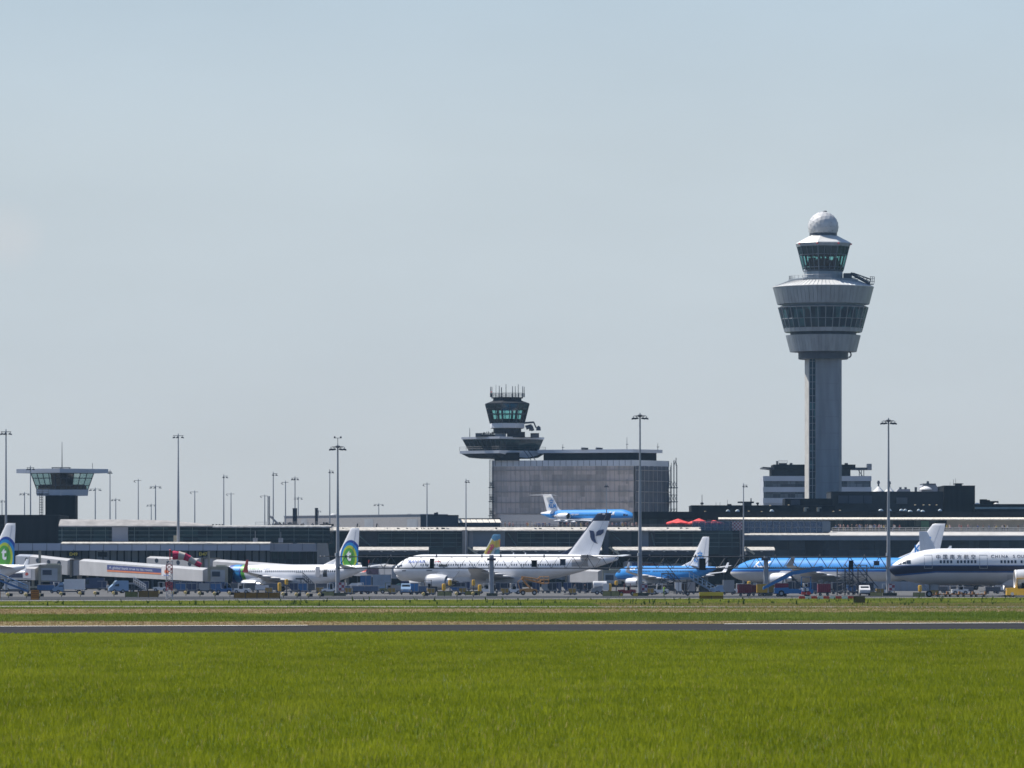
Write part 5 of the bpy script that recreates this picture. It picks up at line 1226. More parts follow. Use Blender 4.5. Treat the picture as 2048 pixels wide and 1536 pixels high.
def green_jet(label, px, d, theta):
    nose = [([(-1, 0, -.35, 9.3), (1, 0, .35, -5.6)], DB), ([(-1, 0, -.35, 8.5), (1, 0, .35, -6.8)], LB), ([(-1, 0, -.35, 9.9), (1, 0, .35, -8.9)], GR), ([(-1, 0, -.35, 9.9), (1, 0, .35, -8.9), (0, 0, -1, 2.6)], YE)]
    paint = LIVERY('green_target_body_paint', W_, nose)
    P = twinjet(label, px, d, theta, paint, LIVERY('green_target_fin_paint', W_, target(35.2, 6.6, 2.65)), wl_mat=M('winglet_red', (.55, .06, .05), .4) if px > 100 else W_mat)
    P.fin_letters('t', 34.35, 6.2, 3.1, white_ink, bold=.10)
    P.letters('transavia', 9.0, 4.45, .95, green_ink, bold=.01); P.letters('.com', 13.4, 4.45, .95, blue_ink, bold=.01)
    return P
G1 = green_jet('white twin-jet with green ringed fin docked at a bridge, left of centre', 437, 1118., 39.5)
for a in (28.4,):   # open rear door standing forward of its dark doorway
    m = MB(); G1.patch(m, a + 1.0, a + 2.0, 2.95, 4.95, -1, .03); m.build('open_doorway', darkin, G1.T, local=True)
    m = MB(); m.box(a - .35, a + .75, -2.45, -2.36, 2.95, 4.95); m.build('door', M('door_skin', (.5, .5, .52), .4), G1.T, local=True)
G2 = green_jet('white twin-jet with green ringed fin cut off by the left edge', -277, 1010., 37)
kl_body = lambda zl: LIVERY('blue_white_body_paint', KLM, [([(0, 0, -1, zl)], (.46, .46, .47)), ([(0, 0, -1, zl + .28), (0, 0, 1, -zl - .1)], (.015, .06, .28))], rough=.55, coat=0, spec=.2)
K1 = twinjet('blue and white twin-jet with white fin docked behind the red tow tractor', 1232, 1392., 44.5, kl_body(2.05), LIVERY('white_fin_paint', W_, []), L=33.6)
K1.fin_letters('KLM', 26.6, 6.35, 1.6, klm_ink, bold=.05); crown(K1, 28.6, 7.7, 1.7, klm_ink)
K1.letters('KLM', 6.0, 4.45, .95, white_ink, bold=.03)
# holiday jet of which only the bright fin shows
sky_f = LIVERY('holiday_fin_paint', (.42, .48, .50), [([('disc', 30.20, 12.0, 1.5, 1.0)], (.07, .20, .34)), ([('disc', 30.80, 8.2, 1.1, .9)], (.09, .24, .29)), ([('disc', 31.40, 10.5, .95, .95)], (.55, .36, .06)), ([('disc', 31.45, 10.5, .6, .6)], (.75, .22, .03)),
    ([(-.77, 0, .64, 16.91), (.77, 0, -.64, -15.11), (.64, 0, .77, -23.42), (-.64, 0, -.77, 27.42)], (.40, .33, .06)), ([('disc', 30.40, 10.3, .85, .85)], (.40, .33, .06))])
WJ = twinjet('twin-jet hidden behind the white widebody, only its colourful web fin showing', 794, 1300., 40., LIVERY('holiday_body_paint', W_, []), sky_f, L=33.6)
WJ.fin_letters('web', 28.05, 7.75, 1.65, M('plum_ink', (.35, .02, .10), .5), bold=.05, rot=.88, sides=(-1,))
# white fin leaning left: twin-jet pointing right behind the big one
B2 = twinjet('white finned twin-jet facing right, mostly hidden behind the navy banded airliner', 2106, 1212., 35., kl_body(2.0), LIVERY('white_fin_paint_b', W_, []), dir='r', nac=LIVERY('engine_white_blue', W_, []))
B2.fin_letters('KLM', 31.9, 6.0, 1.5, klm_ink, bold=.05); crown(B2, 34, 7.4, 1.6, klm_ink)
# --- blue and white widebody
def blue_wide():
    d = 1345.; L = 63.7; theta = 40.
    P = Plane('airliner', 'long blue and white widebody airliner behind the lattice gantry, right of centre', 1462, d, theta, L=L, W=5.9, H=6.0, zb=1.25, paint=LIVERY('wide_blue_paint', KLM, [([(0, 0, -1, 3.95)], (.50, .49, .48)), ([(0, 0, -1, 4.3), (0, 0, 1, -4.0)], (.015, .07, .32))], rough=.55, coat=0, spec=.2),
              tip=.42, nose=1.7, qt=.86, pt=2.0, taper=.72, tailz=.80)
    P.cockpit([(1.9, 2.6, 4.75, 5.5), (2.7, 3.5, 4.8, 5.7)])
    P.windows(4.75, [(8, 58)], .53, .27, .38)
    P.letters('KLM', 9.0, 5.1, 1.9, white_ink, bold=.05, stretch=1.3)
    P.wing(23, 2.5, 28.5, 11.5, 2.6, 15., greyw, .10, wl=True, wl_mat=M('winglet_grey', (.34, .33, .33), .5), wl_h=2.2)
    P.engine(19.5, 9.2, 2.2, 1.45, 5.4, W_mat)
    P.fin(51.5, 9.5, 8.6, 8.2, 3.6, LIVERY('wide_fin_paint', W_, []), dorsal=4., z0=6.6)
    P.fin_letters('KLM', 54.6, 8.4, 2.6, klm_ink, bold=.07); crown(P, 58.2, 10.8, 2.4, klm_ink)
    P.hstab(55.5, 5.6, 9.7, 5.5, 2.2, 5., greyw)
    P.gear(7, 31, 5.3, .53, .68, 2)
blue_wide()
# --- rear-engined jet standing on the terrace roof
def roof_plane():
    d = 1502.; base = 16.15
    P = Plane('airliner', 'small blue and white rear-engined jet displayed on the terminal roof, nose right', 1270, d, -45., L=35.5, W=3.3, H=3.35, zb=1.25, dir='r', base=base, ttail=True, tip=.40, nose=1.55, qt=.86, pt=1.9, taper=.70, tailz=.72,
              paint=LIVERY('roof_jet_paint', KLM, [([(0, 0, -1, 2.25)], (.60, .59, .57)), ([(1, 0, .9, -33.2), (0, 0, 1, -3.6)], W_)], rough=.55, coat=0, spec=.2))
    P.cockpit([(1.6, 2.2, 2.75, 3.2), (2.3, 3.0, 2.8, 3.35)])
    P.windows(2.95, [(6, 24)], .5, .25, .36)
    P.letters('KLM', 6.2, 3.15, 1.2, white_ink, 1, bold=.05); P.letters('cityhopper', 19.5, 3.2, .7, white_ink, 1)
    P.fin(27.6, 5.4, 5.3, 4.0, 3.3, LIVERY('roof_jet_fin', W_, [([(0, 0, -1, 4.1)], KLM)]), dorsal=3., z0=3.6)
    P.fin_letters('KLM', 29.6, 5.2, 1.5, klm_ink, bold=.05); crown(P, 31.4, 6.45, 1.5, klm_ink)
    P.hstab(31.4, 8.75, 5.0, 2.6, 1.4, 2.4, greyw, -.02)
    P.wing(13.2, 1.35, 14., 5.4, 1.5, 4.6, W_mat, .05)
    P.engine(22.3, 2.75, 2.85, .92, 4.6, W_mat, pylon=False)
    MB().box(23.5, 27., -2., 2., 2.7, 3.0).build('pylon', W_mat, P.T, local=True)
    P.gear(3.6, 17.2, 2.5, .32, .5)
roof_plane()
T = thing('display_plinth', 'dark plinth carrying the small blue jet on the terminal roof', 'plinth', (X(1190, 1515.), 1515., Z(1066, 1452.)))
MB().box(X(1085, 1515.), X(1274, 1515.), 1499, 1533, Z(1066, 1452.), 16.08).build('wall', black, T)
MB().box(X(1084, 1515.), X(1275, 1515.), 1498.8, 1533.2, 16.08, 16.14).build('top_slab', slate, T)
# ================================================================ MASTS, GANTRY, BRIDGES
mastm = M('galvanised_mast', (.36, .37, .385), .5, .3, var=.12, scale=.2); lampd = M('lamp_housing', (.055, .062, .08), .5); lensm = M('lamp_lens', (.35, .36, .36), .2)
def mast(label, px, ytop, d, kind='both', wpx=24, base=0., r0=.30, r1=.12, group='apron lamp masts', plinth=False):
    x, zt = X(px, d), Z(ytop, d); half = PX(wpx / 2, d); h = min(.5, half * .3)
    T = thing('lamp_mast', label, 'lamp mast', (x, d, base), 0, group)
    MB().lathe([(r0, base), (r0 * .8, base + (zt - base) * .3), (r1 * 1.3, base + (zt - base) * .75), (r1, zt - .2), (r1 * .6, zt + .35)], (x, d, 0), 10).build('pole', mastm, T, smooth=50)
    m = MB(); zz = zt - .15
    if kind == 'ring':
        n = 14; P = [Vector((x + half * .72 * math.cos(2 * math.pi * i / n), d + half * .72 * math.sin(2 * math.pi * i / n), zz)) for i in range(n)]
        for a, b in zip(P, P[1:] + P[:1]): m.tube(a, b, .07, n=5)
        for i in range(0, n, 3): m.tube(P[i], (x, d, zz + .1), .05, n=4)
        m.lathe([(.35, zz - .15), (.35, zz + .2)], (x, d, 0), 10)
    else:
        a, b = {'both': (-1, 1), 'right': (-.15, 1), 'left': (-1, .75)}[kind]
        m.tube((x + half * a, d, zz), (x + half * b, d, zz), .065, n=5); m.tube((x, d - half * .5, zz), (x, d + half * .5, zz), .05, n=4)
    m.build('head_frame', lampd, T)
    spots = {'both': (-.8, -.1, .8), 'right': (.0, .75), 'left': (-.85,), 'ring': (-.85, -.45, .4, .85)}[kind]
    for i, f in enumerate(spots):
        w_ = max(.34, half * (.26 if kind != 'ring' else .22)); xx = x + half * f; yy = d - (half * .5 if abs(f) < .6 else 0); tilt = (-.3 if f < 0 else .3) * (1.6 if kind == 'left' else .55)
        c, s_ = math.cos(tilt), math.sin(tilt)
        rot = lambda u, v: (xx + u * c + v * s_, yy, zz - .42 - u * s_ * (-1 if kind == 'left' else 1) + v * c)
        q = []
        for (u, v) in ((-w_, -.13), (w_, -.13), (w_ * .75, .13), (-w_ * .75, .13)):
            p = rot(u, v); q.append((p[0], p[2]))
        m = MB().side(q, yy - .35, yy + .35); m.tube((xx, yy, zz), (xx, yy, zz - .35), .05, n=4); l = m.build('floodlight', lampd, T)
    if wpx > 31.5:
        m = MB().tube((x, d, zt + .3), (x, d, zt + 1.3), .05, n=5); m.tube((x - .5, d, zt + 1.3), (x + .5, d, zt + 1.3), .04, n=4)
        for sx in (-.5, .5): m.lathe([(.12, zt + 1.25), (.15, zt + 1.45), (.05, zt + 1.6)], (x + sx, d, 0), 6)
        m.build('wind_gauge', lampd, T)
    if plinth: MB().box(x - 1.0, x + 1.3, d - 1, d + 1, 0, .55).build('plinth', M('mossy_plinth', (.09, .095, .06), .9, var=.4, scale=2), T); MB().tube((x, d, 0), (x, d, Z(1112, d)), .40, .36, 12).build('lower_shaft', mastm, T, smooth=50); MB().tube((x - .3, d - .34, Z(1112, d)), (x - .3, d - .34, Z(1106, d)), .16, n=6).build('junction_box', pale, T)
    return T
GDP = 905.
mast('tall ring-headed lamp mast in front of the green ringed fin', 675.5, 892, GDP, 'ring', 32, r0=.36, plinth=True)
mast('tall ring-headed lamp mast in front of the draped office block', 1280, 830, GDP, 'ring', 31, r0=.36, plinth=True)
mast('tall ring-headed lamp mast beside the nose of the navy banded airliner', 1777, 840, GDP, 'ring', 30, r0=.36, plinth=True)
mast('tall lamp mast at the left edge behind the cut off green fin', 12, 862, 1040., 'both', 21, r0=.3)
T = mast('tall lamp mast standing on the ledge in front of the rounded white roof', 356.5, 870, 1266., 'both', 21, base=Z(1085, 1266.), r0=.36)
MB().pbox(347, 355.5, 1071, 1085, 1266.4, 1).build('switch_box', beige, T)
FAR = [('slim far mast half hidden at the left edge, low head', 4, 1001, 2050, 'both', 14), ('far lamp mast left of the squat tower, lower of the pair', 49, 986, 1830, 'both', 20),
       ('lamp mast passing in front of the squat tower roof', 61, 934, 1322, 'both', 15), ('far lamp mast right of the squat tower with a broad two-sided head', 190.5, 977, 1740, 'both', 24),
       ('thin lamp mast with a small head, nearest right of the squat tower roof', 220, 942, 1500, 'both', 6.5), ('short far lamp mast with broad head, right of the thin small headed one', 231.5, 998, 2010, 'both', 18),
       ('far lamp mast with one tilted left lamp over the rounded white roof', 276.5, 960, 1580, 'left', 17), ('shortest far lamp mast left of the tall ledge mast', 302.5, 1009, 2150, 'both', 18),
       ('far lamp mast with drooping lamps both sides, left of the tall ledge mast', 311, 972, 1680, 'both', 23), ('far lamp mast with one left lamp, first right of the tall ledge mast', 389.5, 983, 1800, 'left', 19),
       ('lamp mast with right-hand lamps over the pier, left of the pole mast', 447.5, 951, 1510, 'right', 17), ('far lamp mast with one left lamp beside the right-lamped one', 462, 987, 1840, 'left', 19),
       ('far lamp mast with one left lamp rising over the lattice pole mast', 529.5, 991, 1880, 'left', 18), ('lamp mast with its lamps only to the right, left of the thick flue', 546.5, 946, 1452, 'right', 17),
       ('lamp mast with one tilted left lamp directly left of the thick flue', 571, 963.5, 1456, 'left', 16), ('lamp mast with a two-storey head between the thick flue and its mast pair', 590, 955, 1460, 'both', 14),
       ('short far lamp mast behind the two-storey headed one', 596.5, 995, 1960, 'both', 17), ('lamp mast with right-hand lamps beside the tall mast at the ringed fin', 659.5, 941, 1455, 'right', 16),
       ('stubby far lamp on the grey plant house between thin flue and tall mast', 637, 1021, 2300, 'both', 10), ('short broad-headed lamp mast above the long grey plant house', 757.5, 1008, 2120, 'both', 20),
       ('lamp mast with one tilted left lamp in front of the slate plant house', 854, 967, 1462, 'left', 16), ('lamp mast with right-hand lamp between slate plant house and draped block', 932, 960, 1437, 'right', 14),
       ('lamp mast with right-hand lamp left of the banded office block', 1487, 969, 1437, 'right', 16), ('thin lamp pole in front of the netting, above the winged fin', 1213, 969, 1440, 'both', 6)]
for lab, px, yt, d, k, w_ in FAR: mast(lab, px, yt, float(d), k, w_, r0=.26 if d < 1600 else .3, r1=.11 if d < 1600 else .14, group='far lamp masts')
m = MB().tube((X(1114, 1470.), 1470, 12), (X(1114, 1470.), 1470, Z(962, 1470.)), .08, .05, 5); tag(m.build('flag_pole', steel), 'very thin bare pole in front of the blue rooftop jet and the netting', 'pole')

# lattice gantry: one welded span between each two uprights
zt_, zb_ = Z(1113.5, GDP), Z(1136.5, GDP)
trm = M('gantry_steel', (.055, .062, .075), .5, .3, var=.15)
def span(pa, pb, label, boxes=()):
    a, b = X(pa, GDP), X(pb, GDP); T = thing('gantry_truss', label, 'gantry', (a, GDP, 0), 0, 'lattice gantry spans')
    n = max(2, round((b - a) / 2.36)); st = (b - a) / n; m = MB()
    for y in (GDP - .55, GDP + .55):
        m.tube((a, y, zt_), (b, y, zt_), .085, n=5); m.tube((a, y, zb_), (b, y, zb_), .10, n=5)
        for i in range(n):
            x0 = a + i * st; m.tube((x0, y, zb_), (x0 + st / 2, y, zt_), .036, n=4); m.tube((x0 + st / 2, y, zt_), (x0 + st, y, zb_), .036, n=4)
    for i in range(n): x0 = a + (i + .5) * st; m.tube((x0, GDP - .55, zt_), (x0, GDP + .55, zt_), .05, n=4); m.tube((x0 - st / 2, GDP - .55, zb_), (x0, GDP + .55, zb_), .04, n=4)
    m.build('lattice', trm, T)
    m = MB()
    for i in range(0, n, 3): x0 = a + (i + .5) * st; m.lathe([(.12, zt_ + .05), (.15, zt_ + .2), (.06, zt_ + .36)], (x0, GDP, 0), 7)
    m.build('lamp_stud', lampd, T)
    for p0, p1, t, bt, kind in boxes:
        q = MB().box(X(p0, GDP), X(p1, GDP), GDP - .95, GDP - .6, Z(bt, GDP), Z(t, GDP)); q.box(X(p0, GDP) - .08, X(p1, GDP) + .08, GDP - 1.05, GDP - .6, Z(t, GDP), Z(t, GDP) + .1)
        bx = q.build('docking_display', {'k': black, 'g': slate, 'w': black}[kind], T)
        if kind == 'w': MB().box(X(p0 - 3, GDP), X(p0, GDP) - .004, GDP - 1.05, GDP - .55, Z(bt - 4, GDP), Z(t, GDP)).build('side_plate', W_mat, bx)
B_L = 'lattice gantry span with docking displays '
span(676, 979, B_L + 'left of the grey gantry column', ((724, 737, 1117, 1133.5, 'k'), (859.5, 868.5, 1118, 1137, 'k')))
span(987, 1276, 'lattice gantry span crossing in front of the winged emblem airliner tail', ((1063, 1074, 1121.5, 1134, 'k'), (1120, 1131, 1119, 1130.5, 'g')))
span(1284, 1528, 'lattice gantry span in front of the docked blue twin-jet', ((1398, 1411, 1118, 1140, 'w'),))
span(1536, 1774, 'lattice gantry span in front of the blue widebody', ((1697, 1706, 1122, 1139, 'k'), (1747, 1758, 1123, 1131, 'g')))
m = MB().tube((X(640, GDP), GDP, Z(1113, GDP)), (X(675, GDP), GDP, Z(1113, GDP)), .07, n=5)
for px in (642, 650): m.lathe([(.08, Z(1113.5, GDP)), (.2, Z(1112.6, GDP)), (.1, Z(1111.6, GDP))], (X(px, GDP), GDP, 0), 7)
tag(m.build('lamp_boom', trm), 'thin gantry arm with small lamps left of the mast at the ringed fin', 'gantry arm')
for px, t, lab in ((983, 1110, 'thick grey gantry column in front of the winged emblem airliner'), (1532, 1112, 'thick grey gantry column in front of the blue widebody nose')):
    T = thing('gantry_column', lab, 'column', (X(px, GDP), GDP, 0), 0, 'gantry columns')
    MB().tube((X(px, GDP), GDP, 0), (X(px, GDP), GDP, Z(t, GDP)), PX(5.4, GDP), PX(4.6, GDP), 14).build('shaft', mastm, T, smooth=50)
    MB().box(X(px - 9, GDP), X(px + 9, GDP), GDP - .8, GDP + .8, Z(1121, GDP), Z(1116, GDP)).build('bracket', dsteel, T)
    MB().box(X(px - 10, GDP), X(px + 12, GDP), GDP - .9, GDP + .9, 0, .5).build('plinth', M('mossy_plinth'), T)
cabinet(683, 14, 1165, 1183, 905.5 - 1, 'red and white checkered cabinet at the mast by the ringed fin')
cabinet(1289, 13, 1168, 1183, 904., 'red and white checkered cabinet at the mast behind the red tractor')
cabinet(1784, 12, 1168, 1182, 903., 'red and white checkered cabinet at the mast under the airliner nose')

# passenger bridges
tubew = M('bridge_white', (.40, .40, .41), .5, var=.1, scale=.3); tubeb = M('bridge_blue_grey', (.28, .31, .37), .5, var=.1); beiged = M('bridge_beige', (.30, .28, .215), .6, var=.15)
banner_blue = M('banner_blue', (.02, .035, .16), .5); orange_ink = M('orange_ink', (.55, .16, .05), .5)
def tunnel(m, a, b, w=3.0, mi=0):
    """a, b: (photo x, distance, top row, bottom row)."""
    A, B = Vector((X(a[0], a[1]), a[1], 0)), Vector((X(b[0], b[1]), b[1], 0)); u = (B - A).normalized(); nrm = Vector((-u.y, u.x, 0)) * w / 2
    za, ya, zb2, yb = Z(a[2], a[1]), Z(a[3], a[1]), Z(b[2], b[1]), Z(b[3], b[1])
    ring = lambda P, lo, hi: [tuple(P - nrm + Vector((0, 0, lo))), tuple(P + nrm + Vector((0, 0, lo))), tuple(P + nrm + Vector((0, 0, hi - .4))), tuple(P + nrm * .35 + Vector((0, 0, hi))), tuple(P - nrm * .35 + Vector((0, 0, hi))), tuple(P - nrm + Vector((0, 0, hi - .4)))]
    m.loft([ring(A, ya, za), ring(B, yb, zb2)], mi=mi); return A, B, u, nrm
def on_side(a, b, w, px, py, off=.03):
    """Point on the field side of a tunnel seen at photo (px, py)."""
    A, B = Vector((X(a[0], a[1]), a[1])), Vector((X(b[0], b[1]), b[1])); u = (B - A).normalized(); n = Vector((-u.y, u.x))
    if n.y > 0: n = -n
    P = A + n * (w / 2 + off); k = (px - CX) / F       # ray x = k*y
    t = (k * P.y - P.x) / (u.x - k * u.y); Q = P + u * t
    return Vector((Q.x, Q.y, Z(py, Q.y)))
def panel_on(m, a, b, w, pts, off=.03, mi=0):
    m.add([on_side(a, b, w, px, py, off) for px, py in pts], [tuple(range(len(pts)))], mi)
def portholes(T, a, b, w, pts, r=4.6):
    for px, py in pts:
        m = MB(); q = [on_side(a, b, w, px + r * .78 * math.cos(k * math.pi / 6), py + r * math.sin(k * math.pi / 6), .03) for k in range(12)]
        m.add(q, [tuple(range(12))]); m.build('porthole', M('porthole_glass', (.02, .03, .055), .2), T)
def side_text(T, a, b, w, txt, px, py, size_px, slope_, mat, wpx, name='lettering'):
    vs, fs = text_shape(txt, 1., .012); wv = max(v[0] for v in vs)
    MB().add([on_side(a, b, w, px + u / wv * wpx, py - v * size_px + slope_ * u / wv * wpx, .07) for u, v in vs], fs).build(name, mat, T)
def leg(T, px, d, top, w=.35, sp=1.0):
    m = MB(); x = X(px, d)
    for s_ in (-sp, sp): m.box(x - w / 2, x + w / 2, d + s_ - w / 2, d + s_ + w / 2, .5, Z(top, d))
    m.box(x - .9, x + .9, d - sp - .3, d + sp + .3, .45, .9); o = m.build('leg', beiged, T)
    for sx in (-.5, .5):
        for s_ in (-sp, sp): MB().lathe([(.2, -.2), (.5, -.16), (.5, .16), (.2, .2)], (x + sx, d + s_, .5), 12, axis='y').build('wheel', rubber, o)
def jetbridge(label, fixed, rot, tun, cabr, holes=(), legs=(), dark_hood=True):
    base = (X(rot[0], rot[1]), rot[1], 0)
    T = thing('passenger_bridge', label, 'passenger bridge', base, 0, 'passenger bridges')
    if fixed:
        m = MB(); tunnel(m, *fixed); t = m.build('fixed_tunnel', tubew, T); portholes(T, fixed[0], fixed[1], 3., holes)
    rr = PX(rot[4], rot[1])
    MB().lathe([(rr, Z(rot[3], rot[1])), (rr, Z(rot[2], rot[1]))], base, 10, .3).build('rotunda', M('rotunda_grey', (.33, .33, .34), .5, var=.1), T)
    m = MB()
    for k in (-1, 1): m.box(base[0] + k * rr * .98 - .22, base[0] + k * rr * .98 + .22, base[1] - rr * .75, base[1] - rr * .3, Z(rot[3] + 3, rot[1]), Z(rot[2] - 1.5, rot[1]))
    m.box(base[0] - rr, base[0] + rr, base[1] - rr * .97, base[1] - rr * .5, Z(rot[2], rot[1]), Z(rot[2] - 2, rot[1])); m.build('rotunda_frame', M('frame_umber', (.20, .18, .145), .6), T)
    MB().tube((base[0], base[1], 0), (base[0], base[1], Z(rot[3], rot[1])), .55, n=12).build('column', M('column_stone', (.27, .25, .225), .8), T)
    if tun: m = MB(); tunnel(m, *tun); m.build('tunnel', tubew, T)
    if cabr:
        p0, p1, t, b, d = cabr
        m = MB().pbox(p0, p1, t + 3, b, d, 3.4); m.build('cab', beiged, T)
        MB().add([(X(p0 + 3, d), d - .02, Z(b - 3, d)), (X(p1 - 6, d), d - .02, Z(b - 2, d)), (X(p1 - 6, d), d - .02, Z(t + 10, d)), (X(p0 + 3, d), d - .02, Z(t + 9, d))], [(0, 1, 2, 3)]).build('cab_panel', M('cab_pale', (.38, .40, .42), .5), T)
        MB().pbox(p0 + 6, p0 + (p1 - p0) * .58, t + 13, t + 23, d - .08, .06).build('cab_window', M('porthole_glass'), T)
        MB().pbox(p0 + 14, p1 - 4, t, t + 4, d + .2, 3).build('roof_hatch', M('hatch_cream', (.55, .53, .38), .6), T)
        if dark_hood: MB().loft([[(X(p1, d), d, Z(b, d)), (X(p1, d), d + 3.4, Z(b, d)), (X(p1, d), d + 3.4, Z(t + 3, d)), (X(p1, d), d, Z(t + 3, d))], [(X(p1 + 6, d), d - .2, Z(b + 1, d)), (X(p1 + 6, d), d + 3.6, Z(b + 1, d)), (X(p1 + 9, d), d + 3.6, Z(t + 9, d)), (X(p1 + 9, d), d - .2, Z(t + 9, d))]]).build('bellows', black, T)
    for l in legs: leg(T, *l)
    return T
fxa = ((70, 1240., 1109.5, 1141), (146, 1229., 1118, 1150))
tna = ((172, 1222., 1118, 1150), (420, 1118., 1136.5, 1163))
J1 = jetbridge('long white passenger bridge with a blue advertising banner, reaching the ringed twin-jet', fxa, (159, 1226., 1120, 1151, 17), tna, (418, 456, 1130, 1167, 1110.), ((75, 1121), (97, 1124), (118, 1126)), ((417.5, 1109., 1102), (401, 1126., 1158)))
m = MB(); panel_on(m, *tna, 3., [(214, 1129.5), (322, 1137), (322, 1147.5), (214, 1141)]); m.build('banner', banner_blue, J1)
m = MB(); panel_on(m, *tna, 3., [(214, 1139.5), (322, 1146), (322, 1149), (214, 1143)], .05); m.build('banner_stripe', orange_ink, J1)
side_text(J1, *tna, 3., 'A global bank true to its roots.', 218, 1137.2, 7.0, .065, M('banner_letters', (.45, .48, .60), .5), 88)
m = MB(); panel_on(m, *tna, 3., [(323.5, 1132.5), (341, 1133.5), (341, 1153.5), (323.5, 1152)]); m.build('logo_panel', M('logo_white', (.62, .60, .62), .5), J1)
m = MB(); panel_on(m, *tna, 3., [(328, 1144), (330, 1139), (333, 1141), (336, 1140), (338, 1144), (336, 1148), (331, 1147.5)], .05); m.build('lion_mark', orange_ink, J1)
m = MB(); panel_on(m, *tna, 3., [(327, 1149.5), (338, 1150), (338, 1151.5), (327, 1151)], .05); m.build('logo_bar', blue_ink, J1)
m = MB(); tunnel(m, (44, 1246., 1108.5, 1138), (71, 1240., 1109.5, 1139), 3.2); m.build('fixed_tunnel', tubeb, J1); portholes(J1, (44, 1246., 1108.5, 1138), (71, 1240., 1109.5, 1139), 3.2, ((53, 1119.5),))
tnl = ((-60, 1200., 1130, 1156), (80, 1186., 1134, 1160.5))
J2 = jetbridge('cream cabbed passenger bridge reaching the jet cut off by the left edge', None, (-70, 1205., 1126, 1158, 16), tnl, (79, 121, 1127, 1163.5, 1184.), (), ((79.5, 1185., 1100), (66, 1187., 1158)), False)
m = MB(); panel_on(m, *tnl, 3., [(0, 1146), (45, 1147), (45, 1155), (0, 1154)]); m.build('banner', M('banner_navy', (.02, .025, .06), .5), J2)
m = MB(); panel_on(m, *tnl, 3., [(46, 1138), (62, 1138), (62, 1157), (46, 1156)]); m.build('logo_panel', M('logo_white'), J2)
m = MB(); panel_on(m, *tnl, 3., [(50, 1148), (52, 1145), (55, 1145), (57, 1148), (55, 1151), (51, 1151)], .05); m.build('lion_mark', M('mark_red', (.5, .08, .05), .5), J2)
fxc = ((304, 1258., 1112.5, 1140), (402, 1244., 1117, 1146))
J3 = jetbridge('white passenger bridge with portholes behind the windsock, passing behind the ringed twin-jet', fxc, (422, 1242., 1117, 1146, 18), ((438, 1238., 1119, 1147), (592, 1205., 1130, 1157)), None, ((313, 1121), (335, 1123.5), (356, 1125), (379, 1127.5)))
fxd = ((1100, 1436., 1128, 1152), (1135, 1426., 1134, 1160))
J4 = jetbridge('grey white passenger bridge under the tail of the winged emblem airliner', fxd, (1142, 1424., 1135, 1164, 10), ((1150, 1420., 1138, 1165), (1206, 1408., 1140, 1167)), (1205, 1243, 1137, 1168, 1402.), (), ((1206, 1404., 1140),))
tne = ((1404, 1436., 1128, 1147), (1252, 1426., 1122, 1142))
J5 = jetbridge('passenger bridge with brick coloured posters behind the docked blue twin-jet', None, (1412, 1437., 1127, 1149, 9), tne, None)
m = MB(); panel_on(m, *tne, 3., [(1264, 1125.5), (1279, 1126), (1279, 1139), (1264, 1138)]); m.build('banner', banner_blue, J5)
m = MB(); panel_on(m, *tne, 3., [(1284, 1126), (1317, 1127.5), (1317, 1140), (1284, 1139)]); m.build('poster', M('poster_brick', (.22, .09, .07), .7, var=.6, scale=1.5), J5)
tnf = ((700, 1432., 1124, 1150), (792, 1420., 1130, 1157))
J6 = jetbridge('passenger bridge with dark red posters left of the winged emblem airliner nose', None, (694, 1433., 1122, 1152, 9), tnf, None, (), ((770, 1422., 1130),))
m = MB(); panel_on(m, *tnf, 3., [(733, 1134), (757, 1136), (757, 1150), (733, 1148)]); m.build('poster', M('poster_plum', (.11, .06, .09), .7, var=.6, scale=1.5), J6)
def gate_sign(txt, px, py, w, d):
    T = thing('gate_sign', 'black gate sign %s on the terminal front' % ('reading ' + txt if txt else 'with dark face between the gates'), 'gate sign', (X(px, d), d, Z(py, d)))
    MB().pbox(px - w / 2, px + w / 2, py - 5, py + 5, d, .3).build('board', black, T)
    MB().pbox(px - .6, px + .6, py - 9, py + 22, d + .3, .2).build('post', slate, T)
    if txt:
        vs, fs = text_shape(txt, .95, .03, align='CENTER'); MB().add([(X(px, d) + u * 1.1, d - .02, Z(py, d) + v - .33) for u, v in vs], fs).build('lettering', M('sign_yellow', (.65, .50, .05), .5), T)
gate_sign('D49', 147, 1108, 21, 1252.); gate_sign('D47', 406, 1108, 20, 1252.); gate_sign('', 205, 1109, 19, 1252.)
# ================================================================ APRON VEHICLES, SIGNS, PEOPLE
glassd = M('vehicle_glass', (.015, .02, .026), .12, var=.02)
def paint(n, c, r=.4): return M('paint_' + n, c, r, coat=.2, var=.08)
P_W, P_BLUE, P_LB, P_YEL, P_RED, P_DR, P_OR, P_GR, P_NB = paint('white', (.72, .72, .72)), paint('blue', (.03, .12, .30)), paint('light_blue', (.22, .34, .50)), paint('yellow', (.72, .42, .03)), paint('red', (.42, .03, .03)), paint('dark_red', (.22, .015, .03)), paint('orange', (.72, .26, .02)), paint('grey', (.28, .29, .31)), paint('navy', (.02, .035, .10))
def wheel(par, x, y, r, w=.24):
    t = MB().lathe([(r * .5, -w / 2), (r * .93, -w / 2), (r, -w / 3), (r, w / 3), (r * .93, w / 2), (r * .5, w / 2)], (x, y, r), 14, axis='y').build('wheel', rubber, par, smooth=40, local=True)
    MB().lathe([(r * .48, -w / 2 - .02), (r * .48, w / 2 + .02)], (x, y, r), 10, axis='y').build('rim', gearm, t, local=True)
def wheels4(T, xs, y, r):
    for x in xs:
        for s in (-1, 1): wheel(T, x, s * y, r)
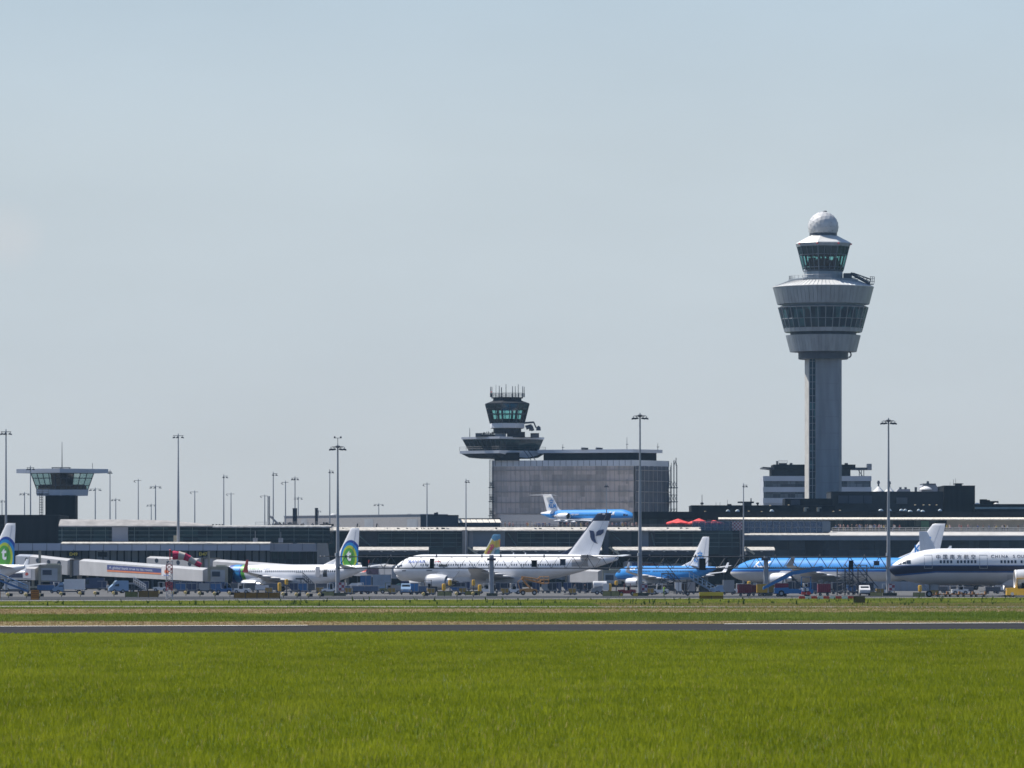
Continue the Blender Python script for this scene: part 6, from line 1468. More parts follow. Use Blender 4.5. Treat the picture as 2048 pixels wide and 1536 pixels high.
def lights(T, x, y, z, c='w'):
    for s in (-1, 1): MB().box(x - .04, x + .04, s * y - .14, s * y + .14, z - .09, z + .09).build('headlight' if c == 'w' else 'tail_lamp', M('lens_clear', (.7, .7, .66), .2) if c == 'w' else M('lens_red', (.5, .02, .02), .3), T, local=True)
def place(name, label, cat, px, gy, rz=0., group=None, d=None):
    d = d or GD(gy); return thing(name, label, cat, (X(px, d), d, .05), R(rz), group)
def van(label, px, gy, L=5.2, W=1.95, H=2.4, col=P_W, rz=0., box=None, group='service vans', d=None, name='service_van'):
    """Faces -x. A short bonnet, raked screen and box; with `box` the load body is a separate white crate."""
    T = place(name, label, 'van' if not box else 'truck', px, gy, rz, group, d); h = H * (.78 if box else 1); cab = 1.9 if box else L
    sideP = [(-L / 2, .45), (-L / 2 + .02, .95), (-L / 2 + .25, 1.12), (-L / 2 + .85, h * .62 + .2), (-L / 2 + 1.25, h - .12), (-L / 2 + 1.5, h), (-L / 2 + cab - .1, h), (-L / 2 + cab, h - .1), (-L / 2 + cab, .45)]
    m = MB().loft([[(x, -W / 2 + .12 * max(0, (z - 1.1)) * .6, z) for x, z in sideP], [(x, W / 2 - .12 * max(0, (z - 1.1)) * .6, z) for x, z in sideP]]); m.build('body', col, T, local=True)
    m = MB().add([(-L / 2 + .80, -W * .40, h * .62 + .2), (-L / 2 + .80, W * .40, h * .62 + .2), (-L / 2 + 1.19, W * .38, h - .16), (-L / 2 + 1.19, -W * .38, h - .16)], [(0, 1, 2, 3)]); m.build('windscreen', glassd, T, local=True)
    for s in (-1, 1):
        y = s * (W / 2 - .015); MB().add([(-L / 2 + 1.0, y, 1.25), (-L / 2 + 1.85, y, 1.25), (-L / 2 + 1.85, y - s * .05, h - .35), (-L / 2 + 1.38, y - s * .05, h - .35)], [(0, 1, 2, 3)]).build('side_window', glassd, T, local=True)
    MB().box(-L / 2 - .06, L / 2, -W / 2 + .1, W / 2 - .1, .3, .5).build('bumper', dsteel, T, local=True)
    if box: MB().box(-L / 2 + 2.0, L / 2, -W / 2 - .06, W / 2 + .06, .75, H).build('load_box', box, T, local=True)
    wheels4(T, (-L / 2 + 1.0, L / 2 - 1.05), W / 2 - .12, .36); lights(T, -L / 2 - .02, W * .36, .78)
    return T
def cart(label, px, gy, col, rz=0., L=2.9, W=1.5, H=2.05, group='covered baggage carts', d=None):
    T = place('baggage_cart', label, 'baggage cart', px, gy, rz, group, d)
    m = MB().box(-L / 2, L / 2, -W / 2, W / 2, .42, .56); m.tube((-L / 2, 0, .48), (-L / 2 - .9, 0, .40), .05); m.build('chassis', dsteel, T, local=True)
    m = MB().side([(-L / 2 + .05, .56), (L / 2 - .05, .56), (L / 2 - .05, H - .12), (L / 2 - .2, H), (-L / 2 + .2, H), (-L / 2 + .05, H - .12)], -W / 2 + .03, W / 2 - .03); m.build('canopy', col, T, local=True)
    m = MB()
    for i in range(7): x = -L / 2 + .1 + (L - .2) * i / 6; m.tube((x, -W / 2 + .01, .6), (x, -W / 2 + .01, H - .15), .035, n=5)
    m.build('curtain_fold', col, T, local=True)
    MB().box(-L / 2, L / 2, -W / 2, W / 2, H, H + .05).build('roof_rail', M('rail_pale', (.45, .42, .40), .5), T, local=True)
    wheels4(T, (-L / 2 + .5, L / 2 - .5), W / 2 - .1, .22); return T
def tractor(label, px, gy, col=P_RED, rz=0., group='tow tractors', k=1., hood=True, d=None):
    T = place('tow_tractor', label, 'tow tractor', px, gy, rz, group, d)
    MB().side([(-1.5 * k, .35), (-1.5 * k, .95 * k), (-.4 * k, 1.02 * k), (-.35 * k, .9 * k), (.5 * k, .9 * k), (.55 * k, 1.05 * k), (1.4 * k, 1.0 * k), (1.45 * k, .35)], -.75 * k, .75 * k).build('body', col, T, local=True)
    m = MB()
    for x in (-.45, .55):
        for s in (-1, 1): m.tube((x * k, s * .66 * k, .95 * k), (x * k, s * .62 * k, 1.9 * k), .045, n=5)
    m.box(-.5 * k, .62 * k, -.68 * k, .68 * k, 1.9 * k, 1.97 * k); m.build('cab_frame', col if hood else dsteel, T, local=True)
    MB().box(-.48 * k, -.44 * k, -.6 * k, .6 * k, 1.05 * k, 1.85 * k).build('windscreen', glassd, T, local=True)
    MB().box(.05 * k, .45 * k, -.4 * k, .4 * k, .9 * k, 1.45 * k).build('seat', black, T, local=True)
    wheels4(T, (-.95 * k, .9 * k), .66 * k, .36 * k); lights(T, -1.52 * k, .5 * k, .78 * k); return T
def steps(label, px, gy, col, rail_m, L=7.5, H=3.2, rz=0., truck=True, d=None, covered=False, group='passenger steps'):
    """Mobile stairs climbing towards -x."""
    T = place('passenger_steps', label, 'passenger steps', px, gy, rz, group, d); x0, x1 = L / 2, -L / 2 + 1.4
    m = MB()
    for s in (-.8, .8):
        m.side([(x0, .35), (x0, .7), (x1, H), (-L / 2, H), (-L / 2, H - .3), (x1 + .1, H - .35)], s - .06, s + .06)
    n = 14
    for i in range(n): t = i / (n - 1); x = x0 + (x1 - x0) * t; z = .55 + (H - .55) * t; m.box(x - .2, x + .15, -.78, .78, z - .06, z)
    m.box(-L / 2, x1, -.8, .8, H - .1, H); m.build('flight', col, T, local=True)
    m = MB()
    for s in (-.82, .82):
        m.tube((x0, s, 1.5), (x1, s, H + 1), .045, n=5).tube((x1, s, H + 1), (-L / 2, s, H + 1), .045, n=5).tube((x0, s, 1.05), (x1, s, H + .5), .03, n=4)
        for i in range(7): t = i / 6; x = x0 + (x1 - x0) * t; m.tube((x, s, .6 + (H - .6) * t), (x, s, 1.5 + (H - .5) * t), .03, n=4)
    m.build('handrail', rail_m, T, local=True)
    m = MB().box(-L / 2 + .4, x0 - .4, -.85, .85, .45, .75)
    for x in (-L / 2 + 1.0, -L / 2 + 2.4): m.tube((x, -.7, .7), (x, -.7, H - .2), .07, n=5).tube((x, .7, .7), (x, .7, H - .2), .07, n=5).tube((x, -.7, .8), (x + .6, -.7, H * .7), .05, n=5)
    m.build('chassis', dsteel, T, local=True)
    if covered: MB().side([(x0 - .5, 1.6), (x1, H + 1.0), (-L / 2, H + 1.0), (-L / 2, H + 1.12), (x1 - .05, H + 1.14), (x0 - .5, 1.75)], -.86, .86).build('side_cover', col, T, local=True)
    wheels4(T, (-L / 2 + 1.1, x0 - 1.1), .78, .34); return T
def loader(label, px, gy, rz=0., col=P_BLUE, d=None):
    T = place('belt_loader', label, 'belt loader', px, gy, rz, None, d)
    MB().side([(-2.2, .35), (-2.2, .8), (.6, .85), (.7, 1.0), (2.3, .95), (2.3, .35)], -.9, .9).build('body', col, T, local=True)
    m = MB().side([(-3.4, 2.9), (-3.3, 3.25), (.2, 2.75), (3.6, 1.05), (3.6, .75), (.1, 2.35)], -.55, .55); m.build('belt_boom', col, T, local=True)
    MB().side([(-3.3, 3.27), (.2, 2.77), (3.5, 1.12), (3.5, 1.16), (.2, 2.83), (-3.3, 3.33)], -.42, .42).build('belt', rubber, T, local=True)
    m = MB().tube((-1.2, -.45, .8), (.6, -.45, 2.5), .08).tube((-1.2, .45, .8), (.6, .45, 2.5), .08).tube((1.4, -.4, .9), (1.2, -.4, 1.9), .08); m.build('lift_arm', dsteel, T, local=True)
    m = MB().box(-2., -.9, -.9, -.1, .85, 1.0)
    for x in (-2., -.9): m.tube((x, -.85, .85), (x, -.85, 2.1), .05, n=5)
    m.box(-2.05, -.85, -.95, -.05, 2.1, 2.16); m.build('driver_cage', col, T, local=True)
    wheels4(T, (-1.5, 1.5), .8, .36); return T
def container(label, px, gy, col, L=1.9, W=1.5, H=1.65, rz=0., z0=.5, d=None, dolly=True, group='cargo containers'):
    T = place('cargo_container', label, 'cargo container', px, gy, rz, group, d)
    MB().side([(-L / 2, z0 + .5), (-L / 2 + .42, z0), (L / 2, z0), (L / 2, z0 + H), (-L / 2, z0 + H)], -W / 2, W / 2).build('shell', col, T, local=True)
    m = MB()
    for a in (-W / 2 - .02, W / 2 + .02): m.box(-L / 2 + .5, L / 2, a - .02, a + .02, z0, z0 + .1).box(-L / 2, L / 2, a - .02, a + .02, z0 + H - .1, z0 + H).box(L / 2 - .1, L / 2, a - .02, a + .02, z0, z0 + H).box(-.04, .04, a - .015, a + .015, z0 + .1, z0 + H - .1)
    m.build('edge_frame', steel, T, local=True)
    if dolly:
        MB().box(-L / 2 - .1, L / 2 + .1, -W / 2, W / 2, z0 - .18, z0 - .01).tube((-L / 2, 0, z0 - .1), (-L / 2 - .8, 0, z0 - .15), .05).build('dolly_bed', dsteel, T, local=True); wheels4(T, (-L / 2 + .3, L / 2 - .3), W / 2 - .15, .18)
    return T
def guide_sign(label, px, gy, wpx, hpx, face, panels=1, leg_h=.12, txt=None, group='taxiway signs', d=None):
    d = d or GD(gy); T = thing('taxiway_sign', label, 'sign', (X(px, d), d, .03), 0, group); w, h = PX(wpx, d), PX(hpx, d); pw = w / panels
    for k in range(panels):
        x0 = -w / 2 + k * pw; MB().side([(x0 + .02, leg_h), (x0 + pw - .02, leg_h), (x0 + pw - .02, h), (x0 + .02, h)], -.08, .08).build('panel', face, T, local=True)
        m = MB().box(x0, x0 + pw, -.1, .1, h, h + .05).box(x0, x0 + .05, -.1, .1, leg_h, h).box(x0 + pw - .05, x0 + pw, -.1, .1, leg_h, h); m.build('frame', M('sign_frame', (.07, .06, .04), .6), T, local=True)
    m = MB()
    for k in range(panels + 1): x = -w / 2 + .12 + (w - .24) * k / panels; m.box(x - .04, x + .04, -.05, .05, 0, leg_h)
    m.build('foot', dsteel, T, local=True)
    if txt:
        for ln, (t, zz, sz) in enumerate(txt):
            vs, fs = text_shape(t, sz, .01, align='CENTER'); MB().add([(u, -.095, zz + v) for u, v in vs], fs).build('lettering', black, T, local=True)
    return T
amb = M('sign_amber', (.36, .17, .015), .6, var=.2, scale=2); oliv = M('sign_olive', (.20, .19, .04), .6, var=.25, scale=2); brn = M('sign_brown', (.13, .085, .02), .7, var=.25); paley = M('sign_pale_yellow', (.38, .33, .12), .7, var=.25, scale=2); yelf = M('sign_yellow_face', (.78, .50, .05), .5)
# --- signs along the taxiway
T = guide_sign('square orange works board on the apron edge at the far left', 70, 1200.5, 17, 20, paint('works_orange', (.75, .25, .02), .6), leg_h=.05,  group='works boards')
m = MB()
for zz, w_ in ((1.15, .45), (.88, .5), (.62, .4), (.36, .5)): m.box(-w_, w_, -.094, -.086, zz, zz + .13)
m.build('dark_line', M('board_print', (.30, .10, .01), .7), T, local=True)
guide_sign('orange works board cut off by the left frame edge', -6, 1199, 14, 16, paint('works_orange', (.75, .25, .02)), group='works boards')
guide_sign('olive backed taxiway sign left of the windsock, joined to a longer amber one', 263, 1196, 26, 12, oliv, 1)
guide_sign('long amber backed taxiway sign just left of the windsock', 297, 1196, 40, 13.5, brn if False else M('sign_ochre', (.27, .15, .02), .6, var=.2), 2)
guide_sign('longest amber brown taxiway sign in front of the ringed twin-jet', 514, 1198, 93, 12, amb, 4)
guide_sign('pale yellow taxiway sign left of the mast by the ringed fin', 656, 1193.5, 25, 10, paley, 1)
guide_sign('pale yellow taxiway sign under the engine of the winged emblem airliner', 889, 1193.5, 29, 10, paley, 2)
guide_sign('dim yellow taxiway sign left of the grey gantry column', 945, 1192, 30, 9, oliv, 2)
guide_sign('pale yellow taxiway sign between white tank truck and red tractor', 1222, 1194, 34, 11, paley, 2)
T = guide_sign('bright topped yellow taxiway block sign under the steps', 1422.5, 1199.5, 48, 14, amb, 2)
MB().box(-PX(24, T.location.y), PX(24, T.location.y), -.42, .42, PX(7.5, T.location.y), PX(14, T.location.y) + .06).build('yellow_hood', yelf, T, local=True)
guide_sign('small brown taxiway sign standing in the grass right of the barrier', 1718.5, 1208, 23, 14.5, brn, 1)
guide_sign('pale yellow board at the mast under the airliner nose', 1752, 1194, 24, 9, paley, 1)
guide_sign('pale yellow board left of the nose wheel of the big airliner', 1838, 1195, 24, 9, paley, 1)
for k, px in enumerate((1252, 1265.5)): guide_sign('short bright yellow block %s of the red tractor wheel' % ('left', 'right')[k], (1243, 1271)[k], 1193, (6, 11)[k], 6, yelf, 1, leg_h=.02, group='yellow blocks')
# --- twin amber guard lamps: dark box with a warm lens on the left
lens = M('warm_lens', (.85, .62, .22), .3)
def guard(px, gy, k=1.):
    d = GD(gy); T = thing('guard_lamp', 'low taxiway guard lamp with dark hood and warm yellow lens at the apron edge', 'guard lamp', (X(px, d), d, .04), 0, 'taxiway guard lamps')
    MB().tube((0, 0, 0), (0, 0, .35 * k), .06, n=6).build('post', dsteel, T, local=True)
    MB().box(-.05 * k, .62 * k, -.12, .14, .28 * k, .72 * k).build('hood', M('hood_black', (.02, .022, .028), .7), T, local=True)
    MB().lathe([(.22 * k, -.30), (.26 * k, -.22), (.26 * k, -.12)], (-.08 * k, 0, .56 * k), 12, axis='y').build('lens', lens, T, smooth=50, local=True); return T
g0 = guard(17, 1197)
for px, gy in ((53, 1197.5), (79, 1197.5), (123, 1195), (161, 1194), (191, 1193.5), (228, 1193.5), (318, 1192), (346, 1192.5), (372, 1192.5), (400, 1194), (430, 1195), (460, 1194), (567, 1196), (594, 1197), (617, 1197.5), (640, 1197), (848, 1196), (914, 1195), (947, 1195)):
    c = copy_tree(g0); c.location = (X(px, GD(gy)), GD(gy), .04)
# --- yellow headed hydrant posts
def ypost(px, t, b, gy, lab):
    d = GD(gy); T = thing('hydrant_post', lab, 'post', (X(px, d), d, .05), 0, 'yellow headed posts')
    MB().tube((0, 0, 0), (0, 0, Z(b, d)), .10, n=8).build('stem', dsteel, T, local=True)
    MB().lathe([(.18, Z(b, d)), (.34, Z(b, d) + .12), (.36, Z(t, d) - .25), (.30, Z(t, d) - .05), (.2, Z(t, d))], (0, 0, 0), 8, .4).build('head', paint('post_yellow', (.70, .40, .03)), T, smooth=30, local=True)
for px, t, b, gy, lab in ((559, 1166, 1183, 1190, 'yellow headed post under the wing of the ringed twin-jet, taller of two'), (573, 1159, 1170, 1188, 'yellow headed post under the wing of the ringed twin-jet, higher right one'), (887.5, 1168, 1182, 1190, 'yellow headed post in front of the big nacelle, left one'), (900, 1160, 1172, 1187, 'yellow headed post at the rear of the big nacelle'),
    (947, 1160, 1172, 1187, 'yellow headed post high beside the grey gantry column'), (959.5, 1170, 1184, 1190, 'yellow headed post low beside the grey gantry column'), (1219.5, 1168, 1184, 1190, 'yellow headed post right of the white tank truck'), (1232.5, 1162, 1171, 1187, 'yellow headed post behind, left of the red tractor'),
    (1498, 1163, 1171, 1187, 'yellow headed post above the dark red cart'), (1551.5, 1163, 1171, 1187, 'yellow headed post above the gap between yellow and red carts'), (1840, 1171, 1184, 1190, 'yellow headed post in front of the big airliner nose wheel')): ypost(px, t, b, gy, lab)
# --- left apron
steps('blue covered passenger steps at the far left under the cut off jet', 14, 1189, P_BLUE, P_LB, 7.2, 2.9, 0, covered=True)
van('white box truck facing left under the banner bridge', 138, 1188, 5.6, 2.1, 2.6, P_LB, 0, P_W, None)
container('pale grey cargo container by the blue steps', 48, 1187, P_GR, 2.1, 1.5, 1.6)
cart('low blue baggage cart left of the white box truck', 92, 1187, P_BLUE, 0, 3.2, 1.5, 1.5)
van('pale blue van facing left under the banner bridge', 236, 1187, 3.6, 1.9, 2.3, P_LB, 14, None)
van('white van parked behind the grey container, far left', 30, 1183, 4.8, 1.9, 2.0, P_W, 0, None)
van('dark blue van at the terminal wall behind the rotunda column', 185, 1181, 5.0, 2.0, 2.6, P_NB, 0, None)
T = steps('folded grey conveyor steps left of the windsock', 272, 1186, steel, P_W, 3.6, 1.9, 0)
for i, px in enumerate((362, 384, 408, 432)):
    container(('blue cargo container behind the guard lamps, nearest right of the windsock', 'navy cargo container behind the guard lamps, second from the windsock', 'grey cargo container behind the guard lamps, third from the windsock', 'dull blue cargo container behind the guard lamps, under the bridge cab')[i], px, 1186.5, (P_BLUE, P_NB, P_GR, P_BLUE)[i], 1.9, 1.5, 1.3)
tractor('small white and blue tractor under the bridge cab at the ringed twin-jet', 448, 1188, P_BLUE, 0)
cart('white baggage cart under the engine of the ringed twin-jet', 524, 1186, P_W, 0, 2.6, 1.4, 1.4)
container('blue cargo container under the tail of the ringed twin-jet', 606, 1188, P_BLUE, 1.6, 1.4, 1.4)
container('dark cargo container under the belly of the ringed twin-jet', 588, 1187, P_NB, 1.6, 1.4, 1.4)
T = steps('narrow grey maintenance stairs at the rear fuselage of the ringed twin-jet', 610, 1184, dsteel, dsteel, 3.6, 2.7, 0)
tractor('light blue tractor at the foot of the mast by the ringed fin', 664, 1187, P_LB, 0)
# --- between ringed jet and winged jet
container('tall blue cargo container right of the ringed fin', 732, 1180, P_BLUE, 2.4, 1.8, 2.6)
container('big pale blue grey cargo container left of the winged emblem airliner nose', 764, 1180, M('paint_haze_blue', (.26, .32, .40), .5), 4.0, 2.2, 2.8)
van('white low van right of the checkered cabinet by the ringed fin', 706, 1184, 3.4, 1.8, 1.7, P_W, 0, None)
cart('pale grey baggage cart left of the winged emblem airliner nose', 733, 1187, P_GR, 0, 2.6, 1.4, 1.4)
cart('light blue baggage cart below the big pale container', 758, 1187.5, P_LB, 0, 2.4, 1.4, 1.3)
tractor('dull olive tractor below the big pale container', 776, 1188, paint('olive', (.16, .16, .07)), 0)
cart('grey baggage cart under the nose of the winged emblem airliner', 794, 1188, P_GR, 0, 2.4, 1.4, 1.35)
van('green and navy service truck under the nose of the winged emblem airliner', 800, 1184, 3.6, 2.0, 2.1, paint('sea_green', (.10, .25, .22)), 0, P_NB, None)
van('white topped light blue van below the winged emblem airliner nose', 812, 1190, 1.9 + 1.4, 1.7, 1.9, P_LB, 90, None)
container('bright blue cargo container below the winged emblem airliner nose', 829, 1190, paint('bright_blue', (.05, .22, .50)), 1.4, 1.4, 1.5)
container('navy cargo container behind the big nacelle', 933, 1184, P_NB, 1.5, 1.4, 1.5)
container('blue cargo container on a flat dolly behind the big nacelle', 915, 1187, P_BLUE, 2.6, 1.5, .7)
tractor('black tow tractor under the forward belly of the winged emblem airliner', 855, 1188, M('hood_black'), 0, k=1.25)
for i, (px, c, w_) in enumerate(((1036, P_NB, 1.6), (1072, P_NB, 1.4), (1090, P_GR, 1.3), (1118, P_NB, .9), (1135, paint('deep_blue', (.015, .04, .12)), 1.5))):
    container(('navy cargo container left of the orange boom lift', 'navy cargo container right of the orange boom lift', 'slate cargo container behind the orange boom lift basket', 'narrow navy cargo container under the winged fin', 'deep blue cargo container under the winged fin')[i], px, 1187, c, w_, 1.5, 1.5)
# --- orange boom lift
def boom_lift(px, gy):
    T = place('boom_lift', 'orange boom lift with folded arm and basket under the winged emblem airliner', 'boom lift', px, gy)
    o = paint('lift_orange', (.42, .21, .05))
    MB().side([(-1.6, .5), (-1.6, 1.0), (-.2, 1.15), (1.3, 1.0), (1.4, .5)], -.9, .9).build('chassis', o, T, local=True)
    m = MB().tube((.3, -.2, 1.1), (-1.3, -.2, 2.9), .15).tube((.3, .2, 1.1), (-1.3, .2, 2.9), .15).tube((-1.3, 0, 2.9), (2.6, 0, 1.9), .13).tube((-1.3, 0, 3.1), (1.5, 0, 2.7), .10)
    for k in range(5): m.tube((-1.0 + k * .7, 0, 2.85 - k * .17), (-.7 + k * .7, 0, 3.05 - k * .09), .06, n=4)
    m.tube((1.3, 0, 2.7), (1.9, 0, 3.0), .09).tube((-1.5, -.5, .9), (-1.9, -.5, 2.2), .06).tube((-1.9, -.5, 2.2), (-.9, -.5, 3.0), .05); m.build('arm', o, T, local=True)
    m = MB()
    for x in (1.7, 2.5, 3.3):
        for y in (-.4, .4): m.tube((x, y, 2.0), (x, y, 3.1), .045, n=4)
    for z in (2.0, 2.55, 3.1):
        for y in (-.4, .4): m.tube((1.7, y, z), (3.3, y, z), .045, n=4)
    m.box(1.7, 3.3, -.4, .4, 1.95, 2.02); m.build('basket', o, T, local=True); wheels4(T, (-1.0, .9), .8, .42)
boom_lift(1058, 1191)
# --- centre right
van('white tank truck with curved tank left of the red tractor', 1200, 1190, 3.0, 1.9, 1.9, P_GR, 0, P_W, None)
MB().lathe([(.5, -1.2), (.62, -1.1), (.62, 1.1), (.5, 1.2)], (X(1200, GD(1190)) , GD(1190), 1.75), 16, axis='x').build('tank', P_W, bpy.context.scene.objects[bpy.data.objects[-1].name] if False else [o for o in bpy.data.objects if o.get('label') == 'white tank truck with curved tank left of the red tractor'][0], smooth=40)
tractor('dark red tow tractor beside the mast in front of the docked blue twin-jet', 1254, 1192, P_DR, 0)
container('white cargo container under the wing of the docked blue twin-jet', 1357, 1189, P_W, 1.25, 1.5, 1.65)
container('dark brown cargo container between two white ones', 1369, 1190, M('paint_umber', (.05, .03, .025), .6), 1.0, 1.5, 1.5)
container('pale pinkish cargo container below the steps', 1382, 1189, M('paint_rosy', (.38, .35, .34), .6), 1.5, 1.5, 1.65)
steps('steel blue passenger steps truck at the rear of the docked blue twin-jet', 1396, 1192, M('paint_steel_blue', (.30, .37, .45), .5), P_LB, 5.6, 3.0, 0)
van('light blue small truck behind the bright yellow sign', 1434, 1190, 2.6, 1.6, 1.6, P_LB, 0, None)
container('grey cargo container right of the light blue truck', 1457, 1190, P_GR, 1.9, 1.6, 2.0)
cart('dark red baggage cart, left end of the cart row', 1489, 1193.5, P_DR, 0, 2.2, 1.5, 1.95); cart('dark red baggage cart behind, second in the cart row', 1503, 1192, paint('maroon', (.16, .012, .02)), 0, 1.7, 1.5, 1.75)
cart('golden yellow baggage cart in the cart row', 1524, 1193, P_YEL, 0, 1.8, 1.5, 1.95); cart('dull yellow baggage cart behind the golden one', 1540, 1192, paint('ochre', (.34, .21, .03)), 0, 1.4, 1.5, 1.8)
cart('crimson baggage cart left of the blue belt loader', 1563, 1194, paint('crimson', (.30, .015, .05)), 0, 2.2, 1.5, 2.1)
loader('bright blue belt loader beside the red and white barrier', 1588, 1194, 180, paint('loader_blue', (.03, .20, .46)))
bpy.context.view_layer.update(); [o for o in bpy.data.objects if o.name == 'belt_loader'][0].scale = (1.35, 1.35, 1.45)
cart('crimson baggage cart alone right of the barrier pile', 1648, 1192, paint('crimson', (.30, .015, .05)), 0, 2.2, 1.5, 1.95)
container('navy cargo container behind the barrier pile', 1625, 1189, P_NB, 1.7, 1.5, 1.6)
# steel stair scaffolds by the blue widebody
def stair_tower(px, gy, lab, w=2.6, h=4.4):
    T = place('access_tower', lab, 'access tower', px, gy, 0, 'steel access towers'); m = MB()
    for x in (-w / 2, 0, w / 2):
        for y in (-.8, .8): m.tube((x, y, 0), (x, y, h), .055, n=4)
    for z in (.5, 1.5, 2.5, 3.5, h):
        for y in (-.8, .8): m.tube((-w / 2, y, z), (w / 2, y, z), .045, n=4)
        m.tube((-w / 2, -.8, z), (-w / 2, .8, z), .04, n=4)
    for z in (.5, 1.5, 2.5): m.tube((-w / 2, -.8, z), (w / 2, -.8, z + 1), .045, n=4).tube((w / 2, -.8, z), (-w / 2, -.8, z + 1), .04, n=4)
    m.build('frame', dsteel, T, local=True)
    m = MB()
    for i in range(10): m.box(w / 2 + 1.6 - .32 * i, w / 2 + 1.95 - .32 * i, -.7, .7, .4 * i + .2, .4 * i + .26)
    m.tube((w / 2 + 1.9, -.7, .2), (w / 2 - 1.4, -.7, 4.2), .06, n=4).tube((w / 2 + 1.9, -.7, 1.2), (w / 2 - 1.4, -.7, 5.2), .05, n=4).tube((w / 2 + 1.9, .7, 1.2), (w / 2 - 1.4, .7, 5.2), .05, n=4); m.build('flight', dsteel, T, local=True)
    MB().box(-w / 2 - .2, w / 2, -.85, .85, h, h + .1).build('platform', steel, T, local=True)
stair_tower(1690, 1191, 'steel access tower with a flight of steps at the blue widebody rear, left one'); stair_tower(1716, 1190, 'steel access tower with a flight of steps at the blue widebody rear, right one', 3.0, 5.0); stair_tower(1336, 1188, 'grey access tower at the wing of the docked blue twin-jet', 2.2, 3.6)
container('blue cargo container at the foot of the access towers', 1703, 1190, P_BLUE, 1.6, 1.4, 1.2)
van('white fronted small van right of the access towers', 1729, 1192, 2.8, 1.7, 1.7, P_W, 90, None)
# red and white barrier blocks
def barrier(px, gy, wpx, col, lab, z0=0.):
    d = GD(gy); T = thing('barrier_block', lab, 'barrier', (X(px, d), d, .04 + z0), 0, 'red and white barrier blocks'); w = PX(wpx, d)
    MB().side([(-w / 2, 0), (w / 2, 0), (w / 2, .36), (w / 2 - .05, .44), (-w / 2 + .05, .44), (-w / 2, .36)], -.25, .25).build('block', col, T, local=True)
    MB().tube((w / 2 - .04, 0, .2), (w / 2 + .06, 0, .2), .09, n=8).build('coupling', col, T, local=True)
bw, br = M('barrier_white', (.75, .73, .72), .5), M('barrier_red', (.62, .06, .04), .5)
for i in range(9):
    px = 1604 + i * 12.2; barrier(px, 1199, 12, (br, bw)[i % 2], ('red', 'white')[i % 2] + ' block in the low barrier row before the carts')
for k, (px, z0, c) in enumerate(((1607, .55, br), (1613, 1.1, bw), (1608, 1.1, bw), (1617, .55, br))): barrier(px, 1197.5, 8, c, ('red', 'white')[c is bw] + ' block heaped on the barrier pile', z0)
# right edge
tractor('big yellow pushback tractor at the right frame edge below the engine', 2042, 1195.5, P_YEL, 0, k=1.5)
for i, px in enumerate((1884, 1908, 1935, 1960)):
    T = place('cargo_dolly', 'low orange brown cargo dolly under the big airliner, ' + ('nearest its nose wheel', 'second from its nose wheel', 'third from its nose wheel', 'farthest from its nose wheel')[i], 'dolly', px, 1194.5, 0, 'empty cargo dollies')
    m = MB().box(-.95, .95, -.75, .75, .32, .45)
    for x in (-.9, -.3, .3, .9): m.box(x - .04, x + .04, -.78, .78, .45, .55)
    m.tube((-.95, 0, .38), (-1.5, 0, .3), .045).box(.7, .95, -.75, .75, .45, .85).box(-.95, -.8, -.75, .75, .45, .72); m.build('bed', paint('rust_orange', (.36, .16, .03)), T, local=True); wheels4(T, (-.6, .6), .62, .17)
container('small blue crate dolly left of the pushback tractor', 2016, 1195, paint('bright_blue', (.05, .22, .50)), 1.4, 1.2, .5, z0=.3)
container('white topped low cargo container beneath the big airliner wing root', 2000, 1187, P_W, 2.6, 1.6, .8)
cart('dark baggage cart under the big airliner belly', 1896, 1186, P_GR, 0, 3.0, 1.4, 1.3)
T = thing('blast_wall', 'long pale blue grey wall panel behind the airliner nose', 'wall', (X(1810, 1130.), 1130., 0)); MB().pbox(1726, 1872, 1163, 1182, 1130., .4).build('panel', M('blast_panel', (.26, .30, .36), .6, var=.05), T)
m = MB(); vbars(fr(1730, 1870, 14), 1163, 1184, 1130., .12, .1, m); m.build('rib', steel, T)
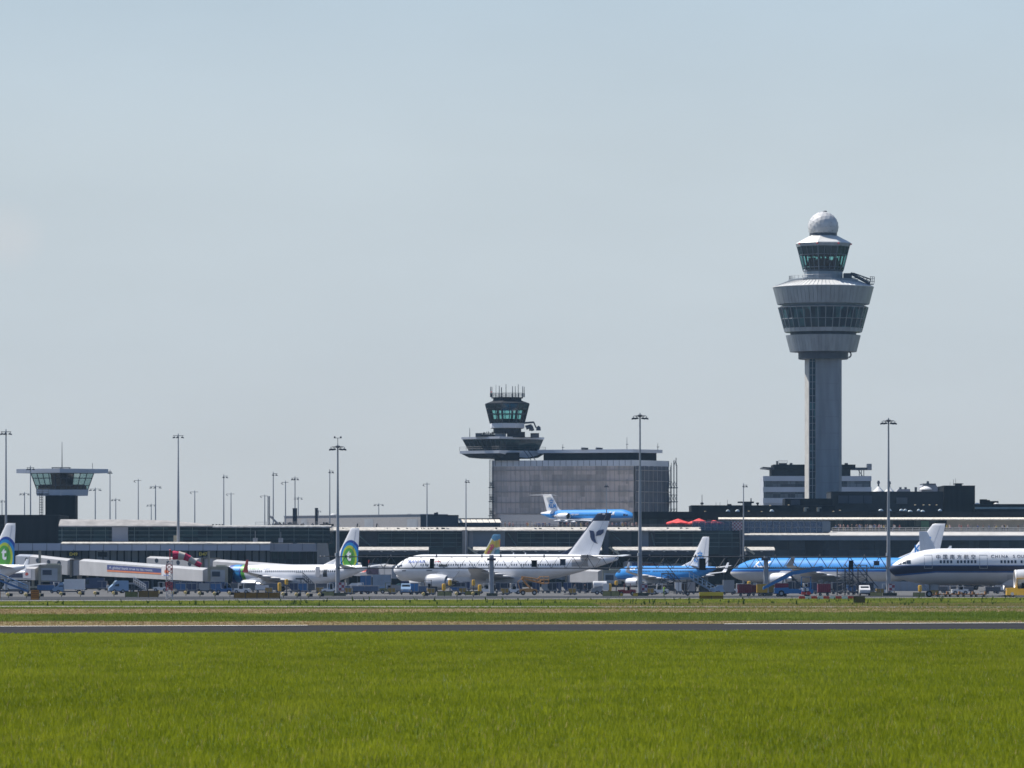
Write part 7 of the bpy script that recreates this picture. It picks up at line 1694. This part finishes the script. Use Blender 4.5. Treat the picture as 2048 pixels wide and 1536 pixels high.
# --- windsock on its lattice mast
def windsock():
    d = 800.; px = 338.5; x, z = X(px, d), lambda py: Z(py, d); T = thing('windsock', 'red and white windsock flying right from a red and white lattice mast', 'windsock', (x, d, 0)); h = z(1121)
    wh, rd = M('mast_white', (.62, .60, .58), .6), M('mast_red', (.45, .05, .06), .6); n = 9; b = .42
    for k in range(n):
        m = MB(); z0, z1 = h * k / n, h * (k + 1) / n; c = [(b, -b), (b, b), (-b, b), (-b, -b)]
        for i in range(4):
            p, q = c[i], c[(i + 1) % 4]; m.tube((x + p[0], d + p[1], z0), (x + p[0], d + p[1], z1), .05, n=4).tube((x + p[0], d + p[1], z0), (x + q[0], d + q[1], z1), .035, n=4).tube((x + q[0], d + q[1], z0), (x + p[0], d + p[1], z1), .03, n=4).tube((x + p[0], d + p[1], z1), (x + q[0], d + q[1], z1), .035, n=4)
        m.build('mast_section', (wh, rd)[(k // 2) % 2], T)
    m = MB().tube((x + .1, d, h), (x + .1, d, z(1100)), .07, n=6).tube((x + .1, d, z(1104)), (x + .5, d, z(1104)), .05, n=5).tube((x + .1, d, z(1117)), (x + .5, d, z(1117)), .05, n=5); m.build('swivel_pole', rd, T)
    MB().lathe([(.12, z(1101)), (.16, z(1100)), (.05, z(1098.8))], (x + .1, d, 0), 8).build('warning_lamp', red, T)
    ax = [(345.5, 1110.5, 8.6), (357, 1111, 8.3), (369, 1113, 7.4), (379, 1117.5, 6.5), (391, 1126, 5.4), (402, 1131, 4.6)]
    for k in range(5):
        m = MB(); rings = []
        for t in (0, .33, .66, 1):
            a, c = ax[k], ax[k + 1]; P0 = [a[i] + (c[i] - a[i]) * t for i in range(3)]
            pa, pc = ax[max(0, k - (t < .5))], ax[min(5, k + 1 + (t > .5))]; u = Vector((pc[0] - pa[0], 0, -(pc[1] - pa[1]))).normalized(); w_ = Vector((-u.z, 0, u.x)); r_ = PX(P0[2], d) * (1 + .05 * math.sin(5 * t + k))
            rings.append([Vector((X(P0[0], d), d, z(P0[1]))) + (w_ * math.cos(j * math.pi / 7) + Vector((0, 1, 0)) * math.sin(j * math.pi / 7)) * r_ for j in range(14)])
        m.loft(rings, False, k == 4); m.build('sock_band', (M('sock_red', (.55, .02, .09), .8), M('sock_cream', (.62, .55, .48), .8))[k % 2], T, smooth=60)
windsock()
# --- people
def person_mesh(name, pose, skin, hair, shirt, legs):
    V = [(0, 0, .95), (0, .01, 1.15), (0, .01, 1.36), (0, 0, 1.47), (0, -.02, 1.58), (0, -.02, 1.70)]; Rr = [.135, .13, .15, .06, .088, .075]; E = [(0, 1), (1, 2), (2, 3), (3, 4), (4, 5)]
    hand = []
    for s in (-1, 1):
        a = pose[0 if s < 0 else 1]; i = len(V); V += [(s * .19, .01, 1.40), (s * (.22 + a[0]), a[1] * .5, 1.40 - a[2]), (s * (.20 + a[3]), a[4], 1.40 - a[5])]; Rr += [.062, .048, .038]; E += [(2, i), (i, i + 1), (i + 1, i + 2)]; hand.append(V[-1])
        i = len(V); st = pose[2] * s; V += [(s * .09, 0, .88), (s * .10, -.02 + st, .48), (s * .10, .02 + st * 1.6, .07), (s * .11, -.14 + st * 1.6, .035)]; Rr += [.09, .062, .045, .042]; E += [(0, i), (i, i + 1), (i + 1, i + 2), (i + 2, i + 3)]
    me = bpy.data.meshes.new('skeleton'); me.from_pydata(V, E, []); o = bpy.data.objects.new('skeleton', me); COL.objects.link(o)
    md = o.modifiers.new('s', 'SKIN'); sv = me.skin_vertices[0].data
    for i, r_ in enumerate(Rr): sv[i].radius = (r_, r_ * (.72 if i in (0, 1, 2) else 1)); sv[i].use_root = i == 0
    o.modifiers.new('u', 'SUBSURF').levels = 1
    dg = bpy.context.evaluated_depsgraph_get(); dg.update(); out = bpy.data.meshes.new_from_object(o.evaluated_get(dg)); bpy.data.objects.remove(o); bpy.data.meshes.remove(me)
    out.name = name; out.materials.clear()
    for m in (skin, hair, shirt, legs, black): out.materials.append(m)
    for p in out.polygons:
        c = p.center; z = c.z
        if any((Vector(h) - c).length < .10 for h in hand): k = 0
        elif z > 1.47: k = 1 if (z > 1.66 or (z > 1.54 and c.y > .02)) else 0
        elif z > .90 or abs(c.x) > .2: k = 2
        elif z > .09: k = 3
        else: k = 4
        p.material_index = k; p.use_smooth = True
    return out
skin = M('skin', (.50, .30, .22), .6); hairs = [M('hair_dark', (.03, .022, .018), .7), M('hair_fair', (.30, .21, .11), .7), M('hair_grey', (.30, .29, .28), .7)]
denim, khaki = M('denim', (.05, .07, .13), .8), M('khaki', (.25, .21, .14), .8)
poses = [((.02, 0, .28, .03, -.05, .54), (.02, 0, .28, .03, -.05, .54), .0), ((.06, -.1, .25, .0, -.28, .30), (.06, -.1, .25, .0, -.28, .30), .04), ((.05, -.05, .27, .02, -.15, .5), (.14, -.1, .02, .0, -.2, -.12), .05)]
cl = [('red', (.28, .07, .07)), ('white', (.48, .46, .45)), ('blue', (.09, .13, .25)), ('black', (.03, .03, .035)), ('yellow', (.45, .35, .10)), ('pink', (.40, .22, .22)), ('grey', (.16, .165, .18)), ('brown', (.16, .10, .07))]
meshes = {n: [person_mesh('person', poses[k % 3], skin, hairs[(k + j) % 3], M('shirt_' + n, c, .85), (denim, khaki, black)[(k + j) % 3]) for k in (0, 1)] for j, (n, c) in enumerate(cl)}
rg = random.Random(9); zt = Z(1066, 1452.)
T = thing('terrace_step', 'raised step behind the terrace railing right of the wind screens', 'step', (X(1850, 1460.), 1460., zt)); MB().box(X(1664, 1460.), X(2100, 1460.), 1458, 1472, zt + .01, zt + .62).build('slab', deckm, T)
def crowd(n, px0, px1, d0, d1, z0, where, grp):
    xs = []; tries = 0
    while len(xs) < n and tries < 4000:
        tries += 1; d = rg.uniform(d0, d1); px = rg.uniform(px0, px1)
        if all(abs(px - a) > 2.2 or abs(d - b) > .9 for a, b in xs): xs.append((px, d))
    for px, d in xs:
        nme = rg.choice([c[0] for c in cl]); o = bpy.data.objects.new('person', rg.choice(meshes[nme])); COL.objects.link(o); o.location = (X(px, d), d, z0); o.rotation_euler.z = rg.uniform(-.9, .9); s = rg.uniform(.93, 1.06); o.scale = (s, s, s)
        tag(o, 'spectator in %s top %s' % (nme, where), 'person', grp)
T = thing('terrace_step', 'raised terrace walkway behind the dark railing below the rooftop jet', 'step', (X(1140, 1460.), 1460., zt)); MB().box(X(1002, 1460.), X(1278, 1460.), 1456, 1474, zt + .01, 15.2).build('slab', deckm, T)
crowd(46, 1052, 1275, 1457.2, 1468, 15.2, 'standing on the terrace below the rooftop jet', 'spectators below the rooftop jet')
crowd(5, 1004, 1040, 1457.2, 1464, 15.2, 'standing apart on the terrace beside the mesh fence', 'spectators by the mesh fence')
crowd(30, 1668, 1800, 1458.6, 1468, zt + .62, 'on the terrace between wind screens and the twin fins', 'spectators right of the wind screens')
crowd(22, 1860, 2060, 1458.6, 1468, zt + .62, 'on the terrace in front of the cream wall', 'spectators before the cream wall')
crowd(9, 1290, 1650, 1458, 1466, zt, 'behind the blue tinted wind screens', 'spectators behind the wind screens')
hv = person_mesh('person', poses[2], skin, hairs[0], M('hi_vis', (.45, .75, .03), .7), M('hi_vis_trousers', (.22, .30, .08), .8))
o = bpy.data.objects.new('person', hv); COL.objects.link(o); o.location = (X(1328, GD(1194)), GD(1194), .05); o.rotation_euler.z = 1.2; tag(o, 'apron worker in bright lime hi-vis clothing standing near the docked blue twin-jet', 'person')
for px, gy, c, lab in ((216, 1187, 'white', 'apron worker in a white top beside the pale blue van'), (1740, 1188, 'grey', 'apron worker in grey at the access towers'), (1170, 1188, 'black', 'apron worker in black left of the white tank truck'), (1150, 1189, 'grey', 'apron worker in grey under the tail of the winged emblem airliner')):
    o = bpy.data.objects.new('person', meshes[c][0]); COL.objects.link(o); o.location = (X(px, GD(gy)), GD(gy), .05); o.rotation_euler.z = rg.uniform(-1, 1); tag(o, lab, 'person')

# --- ranks of parked ground equipment behind, copied in small batches
def rank(proto, spots, label, group):
    for i, (px, gy, rz) in enumerate(spots):
        c = copy_tree(proto); c.location = (X(px, GD(gy)), GD(gy), .05); c.rotation_euler.z = R(rz); tag(c, label, None, group)
pd = container('dark navy cargo container on its dolly at the left stands', 110, 1182, P_NB, 2.0, 1.5, 1.5)
rank(pd, [(158, 1181, 3), (205, 1181.5, -4), (288, 1182, 5), (350, 1183, 0), (372, 1183.5, 8), (395, 1183, -6), (420, 1184, 2), (440, 1184, 4)], 'dark navy cargo container parked in the row before the left terminal wing', 'containers before the left wing')
tag(pd, 'dark navy cargo container parked in the row before the left terminal wing', None, 'containers before the left wing')
pg = cart('grey baggage cart parked', 476, 1184, M('paint_dull_grey', (.12, .125, .14), .6), 0, 2.8, 1.5, 1.7)
g_ = 'carts under the ringed twin-jet'; l_ = 'dull grey baggage cart parked underneath the ringed twin-jet'; tag(pg, l_, None, g_)
rank(pg, [(497, 1184.5, 4), (545, 1185, -5), (630, 1185, 3), (645, 1185.5, 8)], l_, g_)
pk = cart('x', 700, 1188, M('paint_slate_blue', (.10, .15, .24), .5), 0, 2.4, 1.5, 1.4); l_ = 'slate blue baggage cart in the jumble left of the winged emblem airliner'; g_ = 'slate blue carts'; tag(pk, l_, None, g_)
rank(pk, [(715, 1189, 10), (744, 1189, -6), (786, 1186, 4), (818, 1186, 0), (842, 1189, -8)], l_, g_)
pq = container('x', 922, 1186, M('paint_midnight', (.02, .028, .05), .5), 1.7, 1.5, 1.45); l_ = 'midnight blue cargo container in the row under the winged emblem airliner'; g_ = 'midnight blue containers'; tag(pq, l_, None, g_)
rank(pq, [(1000, 1187, 2), (1016, 1187.5, -5), (1104, 1187, 4), (1152, 1186, -3), (1166, 1187, 0), (1182, 1186, 6)], l_, g_)
pr = cart('x', 1290, 1188, M('paint_dark_moss', (.045, .05, .045), .7), 0, 2.6, 1.5, 1.5); l_ = 'dark mossy equipment cart beneath the docked blue twin-jet'; g_ = 'dark carts beneath the blue twin-jet'; tag(pr, l_, None, g_)
rank(pr, [(1305, 1189, 5), (1318, 1187, -4), (1345, 1187, 0), (1412, 1189, 3), (1445, 1187, -4), (1466, 1186, 2)], l_, g_)
ps = container('x', 1660, 1188, M('paint_midnight'), 1.8, 1.5, 1.6); l_ = 'dark blue cargo container in the jumble under the blue widebody'; g_ = 'dark containers under the widebody'; tag(ps, l_, None, g_)
rank(ps, [(1600, 1187, 0), (1674, 1189, 5), (1684, 1187, -3), (1722, 1188, 3), (1738, 1189, -4), (1584, 1186, 2)], l_, g_)
pt = cart('x', 1880, 1187, M('paint_dull_grey'), 0, 2.8, 1.5, 1.2); l_ = 'dull grey baggage cart in the shade under the big right-hand airliner'; g_ = 'carts under the big airliner'; tag(pt, l_, None, g_)
rank(pt, [(1915, 1187, 4), (1932, 1188, -5), (1985, 1188, 3), (2024, 1189, 0)], l_, g_)

pw = tractor('x', 660, 1189, P_W, 0, k=.95); l_ = 'small white baggage tractor parked among the ground equipment, far row'; g_ = 'small white tractors'; tag(pw, l_, None, g_)
rank(pw, [(112, 1184, 10), (322, 1184, -8), (484, 1188, 170), (687, 1187, 5), (722, 1186, 175), (972, 1188, -4), (1026, 1189, 8), (1320, 1190, 172), (1478, 1189, 0), (1612, 1189, 6), (1770, 1190, -6), (1920, 1190, 4)], l_, g_)
py_ = container('x', 640, 1188, M('paint_ochre'), 1.3, 1.2, .9, z0=.3); l_ = 'squat ochre power cart among the ground equipment'; g_ = 'ochre power carts'; tag(py_, l_, None, g_)
rank(py_, [(538, 1189, 4), (697, 1190, -5), (784, 1190, 0), (862, 1191, 6), (926, 1190, -4), (1010, 1191, 2), (1145, 1191, 0), (1300, 1191, 5), (1760, 1192, 3), (1870, 1193, -3)], l_, g_)
